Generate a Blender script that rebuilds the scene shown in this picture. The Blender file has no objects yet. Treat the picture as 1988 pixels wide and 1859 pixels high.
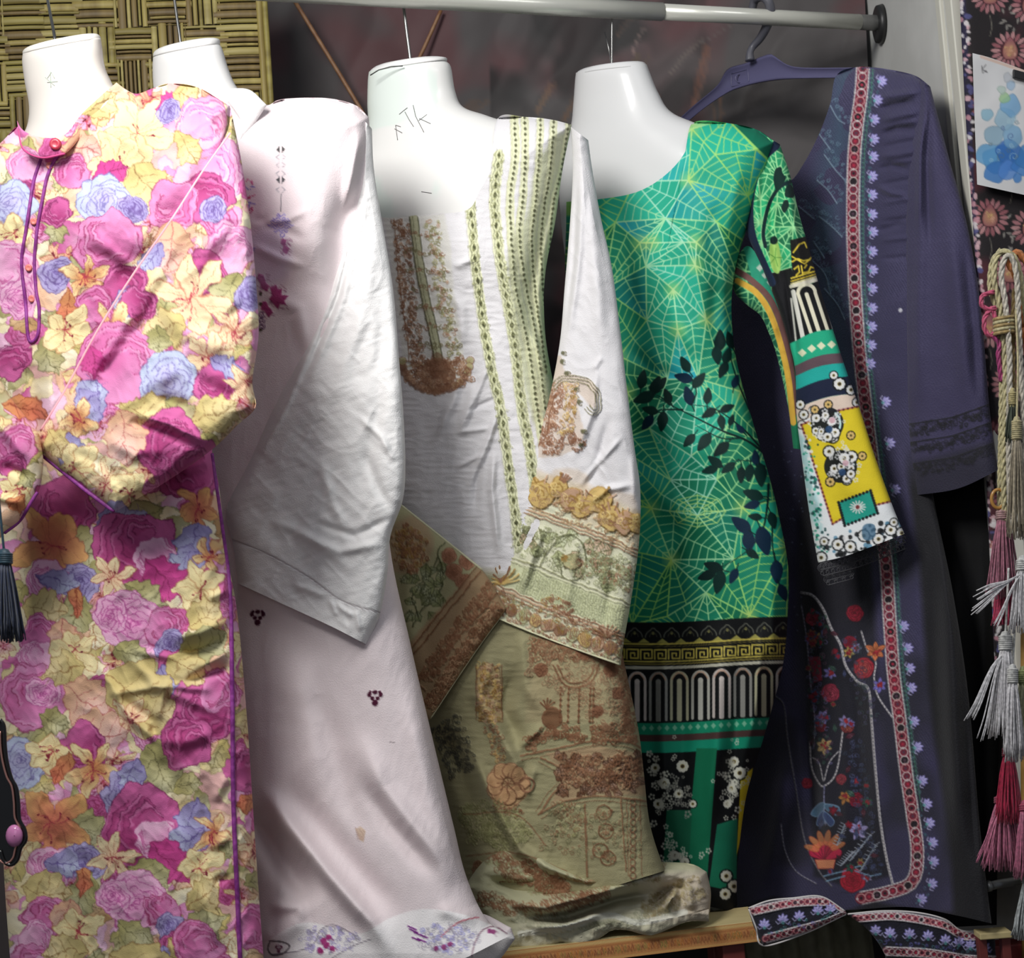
import bpy, math, random
import numpy as np

# ------------------------------------------------------------------ camera, world, lights, exposure
scn = bpy.context.scene
COL = scn.collection
PITCH, ROLL, FPX = math.radians(4.0), math.radians(4.3), 2900.0
CAM = np.array((0.0, 0.0, 1.15))
FW = np.array((0, math.cos(PITCH), math.sin(PITCH)))
U0 = np.array((0, -math.sin(PITCH), math.cos(PITCH)))
R0 = np.array((1.0, 0, 0))
RT = math.cos(ROLL) * R0 - math.sin(ROLL) * U0
UP = math.sin(ROLL) * R0 + math.cos(ROLL) * U0
cam_d = bpy.data.cameras.new('camera')
cam = bpy.data.objects.new('camera', cam_d)
COL.objects.link(cam)
cam_d.sensor_fit = 'HORIZONTAL'
cam_d.sensor_width = 36.0
cam_d.lens = FPX / 1988 * 36
from mathutils import Matrix, Vector
cam.matrix_world = Matrix(((RT[0], UP[0], -FW[0], CAM[0]), (RT[1], UP[1], -FW[1], CAM[1]), (RT[2], UP[2], -FW[2], CAM[2]), (0, 0, 0, 1)))
scn.camera = cam
cam_d.dof.use_dof = True
cam_d.dof.focus_distance = 2.2
cam_d.dof.aperture_fstop = 9.0
scn.view_settings.view_transform = 'Standard'
scn.view_settings.look = 'None'
scn.view_settings.gamma = 1.0
scn.view_settings.exposure = 0.18
scn.view_settings.use_curve_mapping = False
W = bpy.data.worlds.new('world')
scn.world = W
W.use_nodes = True
bg = W.node_tree.nodes['Background']
bg.inputs[0].default_value = (0.80, 0.86, 1.0, 1)
bg.inputs[1].default_value = 0.13

def area(name, loc, target, size, power, col, sy=None, spread=None):
    d = bpy.data.lights.new(name, 'AREA')
    d.shape = 'RECTANGLE'
    d.size = size
    d.size_y = sy or size
    d.energy = power
    d.color = col
    if spread: d.spread = math.radians(spread)
    o = bpy.data.objects.new(name, d)
    COL.objects.link(o)
    o.location = loc
    o.rotation_euler = (Vector(target) - Vector(loc)).to_track_quat('-Z', 'Y').to_euler()
    return o
area('shop_light', (-0.72, 0.92, 2.45), (-0.12, 2.2, 1.55), 0.6, 14.5, (1.0, 0.985, 0.96), 0.6, 125)
area('ceiling_tube_light', (0.75, 0.9, 2.6), (0.3, 2.4, 1.3), 0.9, 5.5, (0.97, 0.98, 1.0), 0.12)
area('front_fill', (-0.6, -1.2, 1.9), (0.0, 2.3, 1.2), 1.6, 4.5, (0.96, 0.98, 1.0), 1.2)  # unseen weak fill, added on the camera side to brighten the garment fronts

# ------------------------------------------------------------------ helpers
def ray(px, py):
    px = np.asarray(px, float); py = np.asarray(py, float)
    return FW + ((px - 994) / FPX)[..., None] * RT - ((py - 929.5) / FPX)[..., None] * UP
def P(px, py, D):
    return CAM + ray(px, py) * np.asarray(D, float)[..., None]
def PZ(px, py, z):
    d = ray(px, py)
    return CAM + d * ((z - CAM[2]) / d[..., 2])[..., None]
def PL(px, py, p0, n):
    d = ray(px, py)
    return CAM + d * ((np.dot(p0 - CAM, n)) / (d @ n))[..., None]
def v3(p): return Vector((float(p[0]), float(p[1]), float(p[2])))

_tab = np.random.default_rng(11).random((64, 64))
def vnoise(X, Y):
    xi = np.floor(X).astype(int); yi = np.floor(Y).astype(int)
    fx = X - xi; fy = Y - yi
    fx = fx * fx * (3 - 2 * fx); fy = fy * fy * (3 - 2 * fy)
    g = lambda a, b: _tab[a % 64, b % 64]
    return (g(xi, yi) * (1 - fx) + g(xi + 1, yi) * fx) * (1 - fy) + (g(xi, yi + 1) * (1 - fx) + g(xi + 1, yi + 1) * fx) * fy
def fbm(X, Y, s, o=3, seed=0.0):
    r = 0; a = 1; t = 0
    for k in range(o):
        r = r + a * vnoise(X / s + 17.3 * k + seed, Y / s + 9.1 * k + seed * 1.7); t += a
        a *= .5; s *= .5
    return r / t
def cr(pts, n=6, closed=False):
    p = np.asarray(pts, float)
    if len(p) < 3: return p
    if closed: q = np.vstack([p[-1], p, p[0], p[1]])
    else: q = np.vstack([2 * p[0] - p[1], p, 2 * p[-1] - p[-2]])
    out = []
    m = len(q) - 3
    for i in range(m):
        a, b, c, d = q[i:i + 4]
        for k in range(n):
            t = k / n
            out.append(.5 * (2 * b + (c - a) * t + (2 * a - 5 * b + 4 * c - d) * t * t + (3 * b - a - 3 * c + d) * t ** 3))
    if not closed: out.append(p[-1])
    return np.array(out)
def resample(p, n):
    p = np.asarray(p, float)
    s = np.r_[0, np.cumsum(np.linalg.norm(np.diff(p, axis=0), axis=1))]
    u = np.linspace(0, s[-1], n)
    return np.stack([np.interp(u, s, p[:, k]) for k in range(p.shape[1])], 1)
def plen(p):
    return np.linalg.norm(np.diff(p, axis=0), axis=1).sum()
def segdist(X, Y, pts, along=False):
    best = np.full(X.shape, 1e9); al = np.zeros(X.shape); acc = 0.0
    for (x0, y0), (x1, y1) in zip(pts[:-1], pts[1:]):
        dx, dy = x1 - x0, y1 - y0
        L2 = dx * dx + dy * dy + 1e-9
        t = np.clip(((X - x0) * dx + (Y - y0) * dy) / L2, 0, 1)
        d = (X - x0 - t * dx) ** 2 + (Y - y0 - t * dy) ** 2
        if along:
            m = d < best
            al = np.where(m, acc + t * math.sqrt(L2), al)
        best = np.minimum(best, d); acc += math.sqrt(L2)
    return (np.sqrt(best), al / max(acc, 1e-6)) if along else np.sqrt(best)
def lin(c):
    c = np.asarray(c, float)
    return np.where(c <= .04045, c / 12.92, ((c + .055) / 1.055) ** 2.4)
def rc(c):
    return tuple(lin(np.array(c) / 255.0)) + (1.0,)

# ------------------------------------------------------------------ a small textile painter: colour and relief of a printed or stitched cloth
class Cv:
    def __init__(s, x0, y0, x1, y1, base):
        s.x0, s.y0 = x0, y0
        s.w, s.h = int(x1 - x0), int(y1 - y0)
        s.C = np.empty((s.h, s.w, 3), np.float32); s.C[:] = np.array(base) / 255.0
        s.H = np.zeros((s.h, s.w), np.float32)
    def win(s, p, pad):
        p = np.asarray(p)
        a = max(0, int(p[:, 0].min() - pad - s.x0)); b = min(s.w, int(p[:, 0].max() + pad - s.x0) + 2)
        c = max(0, int(p[:, 1].min() - pad - s.y0)); d = min(s.h, int(p[:, 1].max() + pad - s.y0) + 2)
        if a >= b or c >= d: return None
        Y, X = np.mgrid[c:d, a:b]
        return (slice(c, d), slice(a, b)), X + s.x0 + .0, Y + s.y0 + .0
    def mix(s, sl, m, col, h):
        if isinstance(col, np.ndarray) and col.ndim == 3: cc = col / 255.0
        else: cc = np.array(col) / 255.0
        s.C[sl] += (cc - s.C[sl]) * m[..., None]
        if h: s.H[sl] = np.maximum(s.H[sl], m * h) if h > 0 else s.H[sl] + m * h
    def poly(s, pts, col, a=1.0, edge=None, ew=1.6, soft=.7, h=0, grad=None):
        pts = np.asarray(pts, float)
        w = s.win(pts, 2)
        if w is None: return
        sl, X, Y = w
        q = np.vstack([pts, pts[:1]])
        d = np.full(X.shape, 1e9); ins = np.zeros(X.shape, bool)
        for (x0, y0), (x1, y1) in zip(q[:-1], q[1:]):
            dx, dy = x1 - x0, y1 - y0
            t = np.clip(((X - x0) * dx + (Y - y0) * dy) / (dx * dx + dy * dy + 1e-9), 0, 1)
            d = np.minimum(d, (X - x0 - t * dx) ** 2 + (Y - y0 - t * dy) ** 2)
            if y0 != y1:
                ins ^= ((y0 > Y) != (y1 > Y)) & (X < x0 + (Y - y0) * dx / dy)
        sd = np.where(ins, 1, -1) * np.sqrt(d)
        m = np.clip(.5 + sd / (2 * soft), 0, 1) * a
        if grad is not None:
            c2, gx, gy, gr = grad
            t = np.clip(np.hypot(X - gx, Y - gy) / gr, 0, 1)[..., None]
            col = np.array(c2) * (1 - t) + np.array(col) * t
        s.mix(sl, m, col, h)
        if edge is not None:
            s.mix(sl, np.clip(1 - np.abs(sd) / ew, 0, 1) * a * .8, edge, 0)
    def line(s, pts, wd, col, a=1.0, h=0, taper=False):
        pts = np.asarray(pts, float)
        w = s.win(pts, wd + 2)
        if w is None: return
        sl, X, Y = w
        if taper:
            d, al = segdist(X, Y, pts, True); r = wd / 2 * (1 - al * .8)
        else:
            d = segdist(X, Y, pts); r = wd / 2
        s.mix(sl, np.clip(r - d + .5, 0, 1) * a, col, h)
    def disc(s, x, y, r, col, a=1.0, h=0, ry=None, soft=.6):
        ry = ry or r
        w = s.win([(x - r, y - ry), (x + r, y + ry)], 2)
        if w is None: return
        sl, X, Y = w
        d = (1 - np.hypot((X - x) / r, (Y - y) / ry)) * min(r, ry)
        s.mix(sl, np.clip(.5 + d / (2 * soft), 0, 1) * a, col, h)
    def ring(s, x, y, r, wd, col, a=1.0, h=0, ry=None):
        ry = ry or r
        w = s.win([(x - r, y - ry), (x + r, y + ry)], wd + 2)
        if w is None: return
        sl, X, Y = w
        d = np.abs(1 - np.hypot((X - x) / r, (Y - y) / ry)) * min(r, ry)
        s.mix(sl, np.clip(wd / 2 - d + .5, 0, 1) * a, col, h)
    def sample(s, px, py):
        x = np.clip(px - s.x0, 0, s.w - 1.001); y = np.clip(py - s.y0, 0, s.h - 1.001)
        xi = x.astype(int); yi = y.astype(int); fx = (x - xi)[..., None]; fy = (y - yi)[..., None]
        C = (s.C[yi, xi] * (1 - fx) + s.C[yi, xi + 1] * fx) * (1 - fy) + (s.C[yi + 1, xi] * (1 - fx) + s.C[yi + 1, xi + 1] * fx) * fy
        return C, s.H[yi, xi]

def warp(cv, amp, sc, seed=0.0):
    Y, X = np.mgrid[0:cv.h, 0:cv.w].astype(np.float32)
    dx = (fbm(X, Y, sc, 2, seed) - .5) * 2 * amp; dy = (fbm(X, Y, sc, 2, seed + 5) - .5) * 2 * amp
    xi = np.clip(X + dx, 0, cv.w - 1).astype(int); yi = np.clip(Y + dy, 0, cv.h - 1).astype(int)
    cv.C = cv.C[yi, xi]; cv.H = cv.H[yi, xi]
def tf(pts, cx, cy, sc=1.0, rot=0.0):
    p = np.asarray(pts, float) * sc
    c, n = math.cos(rot), math.sin(rot)
    return np.stack([cx + p[:, 0] * c - p[:, 1] * n, cy + p[:, 0] * n + p[:, 1] * c], 1)
def blob(cx, cy, r, n=9, wob=.22, R=random, sq=1.0, rot=0.0):
    return tf(cr([(math.cos(a) * (1 + R.uniform(-wob, wob)), sq * math.sin(a) * (1 + R.uniform(-wob, wob))) for a in [6.283 * k / n for k in range(n)]], 3, True), cx, cy, r, rot)
def along(pts, step):
    p = cr(pts, 8)
    n = max(2, int(plen(p) / step))
    q = resample(p, n)
    t = np.gradient(q, axis=0)
    return q, np.arctan2(t[:, 1], t[:, 0])
def offset(pts, d, n=40):
    q = resample(cr(pts, 8), n); t = np.gradient(q, axis=0)
    t /= np.linalg.norm(t, axis=1)[:, None] + 1e-9
    return q + d * np.stack([-t[:, 1], t[:, 0]], 1)
def curl(cx, cy, r, rot, turns=1.1, flip=1, n=12):
    a = np.linspace(0, turns * 6.283, n)
    rr = r * (1 - .75 * a / a[-1])
    return np.stack([cx + rr * np.cos(rot + flip * a), cy + rr * np.sin(rot + flip * a)], 1)

# ------------------------------------------------------------------ materials
MATS = {}
def nd(nt, t, **k):
    n = nt.nodes.new(t)
    for a, b in k.items(): setattr(n, a, b)
    return n
def mat(name, col=None, rough=.8, metal=0.0, sheen=0.0, bump=0.0, bscale=900, coat=0.0, attr=False, spec=.5, var=0.0, vscale=20, col2=None, trans=0.0, stretch=(1, 1, 1), sss=0.0):
    if name in MATS: return MATS[name]
    m = bpy.data.materials.new(name); m.use_nodes = True
    nt = m.node_tree; b = nt.nodes['Principled BSDF']
    b.inputs['Roughness'].default_value = rough
    b.inputs['Metallic'].default_value = metal
    b.inputs['Sheen Weight'].default_value = sheen
    b.inputs['Coat Weight'].default_value = coat
    b.inputs['Specular IOR Level'].default_value = spec
    tc = nd(nt, 'ShaderNodeTexCoord')
    mp = nd(nt, 'ShaderNodeMapping'); mp.inputs['Scale'].default_value = stretch
    nt.links.new(tc.outputs['Object'], mp.inputs[0])
    src = None
    if attr:
        a = nd(nt, 'ShaderNodeAttribute', attribute_name='Col'); src = a.outputs['Color']
    if var or col2 is not None:
        n = nd(nt, 'ShaderNodeTexNoise'); n.inputs['Scale'].default_value = vscale; n.inputs['Detail'].default_value = 5
        nt.links.new(mp.outputs[0], n.inputs['Vector'])
        if attr:
            mx = nd(nt, 'ShaderNodeMix', data_type='RGBA', blend_type='MULTIPLY'); mx.inputs[0].default_value = var
            nt.links.new(src, mx.inputs[6]); nt.links.new(n.outputs['Fac'], mx.inputs[7]); src = mx.outputs[2]
        else:
            r = nd(nt, 'ShaderNodeValToRGB')
            r.color_ramp.elements[0].position = .35; r.color_ramp.elements[1].position = .65
            r.color_ramp.elements[0].color = rc(col); r.color_ramp.elements[1].color = rc(col2 or [min(255, c * (1 + var)) for c in col])
            nt.links.new(n.outputs['Fac'], r.inputs[0]); src = r.outputs[0]
    if src is not None: nt.links.new(src, b.inputs['Base Color'])
    else: b.inputs['Base Color'].default_value = rc(col)
    if bump:
        n = nd(nt, 'ShaderNodeTexNoise'); n.inputs['Scale'].default_value = bscale; n.inputs['Detail'].default_value = 2
        nt.links.new(mp.outputs[0], n.inputs['Vector'])
        bp = nd(nt, 'ShaderNodeBump'); bp.inputs['Strength'].default_value = bump; bp.inputs['Distance'].default_value = .002
        nt.links.new(n.outputs['Fac'], bp.inputs['Height']); nt.links.new(bp.outputs[0], b.inputs['Normal'])
    MATS[name] = m
    return m
COTTON = mat('printed_cotton', attr=True, rough=.8, sheen=.05, bump=.25, bscale=700, spec=.25)
LINEN = mat('white_linen', attr=True, rough=.85, sheen=.05, bump=.35, bscale=600, spec=.2)
SILKY = mat('printed_silk', attr=True, rough=.6, sheen=.0, bump=.15, bscale=800, spec=.18)
NAVYM = mat('embroidered_navy_cloth', attr=True, rough=.75, sheen=.15, bump=.5, bscale=450, spec=.3)
PLASTIC = mat('glossy_white_plastic', attr=True, rough=.33, spec=.28, coat=.12)
STEEL = mat('galvanised_wire', (150, 150, 148), rough=.35, metal=1.0)

# ------------------------------------------------------------------ object makers
from mathutils.bvhtree import BVHTree
def mark(name, parent, target, strokes, r, m, off=.0002):
    "thin pen or scratch strokes laid on a finished surface"
    org = Vector(target.parent.location) if target.parent else Vector(target.location)
    bv = BVHTree.FromPolygons([v.co + org for v in target.data.vertices], [tuple(p.vertices) for p in target.data.polygons])
    mg = []
    for st in strokes:
        q = resample(np.array(st, float), max(4, int(plen(np.array(st, float)) / 3)))
        pts = []
        for x, y in q:
            d = ray(x, y); h = bv.ray_cast(v3(CAM), v3(d))
            if h[0] is not None: pts.append(np.array(h[0]) - d / np.linalg.norm(d) * off)
        if len(pts) > 1: tube('x', pts, r, None, n=5, merge=mg)
    return merged(name, mg, m, parent)

def prop(o, label=None, cat=None, group=None, kind=None):
    if label: o['label'] = label
    if cat: o['category'] = cat
    if group: o['group'] = group
    if kind: o['kind'] = kind
    return o
def thing(name, loc, label, cat, group=None):
    o = bpy.data.objects.new(name, None); COL.objects.link(o)
    o.location = v3(loc); o.empty_display_size = .05
    return prop(o, label, cat, group)
def mesh(name, V, F, m, parent=None, cols=None, smooth=True):
    me = bpy.data.meshes.new(name)
    V = np.asarray(V, np.float64)
    off = np.zeros(3)
    if parent is not None:
        q = parent
        while q is not None:
            off += np.array(q.location); q = q.parent
        V = V - off
        o_loc = (0, 0, 0)
    else:
        c = V.mean(0); c[2] = V[:, 2].min()
        V = V - c; o_loc = v3(c)
    if isinstance(F, np.ndarray):
        k = F.shape[1]
        me.vertices.add(len(V)); me.vertices.foreach_set('co', V.ravel())
        me.loops.add(F.size); me.loops.foreach_set('vertex_index', F.ravel().astype(np.int32))
        me.polygons.add(len(F)); me.polygons.foreach_set('loop_start', np.arange(0, F.size, k, dtype=np.int32))
        me.update(calc_edges=True)
    else:
        me.from_pydata([tuple(v) for v in V], [], [tuple(f) for f in F])
    if smooth: me.polygons.foreach_set('use_smooth', np.ones(len(me.polygons), bool))
    if cols is not None:
        a = me.attributes.new('Col', 'FLOAT_COLOR', 'POINT')
        cc = np.ones((len(V), 4), np.float32); cc[:, :3] = lin(cols)
        a.data.foreach_set('color', cc.ravel())
    me.materials.append(m)
    me.validate(); me.update()
    o = bpy.data.objects.new(name, me); COL.objects.link(o)
    if parent is not None: o.parent = parent
    o.location = o_loc
    return o
def grid_faces(ny, nx, off=0, wrap=False, flip=False):
    i = np.arange(ny - 1)[:, None]; j = np.arange(nx if wrap else nx - 1)[None, :]
    j2 = (j + 1) % nx
    a = i * nx + j; b = i * nx + j2; c = (i + 1) * nx + j2; d = (i + 1) * nx + j
    f = np.stack([a, d, c, b] if not flip else [a, b, c, d], -1).reshape(-1, 4)
    return f + off

PIECES = {}
def piece(name, parent, m, T, B, L=(), R=(), D0=2.3, cx=None, kx=0.0, ky=0.0, cy=900, A=.05, w=90, Ab=.03, edges='TLR', folds=(), bumps=(), wr=(.0012, 60), wr2=None, cv=None, col=(220, 220, 220), step=2.0, hs=.0009, back=True, sharp=False, taper_top=0, store=None, dmod=None):
    """a cloth shell with real depth: a front sheet that swells towards the viewer and a coarser back sheet"""
    sm = (lambda p: np.asarray(p, float)) if sharp else (lambda p: cr(p, 8))
    T = list(T); B = list(B)
    Lc = sm([T[0]] + list(L) + [B[0]]); Rc = sm([T[-1]] + list(R) + [B[-1]])
    Tc = sm(T); Bc = sm(B)
    nx = max(6, int(max(plen(Tc), plen(Bc)) / step)); ny = max(6, int(max(plen(Lc), plen(Rc)) / step))
    if cx is None: cx = (T[0][0] + T[-1][0]) / 2
    el = []
    if 'T' in edges: el.append(resample(Tc, 24))
    if 'L' in edges: el.append(resample(Lc, 36))
    if 'R' in edges: el.append(resample(Rc, 36))
    if 'B' in edges: el.append(resample(Bc, 24))
    for e in edges:
        if not isinstance(e, str): el.append(np.asarray(e, float))
    def coons(nx, ny):
        t_ = resample(Tc, nx); b_ = resample(Bc, nx); l_ = resample(Lc, ny); r_ = resample(Rc, ny)
        s = np.linspace(0, 1, nx)[None, :, None]; t = np.linspace(0, 1, ny)[:, None, None]
        return ((1 - t) * t_[None] + t * b_[None] + (1 - s) * l_[:, None] + s * r_[:, None]
                - ((1 - s) * (1 - t) * t_[0] + s * (1 - t) * t_[-1] + (1 - s) * t * b_[0] + s * t * b_[-1]))
    def base(X, Y): 
        d = D0 - kx * (X - cx) - ky * (Y - cy)
        return d if dmod is None else d + dmod(X, Y)
    def dist(X, Y):
        d = np.full(X.shape, 1e9)
        for e in el: d = np.minimum(d, segdist(X, Y, e))
        return d
    fl = [(np.asarray(f[0], float), f[1], f[2], (f[3] if len(f) > 3 else 0)) for f in folds]
    def front(X, Y, H=None):
        d = dist(X, Y) if el else np.full(X.shape, 1e3)
        u = np.clip(d / w, 0, 1)
        D = base(X, Y) - A * np.sqrt(np.clip(1 - (1 - u) ** 2, 0, 1))
        em = np.clip(d / 14, 0, 1)
        z = np.zeros(X.shape)
        for p, fw, amp, asym in fl:
            x0, y0 = p.min(0) - 4 * fw; x1, y1 = p.max(0) + 4 * fw
            mk = (X > x0) & (X < x1) & (Y > y0) & (Y < y1)
            if not mk.any(): continue
            dd, al = segdist(X[mk], Y[mk], p, True)
            z[mk] += 1.35 * amp * np.exp(-(dd / fw) ** 2) * (lambda q: q * q * (3 - 2 * q))(np.clip(np.minimum(al, 1 - al) * 3.2, 0, 1))
        for bx, by, rx, ry, amp in bumps:
            z += amp * np.exp(-((X - bx) / rx) ** 2 - ((Y - by) / ry) ** 2)
        a, sc = wr
        z += a * (fbm(X, Y, sc, 3, D0) - .5) * 2
        if wr2:
            for a2, sx, sy, rot in wr2:
                c, n = math.cos(rot), math.sin(rot)
                q = fbm((X * c + Y * n) / sx, (-X * n + Y * c) / sy, 1.0, 2, D0 * 3)
                z += a2 * (1 - np.abs(q * 2 - 1) * 2)
        D = D - z * em
        if H is not None: D = D - H * hs
        return D
    G = coons(nx, ny); X, Y = G[..., 0], G[..., 1]
    if cv is not None: C, H = cv.sample(X, Y)
    else:
        C = np.empty(X.shape + (3,)); C[:] = np.array(col) / 255.0; H = None
    V = P(X, Y, front(X, Y, H)).reshape(-1, 3); Cc = C.reshape(-1, 3)
    F = grid_faces(ny, nx)
    if back:
        nb, mb = max(6, nx // 6), max(6, ny // 6)
        Gb = coons(nb, mb); Xb, Yb = Gb[..., 0], Gb[..., 1]
        u = np.clip(dist(Xb, Yb) / w, 0, 1) if el else np.ones(Xb.shape)
        Db = base(Xb, Yb) + Ab * np.sqrt(np.clip(1 - (1 - u) ** 2, 0, 1)) + .0015
        Vb = P(Xb, Yb, Db).reshape(-1, 3)
        if cv is not None: Cb, _ = cv.sample(Xb, Yb)
        else:
            Cb = np.empty(Xb.shape + (3,)); Cb[:] = np.array(col) / 255.0
        F = np.vstack([F, grid_faces(mb, nb, len(V), flip=True)])
        V = np.vstack([V, Vb]); Cc = np.vstack([Cc, Cb.reshape(-1, 3)])
    o = mesh(name, V, F, m, parent, Cc)
    if store: PIECES[store] = front
    return o, front

def tube(name, pts, r, m, parent=None, n=6, taper=None, cols=None, merge=None):
    p = np.asarray(pts, float); k = len(p)
    t = np.gradient(p, axis=0); t /= np.linalg.norm(t, axis=1)[:, None] + 1e-12
    ref = np.array((0, 0, 1.0)) if abs(t[0][2]) < .8 else np.array((1.0, 0, 0))
    u = np.cross(t[0], ref); u /= np.linalg.norm(u)
    V = []
    rr = np.full(k, r) if np.isscalar(r) else np.asarray(r)
    for i in range(k):
        u = u - t[i] * np.dot(u, t[i]); u /= np.linalg.norm(u) + 1e-12
        w_ = np.cross(t[i], u)
        a = np.linspace(0, 6.2832, n, endpoint=False)
        V.append(p[i] + rr[i] * (np.cos(a)[:, None] * u + np.sin(a)[:, None] * w_))
    V = np.vstack(V)
    F = grid_faces(k, n, wrap=True)
    c0 = len(V)
    V = np.vstack([V, p[0], p[-1]])
    j = np.arange(n); j2 = (j + 1) % n
    F = np.vstack([F, np.stack([j, j2, np.full(n, c0), np.full(n, c0)], 1), np.stack([(k - 1) * n + j2, (k - 1) * n + j, np.full(n, c0 + 1), np.full(n, c0 + 1)], 1)])
    if merge is not None:
        merge.append((V, F)); return
    F = [tuple(dict.fromkeys(f)) for f in F.tolist()]
    return mesh(name, V, F, m, parent, cols)
def merged(name, parts, m, parent=None, cols=None):
    off = 0; Vs = []; Fs = []
    for V, F in parts:
        Vs.append(V); Fs.append(F + off); off += len(V)
    F = np.vstack(Fs)
    F = [tuple(dict.fromkeys(f)) for f in F.tolist()]
    return mesh(name, np.vstack(Vs), F, m, parent, cols)
def box(name, o, ax, ay, az, m, parent=None, smooth=False, bev=0.0):
    """box from a corner and three edge vectors"""
    o, ax, ay, az = map(lambda q: np.asarray(q, float), (o, ax, ay, az))
    V = [o, o + ax, o + ax + ay, o + ay, o + az, o + ax + az, o + ax + ay + az, o + ay + az]
    F = [(0, 3, 2, 1), (4, 5, 6, 7), (0, 1, 5, 4), (1, 2, 6, 5), (2, 3, 7, 6), (3, 0, 4, 7)]
    ob = mesh(name, V, F, m, parent, None, smooth)
    if bev:
        b = ob.modifiers.new('bevel', 'BEVEL'); b.width = bev; b.segments = 2
    return ob
def ringloft(name, rows, m, parent, D0, cx, kx=0.0, n=48, cv=None, cap=True, col=(225, 224, 222), sub=5):
    """smooth closed body through slanted elliptical rings: (xl, yl, xr, yr, half depth, bow)"""
    q = np.array(rows, float)
    q = cr(q, sub)
    V = []; XY = []
    a = np.linspace(0, 6.2832, n, endpoint=False)
    ca = np.sign(np.cos(a)) * np.abs(np.cos(a)) ** .9; sa = np.sin(a)
    for xl, yl, xr, yr, hd, bow in q:
        mx, my = (xl + xr) / 2, (yl + yr) / 2
        X = mx + (xr - xl) / 2 * ca; Y = my + (yr - yl) / 2 * ca - bow * sa
        D = D0 - kx * (X - cx) - hd * sa
        V.append(P(X, Y, D)); XY.append(np.stack([X, Y], 1))
    V = np.vstack(V); XY = np.vstack(XY)
    k = len(q)
    F = grid_faces(k, n, wrap=True).tolist()
    F = [tuple(f) for f in F]
    F.append(tuple(range(n))); F.append(tuple(range((k - 1) * n, k * n))[::-1])
    if cv is not None: C, _ = cv.sample(XY[:, 0], XY[:, 1])
    else:
        C = np.empty((len(V), 3)); C[:] = np.array(col) / 255.0
    return mesh(name, V, F, m, parent, C)

# ------------------------------------------------------------------ the stall itself
WALLX = 0.71
PAINT = mat('painted_plaster', (196, 196, 192), rough=.7, col2=(212, 212, 208), vscale=6, bump=.1, bscale=60)
DARKW = mat('dark_plaster', (58, 54, 54), rough=.9, col2=(74, 66, 66), vscale=4)
CONC = mat('concrete_floor', (92, 88, 82), rough=.9, col2=(112, 106, 98), vscale=8)
fy = float(P(1862, 300, 2.2)[1])
prop(box('floor', (-2.6, -0.6, -0.05), (4.6, 0, 0), (0, 4.2, 0), (0, 0, .05), CONC), kind='structure')
prop(box('wall_back', (-2.6, 3.22, 0), (4.6, 0, 0), (0, .1, 0), (0, 0, 2.9), DARKW), kind='structure')
prop(box('wall_right', (WALLX, fy, 0), (.16, 0, 0), (0, 3.22 - fy, 0), (0, 0, 2.9), PAINT), kind='structure')
TRIMM = mat('cream_paint', (214, 212, 200), rough=.5)
prop(box('trim_1', (WALLX - .012, fy - .012, 0), (.03, 0, 0), (0, .03, 0), (0, 0, 2.9), TRIMM, bev=.002), kind='structure')
prop(box('trim_2', (WALLX - .006, fy + .06, 0), (.012, 0, 0), (0, .022, 0), (0, 0, 2.9), TRIMM, bev=.002), kind='structure')

# dark plastic sheet hung behind the rail
cv = Cv(430, -80, 1780, 760, (76, 72, 72))
Y, X = np.mgrid[0:cv.h, 0:cv.w]; X = X + cv.x0; Y = Y + cv.y0
n1 = fbm(X, Y, 190, 3, 2.0); n2 = fbm(X, Y, 120, 3, 8.0)
cv.C += (np.array((92, 62, 64)) / 255 - cv.C) * np.clip((n1 - .50) * 6, 0, .9)[..., None]
cv.C += (np.array((40, 38, 38)) / 255 - cv.C) * (np.clip((n2 - .52) * 7, 0, .8) * (X > 950))[..., None]
R = random.Random(5)
for (x, y, l, a, c, w_) in [(1355, 150, 120, 1.75, (150, 92, 66), 16), (1215, 50, 50, 2.2, (120, 90, 74), 8), (1060, 190, 60, 2.1, (130, 98, 72), 14), (1230, 160, 110, 1.9, (98, 88, 60), 16), (1395, 220, 60, 1.5, (160, 100, 60), 12), (1240, 80, 60, 2.0, (180, 150, 140), 5), (1330, 110, 90, 2.3, (120, 110, 100), 6), (1110, 215, 50, 2.2, (120, 80, 50), 14), (1460, 210, 70, 1.9, (96, 92, 88), 6), (1270, 210, 50, 1.6, (140, 84, 60), 12), (905, 215, 60, 2.5, (110, 76, 50), 18), (1560, 160, 80, 2.0, (84, 80, 80), 10), (1400, 60, 90, 2.6, (100, 96, 92), 4)]:
    for k in range(3):
        o = R.uniform(-w_, w_)
        R.uniform(0,1); cv.line([(x + o - math.cos(a) * l / 2, y - math.sin(a) * l / 2), (x + o * .6 + R.uniform(-6, 6), y), (x + o * .3 + math.cos(a) * l / 2, y + math.sin(a) * l / 2)], R.uniform(.3, .8) * w_, c, .22)
SHEET = mat('dark_plastic_sheet', attr=True, rough=.6, spec=.3)
o, _ = piece('plastic_sheet', None, SHEET, [(440, -70), (1676, -70)], [(440, 740), (1712, 740)], D0=3.02, kx=.00035, cx=800, A=0, w=1, edges='', wr=(.016, 200), wr2=[(.005, 70, 190, .5)], cv=cv, step=6, back=True)
prop(o, 'dark maroon and grey plastic sheet hung behind the metal rail', 'sheet')

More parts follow.
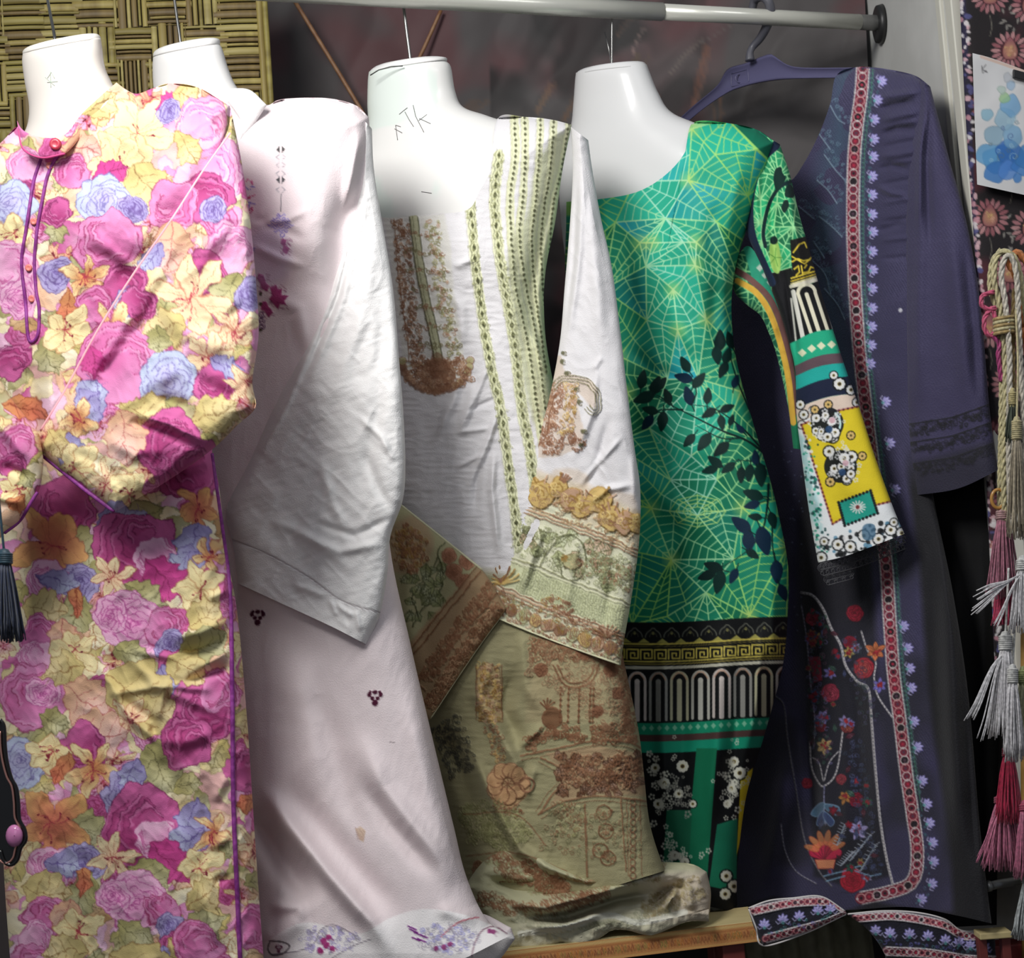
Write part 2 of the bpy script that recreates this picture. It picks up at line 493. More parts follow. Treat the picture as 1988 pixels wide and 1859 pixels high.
# woven bamboo mat
mp0 = P(300, 100, 2.80); me1 = np.array((math.cos(.12), math.sin(.12), 0)); me3 = np.array((0, 0, 1.0)); mn = np.cross(me1, me3)
edge_pt = PL(np.array(519.), np.array(0.), mp0, mn); mat_r = float(np.dot(edge_pt - mp0, me1)); z_top = float(PL(np.array(300.), np.array(-50.), mp0, mn)[2]) + .03
BAM = [mat('bamboo_%s' % nm, c, rough=.55, col2=c2, vscale=40, stretch=(1, 1, .1) if v else (.1, 1, 1), bump=.3, bscale=120) for nm, c, c2, v in
       [('pale', (176, 160, 92), (140, 122, 66), 1), ('olive', (158, 146, 78), (122, 108, 54), 0), ('brown', (132, 112, 66), (104, 86, 52), 1), ('straw', (186, 172, 108), (152, 138, 80), 0)]]
matt = thing('bamboo_mat', mp0 + me1 * (mat_r - .3) - me3 * .3, 'olive and brown woven bamboo mat panel behind the two leftmost mannequins', 'mat')
BACKB = mat('bamboo_backing', (86, 72, 48), rough=.8, col2=(66, 54, 38), vscale=30)
def mpt(a, b, d): return mp0 + me1 * a + me3 * b - mn * 0 + np.cross(me1, me3) * (-d)
# normal towards the camera
mnc = -mn if np.dot(-mn, CAM - mp0) > 0 else mn
def mslab(name, a0, a1, b0, b1, d0, d1, m, dirv):
    o = mp0 + me1 * a0 + me3 * (b0 - mp0[2]) + mnc * d0
    L, Wd = (b1 - b0, a1 - a0) if dirv else (a1 - a0, b1 - b0)
    # a gently crowned slat: 5 cross points, bowed along its length
    V = []; ns = 5
    for i in range(ns):
        t = i / (ns - 1)
        bow = math.sin(t * math.pi) * .002
        for (u, h) in ((0, 0), (.12, .8), (.5, 1), (.88, .8), (1, 0)):
            hh = (d1 - d0) * h + bow
            if dirv: V.append(o + me1 * Wd * u + me3 * L * t + mnc * hh)
            else: V.append(o + me3 * Wd * u + me1 * L * t + mnc * hh)
    F = grid_faces(ns, 5).tolist()
    return mesh(name, V, [tuple(f) for f in F], m, matt)
mslab('backing', mat_r - .62, mat_r, z_top - .42, z_top, -.008, -.006, BACKB, True)
R = random.Random(3)
cell = .066
for i in range(9):
    for j in range(6):
        a0 = mat_r - .022 - (i + 1) * cell; b1 = z_top - j * cell
        vert = (i + j) % 2 == 0 if R.random() > .18 else R.random() > .5
        cuts = [0]
        while cuts[-1] < 1: cuts.append(cuts[-1] + R.uniform(.10, .27))
        cuts[-1] = 1
        for u0, u1 in zip(cuts[:-1], cuts[1:]):
            m_ = R.choice(BAM); g = .0012; e = cell * R.uniform(-.04, .22); dz = R.uniform(0, .0035)
            if vert: mslab('slat', a0 + u0 * cell + g, a0 + u1 * cell - g, b1 - cell - e, b1 + e, dz, R.uniform(.0018, .0032) + dz, m_, True)
            else: mslab('slat', a0 - e, a0 + cell + e, b1 - u1 * cell + g, b1 - u0 * cell - g, dz, R.uniform(.0018, .0032) + dz, m_, False)
mslab('edge_strip', mat_r - .022, mat_r - .010, z_top - .42, z_top, .002, .009, BAM[0], True)
mslab('edge_strip', mat_r - .011, mat_r, z_top - .42, z_top, .002, .008, BAM[1], True)

# thin brown rods leaning behind the mannequins
RODM = mat('brown_cane', (128, 88, 58), rough=.5, col2=(150, 112, 78), vscale=60)
def cane(a, b, D, r, label):
    p = np.array([P(a[0], a[1], D), P((a[0] + b[0]) / 2 + 1, (a[1] + b[1]) / 2, D + .002), P(b[0], b[1], D)])
    prop(tube('cane_rod', resample(cr(p, 6), 14), r, RODM, n=8), label, 'rod')
cane((572, 2), (730, 262), 3.0, .0042, 'long thin brown rod leaning left of the third mannequin neck')
cane((856, 20), (796, 150), 2.985, .0038, 'short thin brown rod leaning right of the third mannequin hook')

# clothes rail with its socket
CHROME = mat('brushed_rail_steel', (214, 214, 204), rough=.3, metal=.3, bump=.04, bscale=60, stretch=(.1, 1, 1))
ra, rb, rm = P(-260, -58, 2.16), P(1726, 46, 2.63), P(1200, 12, 2.497)
rail = thing('clothes_rail', rb, 'round steel clothes rail running across the top into a wall socket', 'rail')
pr = [ra + (rb - ra) * t for t in (0, .3, .6, .742)]
tube('rail_tube', pr, 0.0152, CHROME, rail, n=32)
tube('inner_tube', [ra + (rb - ra) * t for t in (.74, .85, .965)], 0.0134, CHROME, rail, n=32)
SOCK = mat('socket_steel', (120, 120, 118), rough=.35, metal=.5)
d_ = (rb - ra) / np.linalg.norm(rb - ra)
tube('socket', [rb - d_ * .075, rb - d_ * .05, rb - d_ * .02, rb], np.array([.0128, .0132, .0138, .0138]), SOCK, rail, n=32)
tube('socket_collar', [rb - d_ * .026, rb - d_ * .022, rb - d_ * .016, rb - d_ * .012], np.array([.0138, .0165, .0165, .0138]), SOCK, rail, n=32)
fl = rb - d_ * .004; xx = np.array((1.0, 0, 0)); e_ = WALLX - fl[0]
tube('flange', [np.array((WALLX - .012, fl[1], fl[2])), np.array((WALLX - .010, fl[1], fl[2])), np.array((WALLX - .0005, fl[1], fl[2]))], np.array([.026, .032, .034]), mat('black_flange', (40, 40, 40), rough=.4), rail, n=36)

# the low bench the hems rest on
ZB = .615
CARD = mat('bench_wood', (206, 190, 140), rough=.6, col2=(188, 170, 120), vscale=15, stretch=(.2, 1, 1))
fa, fb = PZ(np.array(960.), np.array(1848.), ZB), PZ(np.array(1480.), np.array(1786.), ZB)
ex = fb - fa; ex[2] = 0; exn = ex / np.linalg.norm(ex); ey = np.array((-exn[1], exn[0], 0))
bench = thing('display_bench', np.array((fa[0], fa[1], 0)), 'pale wooden bench edged with patterned orange tape under the hems', 'bench')
fa0 = fa - ex * .04
Lb = float(np.linalg.norm(fb - fa0)) + .012
box('bench_top', fa0 + np.array((0, 0, -.022)), exn * Lb, ey * .10, (0, 0, .022), CARD, bench, bev=.0015)
# carved-look tape on the edge, painted bands with relief
cv = Cv(0, 0, 1200, 44, (196, 138, 84))
R = random.Random(9)
cv.line([(0, 5), (1200, 5)], 9, (214, 178, 116)); cv.line([(0, 40), (1200, 40)], 5, (208, 162, 98)); cv.line([(0, 12), (1200, 12)], 2, (150, 84, 50))
for x in range(0, 1200, 14):
    c = R.choice([(150, 92, 60), (170, 100, 62), (140, 96, 66), (120, 110, 60)])
    cv.line(curl(x + 4, 24, 8, R.uniform(0, 6), 1.2), 2.4, c, .8, h=1)
    cv.line([(x, 32), (x + 6, 18 + R.uniform(-3, 3)), (x + 13, 30)], 2, R.choice([(120, 70, 44), (196, 120, 50), (150, 140, 70)]), .8, h=1)
nx_, ny_ = 520, 14
uu = np.linspace(0, 1, nx_)[None, :] * np.ones((ny_, 1)); vv = np.linspace(0, 1, ny_)[:, None] * np.ones((1, nx_))
C_, H_ = cv.sample(uu * 1199, vv * 43)
Vt = (fa0 - ey * .0015)[None, None] + exn * (uu * Lb)[..., None] - np.array((0, 0, .030)) * vv[..., None] - ey * (H_ * .0008)[..., None]
mesh('edge_tape', Vt.reshape(-1, 3), grid_faces(ny_, nx_), COTTON, bench, C_.reshape(-1, 3))
MAR = mat('maroon_painted_wood', (112, 48, 44), rough=.6, col2=(90, 40, 38), vscale=20)
for t, q in ((.035, .01), (.83, .01), (.035, .06), (.83, .06)):
    lp = fa0 + exn * Lb * t + ey * q
    box('leg', (lp[0], lp[1], 0), exn * .035, ey * .035, (0, 0, ZB - .022), MAR, bench, bev=.002)
b2 = PZ(np.array(1902.), np.array(1812.), .615)
bench2 = thing('display_bench', np.array((b2[0], b2[1], 0)), 'short end of a second pale bench at the lower right behind the navy hem', 'bench')
L2 = .045
box('bench_top', b2 - np.array((0, 0, .009)), (L2, 0, 0), (0, .03, 0), (0, 0, .009), CARD, bench2, bev=.0015)
for q in (0, L2 - .012): box('leg', (b2[0] + q, b2[1] + .01, 0), (.012, 0, 0), (0, .015, 0), (0, 0, .606), MAR, bench2, bev=.001)
# things below and beside the bench
g0 = PZ(np.array(1492.), np.array(1838.), .50)
BOXM = mat('grey_green_cloth', (128, 126, 104), rough=.9, col2=(108, 106, 88), vscale=30)
V = []; nn = 60
for i in range(nn):
    t = i / (nn - 1); wv = .006 * math.sin(t * 46) + .003 * math.sin(t * 19)
    for (dz, dy) in ((0, 0), (-.01, -.014), (-.06, -.02), (-.2, -.018), (-.4, -.012), (-.4, .2), (0, .2)):
        V.append(g0 + exn * (.24 * t) + ey * (dy + .14 + (wv if dy < .1 else 0)) + np.array((0, 0, dz * 1.2 + (wv * .3 if dz == 0 else 0))))
nf = grid_faces(nn, 7).tolist() + [[i * 7 + 6, i * 7, (i + 1) * 7, (i + 1) * 7 + 6] for i in range(nn - 1)]
o = mesh('cloth_bundle', V, [tuple(f) for f in nf], BOXM)
prop(o, 'grey green pleated cloth bundle standing below the navy hem', 'cloth')

# black plain garment behind, closing the gap at the right
BLK = mat('black_cotton', (30, 30, 31), rough=.95, bump=.3, bscale=500, spec=.15)
bk = thing('black_kurta', P(1850, 1790, 2.7), 'plain black long garment hanging behind the navy kurta at the right', 'garment')
piece('body', bk, BLK, [(1730, 860), (1830, 850), (1925, 900)], [(1700, 1795), (1800, 1800), (1935, 1795)], L=[(1710, 1300)], R=[(1938, 1300)], D0=2.33, cx=1800, kx=.0007, A=.03, w=60, Ab=.02, folds=[([(1850, 950), (1870, 1750)], 16, .012), ([(1900, 980), (1925, 1780)], 12, .01), ([(1800, 950), (1800, 1750)], 18, .01)], wr=(.006, 120), step=6)

# ------------------------------------------------------------------ mannequins
def neck_hook(parent, a, b, D0, D1, r=.0022, extra=None):
    p = [P(a[0], a[1] + 22, D0), P(a[0], a[1], D0), P((a[0] * .6 + b[0] * .4), (a[1] * .6 + b[1] * .4), D0 * .6 + D1 * .4), P(b[0], b[1], D1)]
    # the top of the wire bends over the rail
    p += [P(b[0] - 4, b[1] - 16, D1 - .012), P(b[0] - 8, b[1] - 22, D1 + .0), P(b[0] - 10, b[1] - 14, D1 + .014), P(b[0] - 10, b[1] + 4, D1 + .018)]
    tube('wire_hook', resample(cr(p, 8), 60), r, STEEL, parent, n=10)
    if extra: tube('wire_stay', [P(x, y, d) for x, y, d in extra], r * .7, STEEL, parent, n=8)
WH = (226, 225, 222)
def railD(px): return 2.16 + (2.63 - 2.16) * (px + 260) / 1986 * (1.0 + .0) 
# pink one
m1 = thing('mannequin', P(125, 300, 2.12), 'white hanging mannequin torso wearing the pink floral tunic at far left', 'mannequin', 'hanging mannequin torsos')
cvm = Cv(0, 40, 460, 480, (228, 222, 214))
t1_ = ringloft('torso', [(44, 104, 196, 74, .052, 5), (43, 122, 199, 96, .056, 6), (48, 160, 203, 126, .054, 5), (56, 205, 212, 150, .053, 4), (52, 245, 232, 178, .056, 0), (30, 285, 300, 215, .06, 0), (0, 350, 395, 290, .062, 0), (-10, 440, 405, 400, .058, 0)], PLASTIC, m1, 2.12, 125, kx=.0003, cv=cvm)
mark('scratched_mark', m1, t1_, ([(92, 152), (100, 140), (106, 152)], [(98, 138), (99, 170)], [(92, 160), (112, 158)], [(88, 150), (106, 166)]), .0005, mat('faint_pen', (176, 190, 176), rough=.6))
ringloft('neck_cap', [(112, 82, 128, 78, .004, 1), (60, 90, 180, 66, .044, 5), (45, 98, 194, 70, .051, 6), (44, 106, 196, 77, .053, 5)], PLASTIC, m1, 2.12, 125, kx=.0003, col=(230, 226, 218), sub=3)
neck_hook(m1, (106, 72), (84, -45), 2.12, 2.225)
# white one
m2 = thing('mannequin', P(372, 300, 2.26), 'white hanging mannequin torso wearing the white tunic', 'mannequin', 'hanging mannequin torsos')
ringloft('torso', [(297, 112, 424, 84, .05, 5), (296, 130, 432, 96, .053, 6), (297, 160, 444, 135, .052, 5), (300, 200, 462, 172, .054, 4), (300, 250, 500, 205, .058, 0), (290, 300, 590, 240, .06, 0), (280, 380, 640, 330, .06, 0), (280, 450, 640, 430, .055, 0)], PLASTIC, m2, 2.26, 370, kx=.0003)
ringloft('neck_cap', [(358, 82, 372, 79, .004, 1), (315, 92, 410, 74, .042, 4), (299, 101, 426, 77, .049, 5), (297, 112, 427, 88, .051, 5)], PLASTIC, m2, 2.26, 370, kx=.0003, sub=3)
neck_hook(m2, (350, 80), (333, -40), 2.26, 2.285)
# cream one, marked by hand
m3 = thing('mannequin', P(795, 400, 2.40), 'glossy white hanging mannequin torso with hand-marked letters on its neck', 'mannequin', 'hanging mannequin torsos')
cvm = Cv(690, 100, 1120, 560, WH)
Y, X = np.mgrid[0:cvm.h, 0:cvm.w]; X = X + 690.; Y = Y + 100.
m_ = np.clip((fbm(X, Y, 90, 2, 4.) - .5) * 5, 0, .35) * (X < 850)
cvm.C += (np.array((200, 226, 214)) / 255 - cvm.C) * m_[..., None]
t3_ = ringloft('torso', [(716, 140, 868, 120, .052, 5), (714, 158, 876, 132, .055, 6), (713, 200, 884, 178, .054, 5), (714, 240, 900, 208, .055, 2), (706, 285, 950, 226, .058, 0), (690, 340, 1040, 262, .064, 0), (690, 420, 1066, 350, .072, 0), (694, 520, 1062, 470, .07, 0), (700, 600, 1050, 560, .06, 0)], PLASTIC, m3, 2.40, 795, kx=.0003, cv=cvm, sub=8, n=96)
mark('pen_letters', m3, t3_, ([(775, 222), (782, 216), (791, 209)], [(786, 217), (794, 232), (803, 246)], [(802, 204), (807, 226), (823, 257)], [(829, 222), (813, 234)], [(814, 230), (836, 240)], [(768, 243), (772, 272)], [(766, 250), (781, 258)], [(768, 243), (778, 246)], [(818, 372), (838, 375)]), .00055, mat('pen_ink', (96, 92, 92), rough=.6))
ringloft('neck_cap', [(788, 118, 802, 115, .004, 1), (738, 126, 842, 110, .044, 4), (720, 136, 866, 112, .051, 5), (716, 143, 868, 118, .0535, 5)], PLASTIC, m3, 2.40, 795, kx=.0003, sub=3)
tube('cap_wire', [P(x, y, 2.40 - d) for x, y, d in [(719, 146, .035), (735, 136, .048), (760, 129, .055), (782, 128, .056)]], .0009, mat('dark_wire', (90, 92, 90), rough=.5, metal=.6), m3, n=6)
neck_hook(m3, (797, 120), (780, -14), 2.40, 2.41, .0026)
# green one
m4 = thing('mannequin', P(1190, 400, 2.50), 'white hanging mannequin torso wearing the green web-print dress', 'mannequin', 'hanging mannequin torsos')
ringloft('torso', [(1118, 142, 1256, 126, .05, 5), (1116, 160, 1262, 142, .053, 6), (1113, 200, 1278, 180, .053, 5), (1108, 245, 1304, 218, .055, 2), (1090, 300, 1370, 248, .058, 0), (1085, 360, 1455, 300, .060, 0), (1090, 440, 1440, 410, .060, 0), (1100, 520, 1420, 500, .055, 0)], PLASTIC, m4, 2.50, 1190, kx=.0005, sub=8, n=96, col=(216, 216, 216))
ringloft('neck_cap', [(1182, 128, 1196, 126, .004, 1), (1140, 132, 1236, 120, .042, 4), (1122, 139, 1252, 122, .049, 5), (1118, 146, 1256, 130, .0515, 5)], PLASTIC, m4, 2.50, 1190, kx=.0005, sub=3, col=(216, 216, 216))
neck_hook(m4, (1188, 130), (1188, 2), 2.50, 2.494, .0015, extra=[(1187, 128, 2.5), (1182, 95, 2.498), (1174, 62, 2.50)])

# ------------------------------------------------------------------ flower painting for the pink tunic
MAG, PK, LPK, CRM, YEL, OLV, PCH, LAV, BLU, PUR, DEEP = (208, 90, 156), (226, 136, 190), (238, 178, 212), (240, 222, 172), (230, 208, 144), (172, 164, 100), (236, 188, 150), (178, 168, 214), (186, 200, 228), (134, 84, 164), (160, 40, 96)
def dk(c, k=.6): return tuple(v * k for v in c)
def lt(c, k=.5): return tuple(v + (255 - v) * k for v in c)
def rose(cv, x, y, r, c1, c2, dkc, R):
    rot = R.uniform(0, 6)
    for ring, n in ((1.0, 7), (.74, 6), (.5, 5), (.3, 4)):
        for k in range(n):
            a = rot + 6.283 * k / n + ring * 2.1
            px, py = x + math.cos(a) * r * ring * .55, y + math.sin(a) * r * ring * .55
            cv.poly(blob(px, py, r * (.5 * ring + .1), 7, .2, R, .8, a + 1.57), c1, edge=dkc, ew=1.4, grad=(c2, x, y, r * 1.05))
    cv.line(curl(x, y, r * .22, rot, 1.4), 2, dkc, .8)
    for k in range(5):
        a = rot + k * 1.3; rr = r * R.uniform(.45, .85)
        b = np.linspace(a, a + .8, 6)
        cv.line(np.stack([x + rr * np.cos(b), y + rr * np.sin(b)], 1), 1.5, dkc, .45, taper=True)
def bigrose(cv, x, y, r, c1, c2, dkc, R, rot=None):
    rot = R.uniform(0, 6) if rot is None else rot
    cv.poly(blob(x, y, r, 10, .16, R), c1, edge=dkc, grad=(c2, x + r * .4 * math.cos(rot), y + r * .4 * math.sin(rot), r * 1.1))
    for k in range(6):
        rr = r * (.88 - .13 * k); a = rot + .5 * k
        b = np.linspace(a - 1.5, a + 1.5, 14)
        wob = 1 + .05 * np.sin(b * 9 + k)
        ox, oy = x - math.cos(rot) * r * .07 * k, y - math.sin(rot) * r * .07 * k
        cv.line(np.stack([ox + rr * wob * np.cos(b), oy + rr * wob * np.sin(b)], 1), 5, c2 if k % 2 else lt(c1, .25), .45)
        cv.line(np.stack([ox + (rr + 3) * wob * np.cos(b), oy + (rr + 3) * wob * np.sin(b)], 1), 1.8, dkc, .75)
def lily(cv, x, y, r, R, c1=CRM, c2=PCH, n=6, rot=None, dkc=(176, 92, 70), wd=.2, stam=(176, 40, 66)):
    rot = R.uniform(0, 6) if rot is None else rot
    for k in range(n):
        a = rot + 6.283 * k / n + R.uniform(-.15, .15); L = r * R.uniform(.85, 1.12); w = r * wd * R.uniform(.85, 1.2)
        pts = tf(cr([(0, 0), (L * .3, -w * .8), (L * .62, -w), (L, 0), (L * .62, w), (L * .3, w * .8)], 4, True), x, y, 1, a)
        cv.poly(pts, c1, edge=dkc, ew=1.5, grad=(c2, x, y, r * .8))
        cv.line(tf([(L * .15, 0), (L * .5, w * .15), (L * .85, 0)], x, y, 1, a), 1.2, dkc, .6)
        cv.line(tf([(L * .25, w * .3), (L * .6, w * .5)], x, y, 1, a), 1, dkc, .35)
    for k in range(6):
        a = rot + R.uniform(0, 6.28); L = r * R.uniform(.22, .42)
        cv.line(tf([(0, 0), (L * .6, L * .12), (L, 0)], x, y, 1, a), 1.5, stam, .85)
        cv.disc(x + math.cos(a) * L, y + math.sin(a) * L, 2.2, dk(stam, .75))
def leaf(cv, x, y, L, R, rot=None, c=OLV, c2=None, lobes=3, dkc=None, w=.36):
    rot = R.uniform(0, 6.28) if rot is None else rot
    dkc = dkc or dk(c, .62)
    up = []; n = lobes * 2 + 1
    for k in range(n + 1):
        t = k / n; e = math.sin(math.pi * min(1, t * .92 + .06)) ** .8 * L * w
        up.append((t * L - L / 2 + (L * .05 if k % 2 else 0), e * (1.16 if k % 2 else .84)))
    pts = [(-L * .52, 0)] + up[1:-1] + [(L * .55, 0)] + [(a, -b) for a, b in up[1:-1][::-1]]
    cv.poly(tf(pts, x, y, 1, rot), c, edge=dkc, ew=1.5, grad=(c2 or lt(c, .35), *tf([(L * .3, L * .1)], x, y, 1, rot)[0], L * .6))
    cv.line(tf([(-L * .5, 0), (0, L * .02), (L * .5, 0)], x, y, 1, rot), 1.7, dkc, .85)
    for k in range(1, 5):
        t = -L * .42 + L * .19 * k
        for s in (-1, 1): cv.line(tf([(t, 0), (t + L * .1, s * L * w * .38), (t + L * .15, s * L * w * .66)], x, y, 1, rot), 1.2, dkc, .7)
def floral(cv, seed, items, x0, y0, x1, y1, dens=1.0):
    R = random.Random(seed)
    pal = [MAG, PK, LPK, CRM, YEL, CRM, PCH, OLV, CRM, PK]
    for k in range(int((x1 - x0) * (y1 - y0) / 900 * dens)):
        x, y = R.uniform(x0, x1), R.uniform(y0, y1); c = R.choice(pal); r = R.uniform(16, 38)
        cv.poly(blob(x, y, r, 8, .35, R, R.uniform(.5, 1), R.uniform(0, 3)), c, edge=dk(c, .78), ew=1.2, grad=(lt(c, .4), x + r * .4, y, r))
    for k in range(int((x1 - x0) * (y1 - y0) / 4200 * dens)):
        x, y = R.uniform(x0, x1), R.uniform(y0, y1); q = R.random()
        if q < .3: leaf(cv, x, y, R.uniform(45, 75), R, c=R.choice([OLV, (190, 178, 104), (206, 186, 110), (196, 150, 96)]))
        elif q < .62: lily(cv, x, y, R.uniform(24, 38), R, c1=R.choice([CRM, PCH, YEL, LPK]), c2=R.choice([PCH, (224, 140, 110), PK]))
        elif q < .8: rose(cv, x, y, R.uniform(22, 34), R.choice([PK, LPK, MAG]), R.choice([MAG, PK]), DEEP, R)
        else: leaf(cv, x, y, R.uniform(36, 60), R, c=R.choice([CRM, YEL, PCH]), dkc=(170, 112, 70), lobes=2)
    for it in items:
        k, x, y, r = it[:4]; rot = it[4] if len(it) > 4 else None
        if k == 'b': rose(cv, x, y, r, BLU, LAV, (112, 100, 168), R)
        elif k == 'v': rose(cv, x, y, r, LAV, (146, 132, 196), (96, 70, 140), R)
        elif k == 'u': leaf(cv, x, y, r * 1.7, R, rot, c=(156, 146, 200), c2=(188, 198, 226), dkc=(96, 76, 150))
        elif k == 'p': bigrose(cv, x, y, r, PK, MAG, DEEP, R, rot)
        elif k == 'm': bigrose(cv, x, y, r, MAG, (168, 44, 110), (120, 24, 80), R, rot)
        elif k == 'l': bigrose(cv, x, y, r, LPK, PK, (190, 70, 140), R, rot)
        elif k == 'k': rose(cv, x, y, r, LPK, PK, (178, 60, 140), R)
        elif k == 'c': lily(cv, x, y, r, R, rot=rot)
        elif k == 'y': lily(cv, x, y, r, R, c1=(246, 228, 168), c2=YEL, n=5, wd=.34, rot=rot, dkc=(190, 130, 80))
        elif k == 'o': lily(cv, x, y, r, R, c1=(236, 176, 104), c2=(206, 96, 78), n=5, wd=.26, rot=rot)
        elif k == 's': lily(cv, x, y, r, R, c1=(244, 222, 160), c2=(216, 130, 70), n=5, wd=.2, rot=rot)
        elif k == 'L': leaf(cv, x, y, r, R, rot)
        elif k == 'W': leaf(cv, x, y, r, R, rot, c=(214, 192, 120), dkc=(150, 110, 60), c2=(236, 214, 160), w=.42)
        elif k == 'H': leaf(cv, x, y, r, R, rot, c=(232, 178, 140), dkc=(186, 92, 90), c2=(240, 196, 190), w=.42)
        elif k == 'M': leaf(cv, x, y, r, R, rot, c=(206, 56, 140), dkc=(150, 30, 90), c2=(216, 70, 150), lobes=4)
        elif k == 'O': leaf(cv, x, y, r, R, rot, c=(216, 140, 84), dkc=(150, 62, 40), c2=(232, 120, 90), lobes=2, w=.26)
UP_ = [('y', 270, 260, 75, .3), ('M', 330, 195, 60, 2.8), ('v', 325, 215, 22), ('W', 360, 185, 60, .4), ('l', 405, 330, 62, 5.4), ('l', 395, 238, 48, 4.4), ('W', 365, 285, 70, 1.0), ('y', 225, 320, 66, .6), ('H', 155, 290, 80, .2), ('W', 195, 200, 70, -.6), ('M', 215, 335, 70, -.3), ('p', 140, 335, 34), ('l', 55, 320, 38), ('m', 50, 368, 24), ('b', 20, 392, 48), ('W', 285, 360, 100, 1.1), ('m', 395, 385, 50, 4.4), ('p', 335, 400, 50, .3), ('b', 205, 392, 52), ('v', 255, 408, 24), ('v', 412, 412, 24), ('L', 105, 445, 60, 2.0), ('m', 110, 410, 30), ('p', 205, 470, 66, 1.2), ('y', 20, 450, 40), ('l', 20, 520, 50), ('l', 448, 480, 52, 3.4), ('m', 395, 525, 44, 1.), ('H', 330, 480, 90, 1.7), ('u', 292, 500, 36, 2.2), ('v', 108, 530, 32), ('s', 165, 535, 52, .9), ('m', 240, 560, 44), ('p', 185, 600, 42, 4.6), ('u', 245, 585, 34, 2.4), ('O', 128, 595, 70, 1.6), ('L', 440, 560, 80, 2.2), ('c', 372, 578, 92, .25), ('W', 320, 640, 90, 2.9), ('m', 270, 590, 34), ('v', 485, 570, 30), ('s', 215, 632, 50, .2), ('k', 35, 580, 40), ('L', 95, 690, 80, 1.2), ('y', 125, 640, 52, .2), ('m', 25, 700, 36), ('p', 230, 700, 76, 3.6), ('M', 175, 700, 60, 1.5), ('c', 455, 640, 50), ('l', 380, 690, 30), ('c', 405, 695, 58, .8), ('L', 305, 660, 60, 1.5), ('b', 325, 738, 54), ('m', 415, 745, 40, .5), ('u', 440, 705, 36, .2), ('c', 470, 742, 44, .1), ('u', 175, 775, 50, 4.9), ('u', 165, 790, 44, 2.1), ('s', 148, 815, 46, .3), ('O', 50, 790, 80, .4), ('W', 280, 800, 90, .4), ('L', 350, 800, 80, .5), ('W', 420, 800, 90, -.5), ('p', 30, 862, 42), ('m', 330, 860, 66, 2.6), ('H', 240, 845, 100, 1.4), ('u', 140, 880, 50, .6), ('y', 150, 910, 50), ('c', 205, 935, 50, .4), ('y', 250, 955, 46), ('W', 105, 860, 60, 1.), ('m', 20, 900, 26), ('y', 30, 950, 40), ('O', 20, 990, 70, 2.2), ('L', 50, 930, 50, 1.1)]
LOW = [('m', 370, 905, 62, 2.), ('L', 270, 1000, 100, 2.8), ('u', 230, 1010, 60, -.4), ('m', 120, 990, 60, 1.), ('o', 384, 985, 50, 1.5), ('L', 150, 1060, 100, .4), ('m', 265, 1065, 84, 2.2), ('l', 300, 1085, 40, .4), ('u', 372, 1060, 60, 1.8), ('u', 355, 1085, 44, 2.6), ('o', 95, 1055, 84, .35), ('v', 150, 1130, 38), ('l', 90, 1135, 44, 1.6), ('u', 115, 1130, 44, .3), ('s', 410, 1072, 40, .2), ('M', 325, 1125, 100, .8), ('c', 212, 1120, 52, 1.9), ('y', 385, 1140, 54, .7), ('W', 395, 1190, 80, -.7), ('L', 280, 1155, 84, .5), ('L', 150, 1190, 84, 1.9), ('W', 80, 1180, 90, .1), ('O', 150, 1165, 50, 1.6), ('k', 255, 1205, 58), ('k', 215, 1195, 34), ('p', 310, 1215, 36), ('p', 80, 1235, 42, 4.), ('H', 125, 1235, 74, 1.6), ('l', 65, 1275, 34), ('y', 145, 1262, 50, .8), ('L', 255, 1265, 74, .4), ('v', 325, 1250, 28), ('m', 345, 1290, 34), ('u', 322, 1322, 36, 1.4), ('L', 390, 1255, 100, -.6), ('W', 365, 1300, 90, .6), ('p', 60, 1350, 64, 3.), ('k', 80, 1345, 34), ('W', 120, 1300, 80, 3.), ('H', 165, 1360, 110, .6), ('W', 270, 1345, 150, .5), ('W', 300, 1385, 110, -.3), ('c', 252, 1392, 44, .9), ('H', 190, 1425, 120, -.1), ('L', 100, 1400, 60, .3), ('m', 395, 1385, 58, 1.1), ('p', 425, 1340, 40), ('m', 160, 1455, 50, .2), ('b', 42, 1478, 50), ('y', 95, 1462, 44, 1.2), ('O', 120, 1490, 70, 2.0), ('s', 178, 1492, 62, .3), ('L', 310, 1490, 110, 1.0), ('m', 360, 1440, 50), ('v', 245, 1545, 50), ('u', 255, 1505, 40, 1.7)]
cvp = Cv(-80, 130, 560, 1960, (230, 176, 170))
floral(cvp, 4, UP_ + LOW, -60, 150, 540, 1040)
floral(cvp, 14, [], -60, 1000, 540, 1960)
floral(cvp, 5, LOW + [(a[0], a[1] + (8 if a[1] < 300 else 0), a[2] + 545, *a[3:]) for a in LOW if a[2] > 1030] + [('W', 500, 1300, 60), ('m', 490, 1500, 40), ('c', 495, 1640, 44), ('L', 500, 1710, 60), ('p', 490, 1800, 40), ('y', 475, 1250, 40), ('p', 380, 1830, 50), ('W', 480, 1400, 60), ('O', 485, 1560, 60)], 0, 0, 0, 0)
gg = cvp.C.mean(-1, keepdims=True); cvp.C = gg + (cvp.C - gg) * .86; warp(cvp, 12, 30, 3.0); warp(cvp, 3, 9, 8.0)
PURP, PURD = (150, 62, 166), (96, 30, 110)

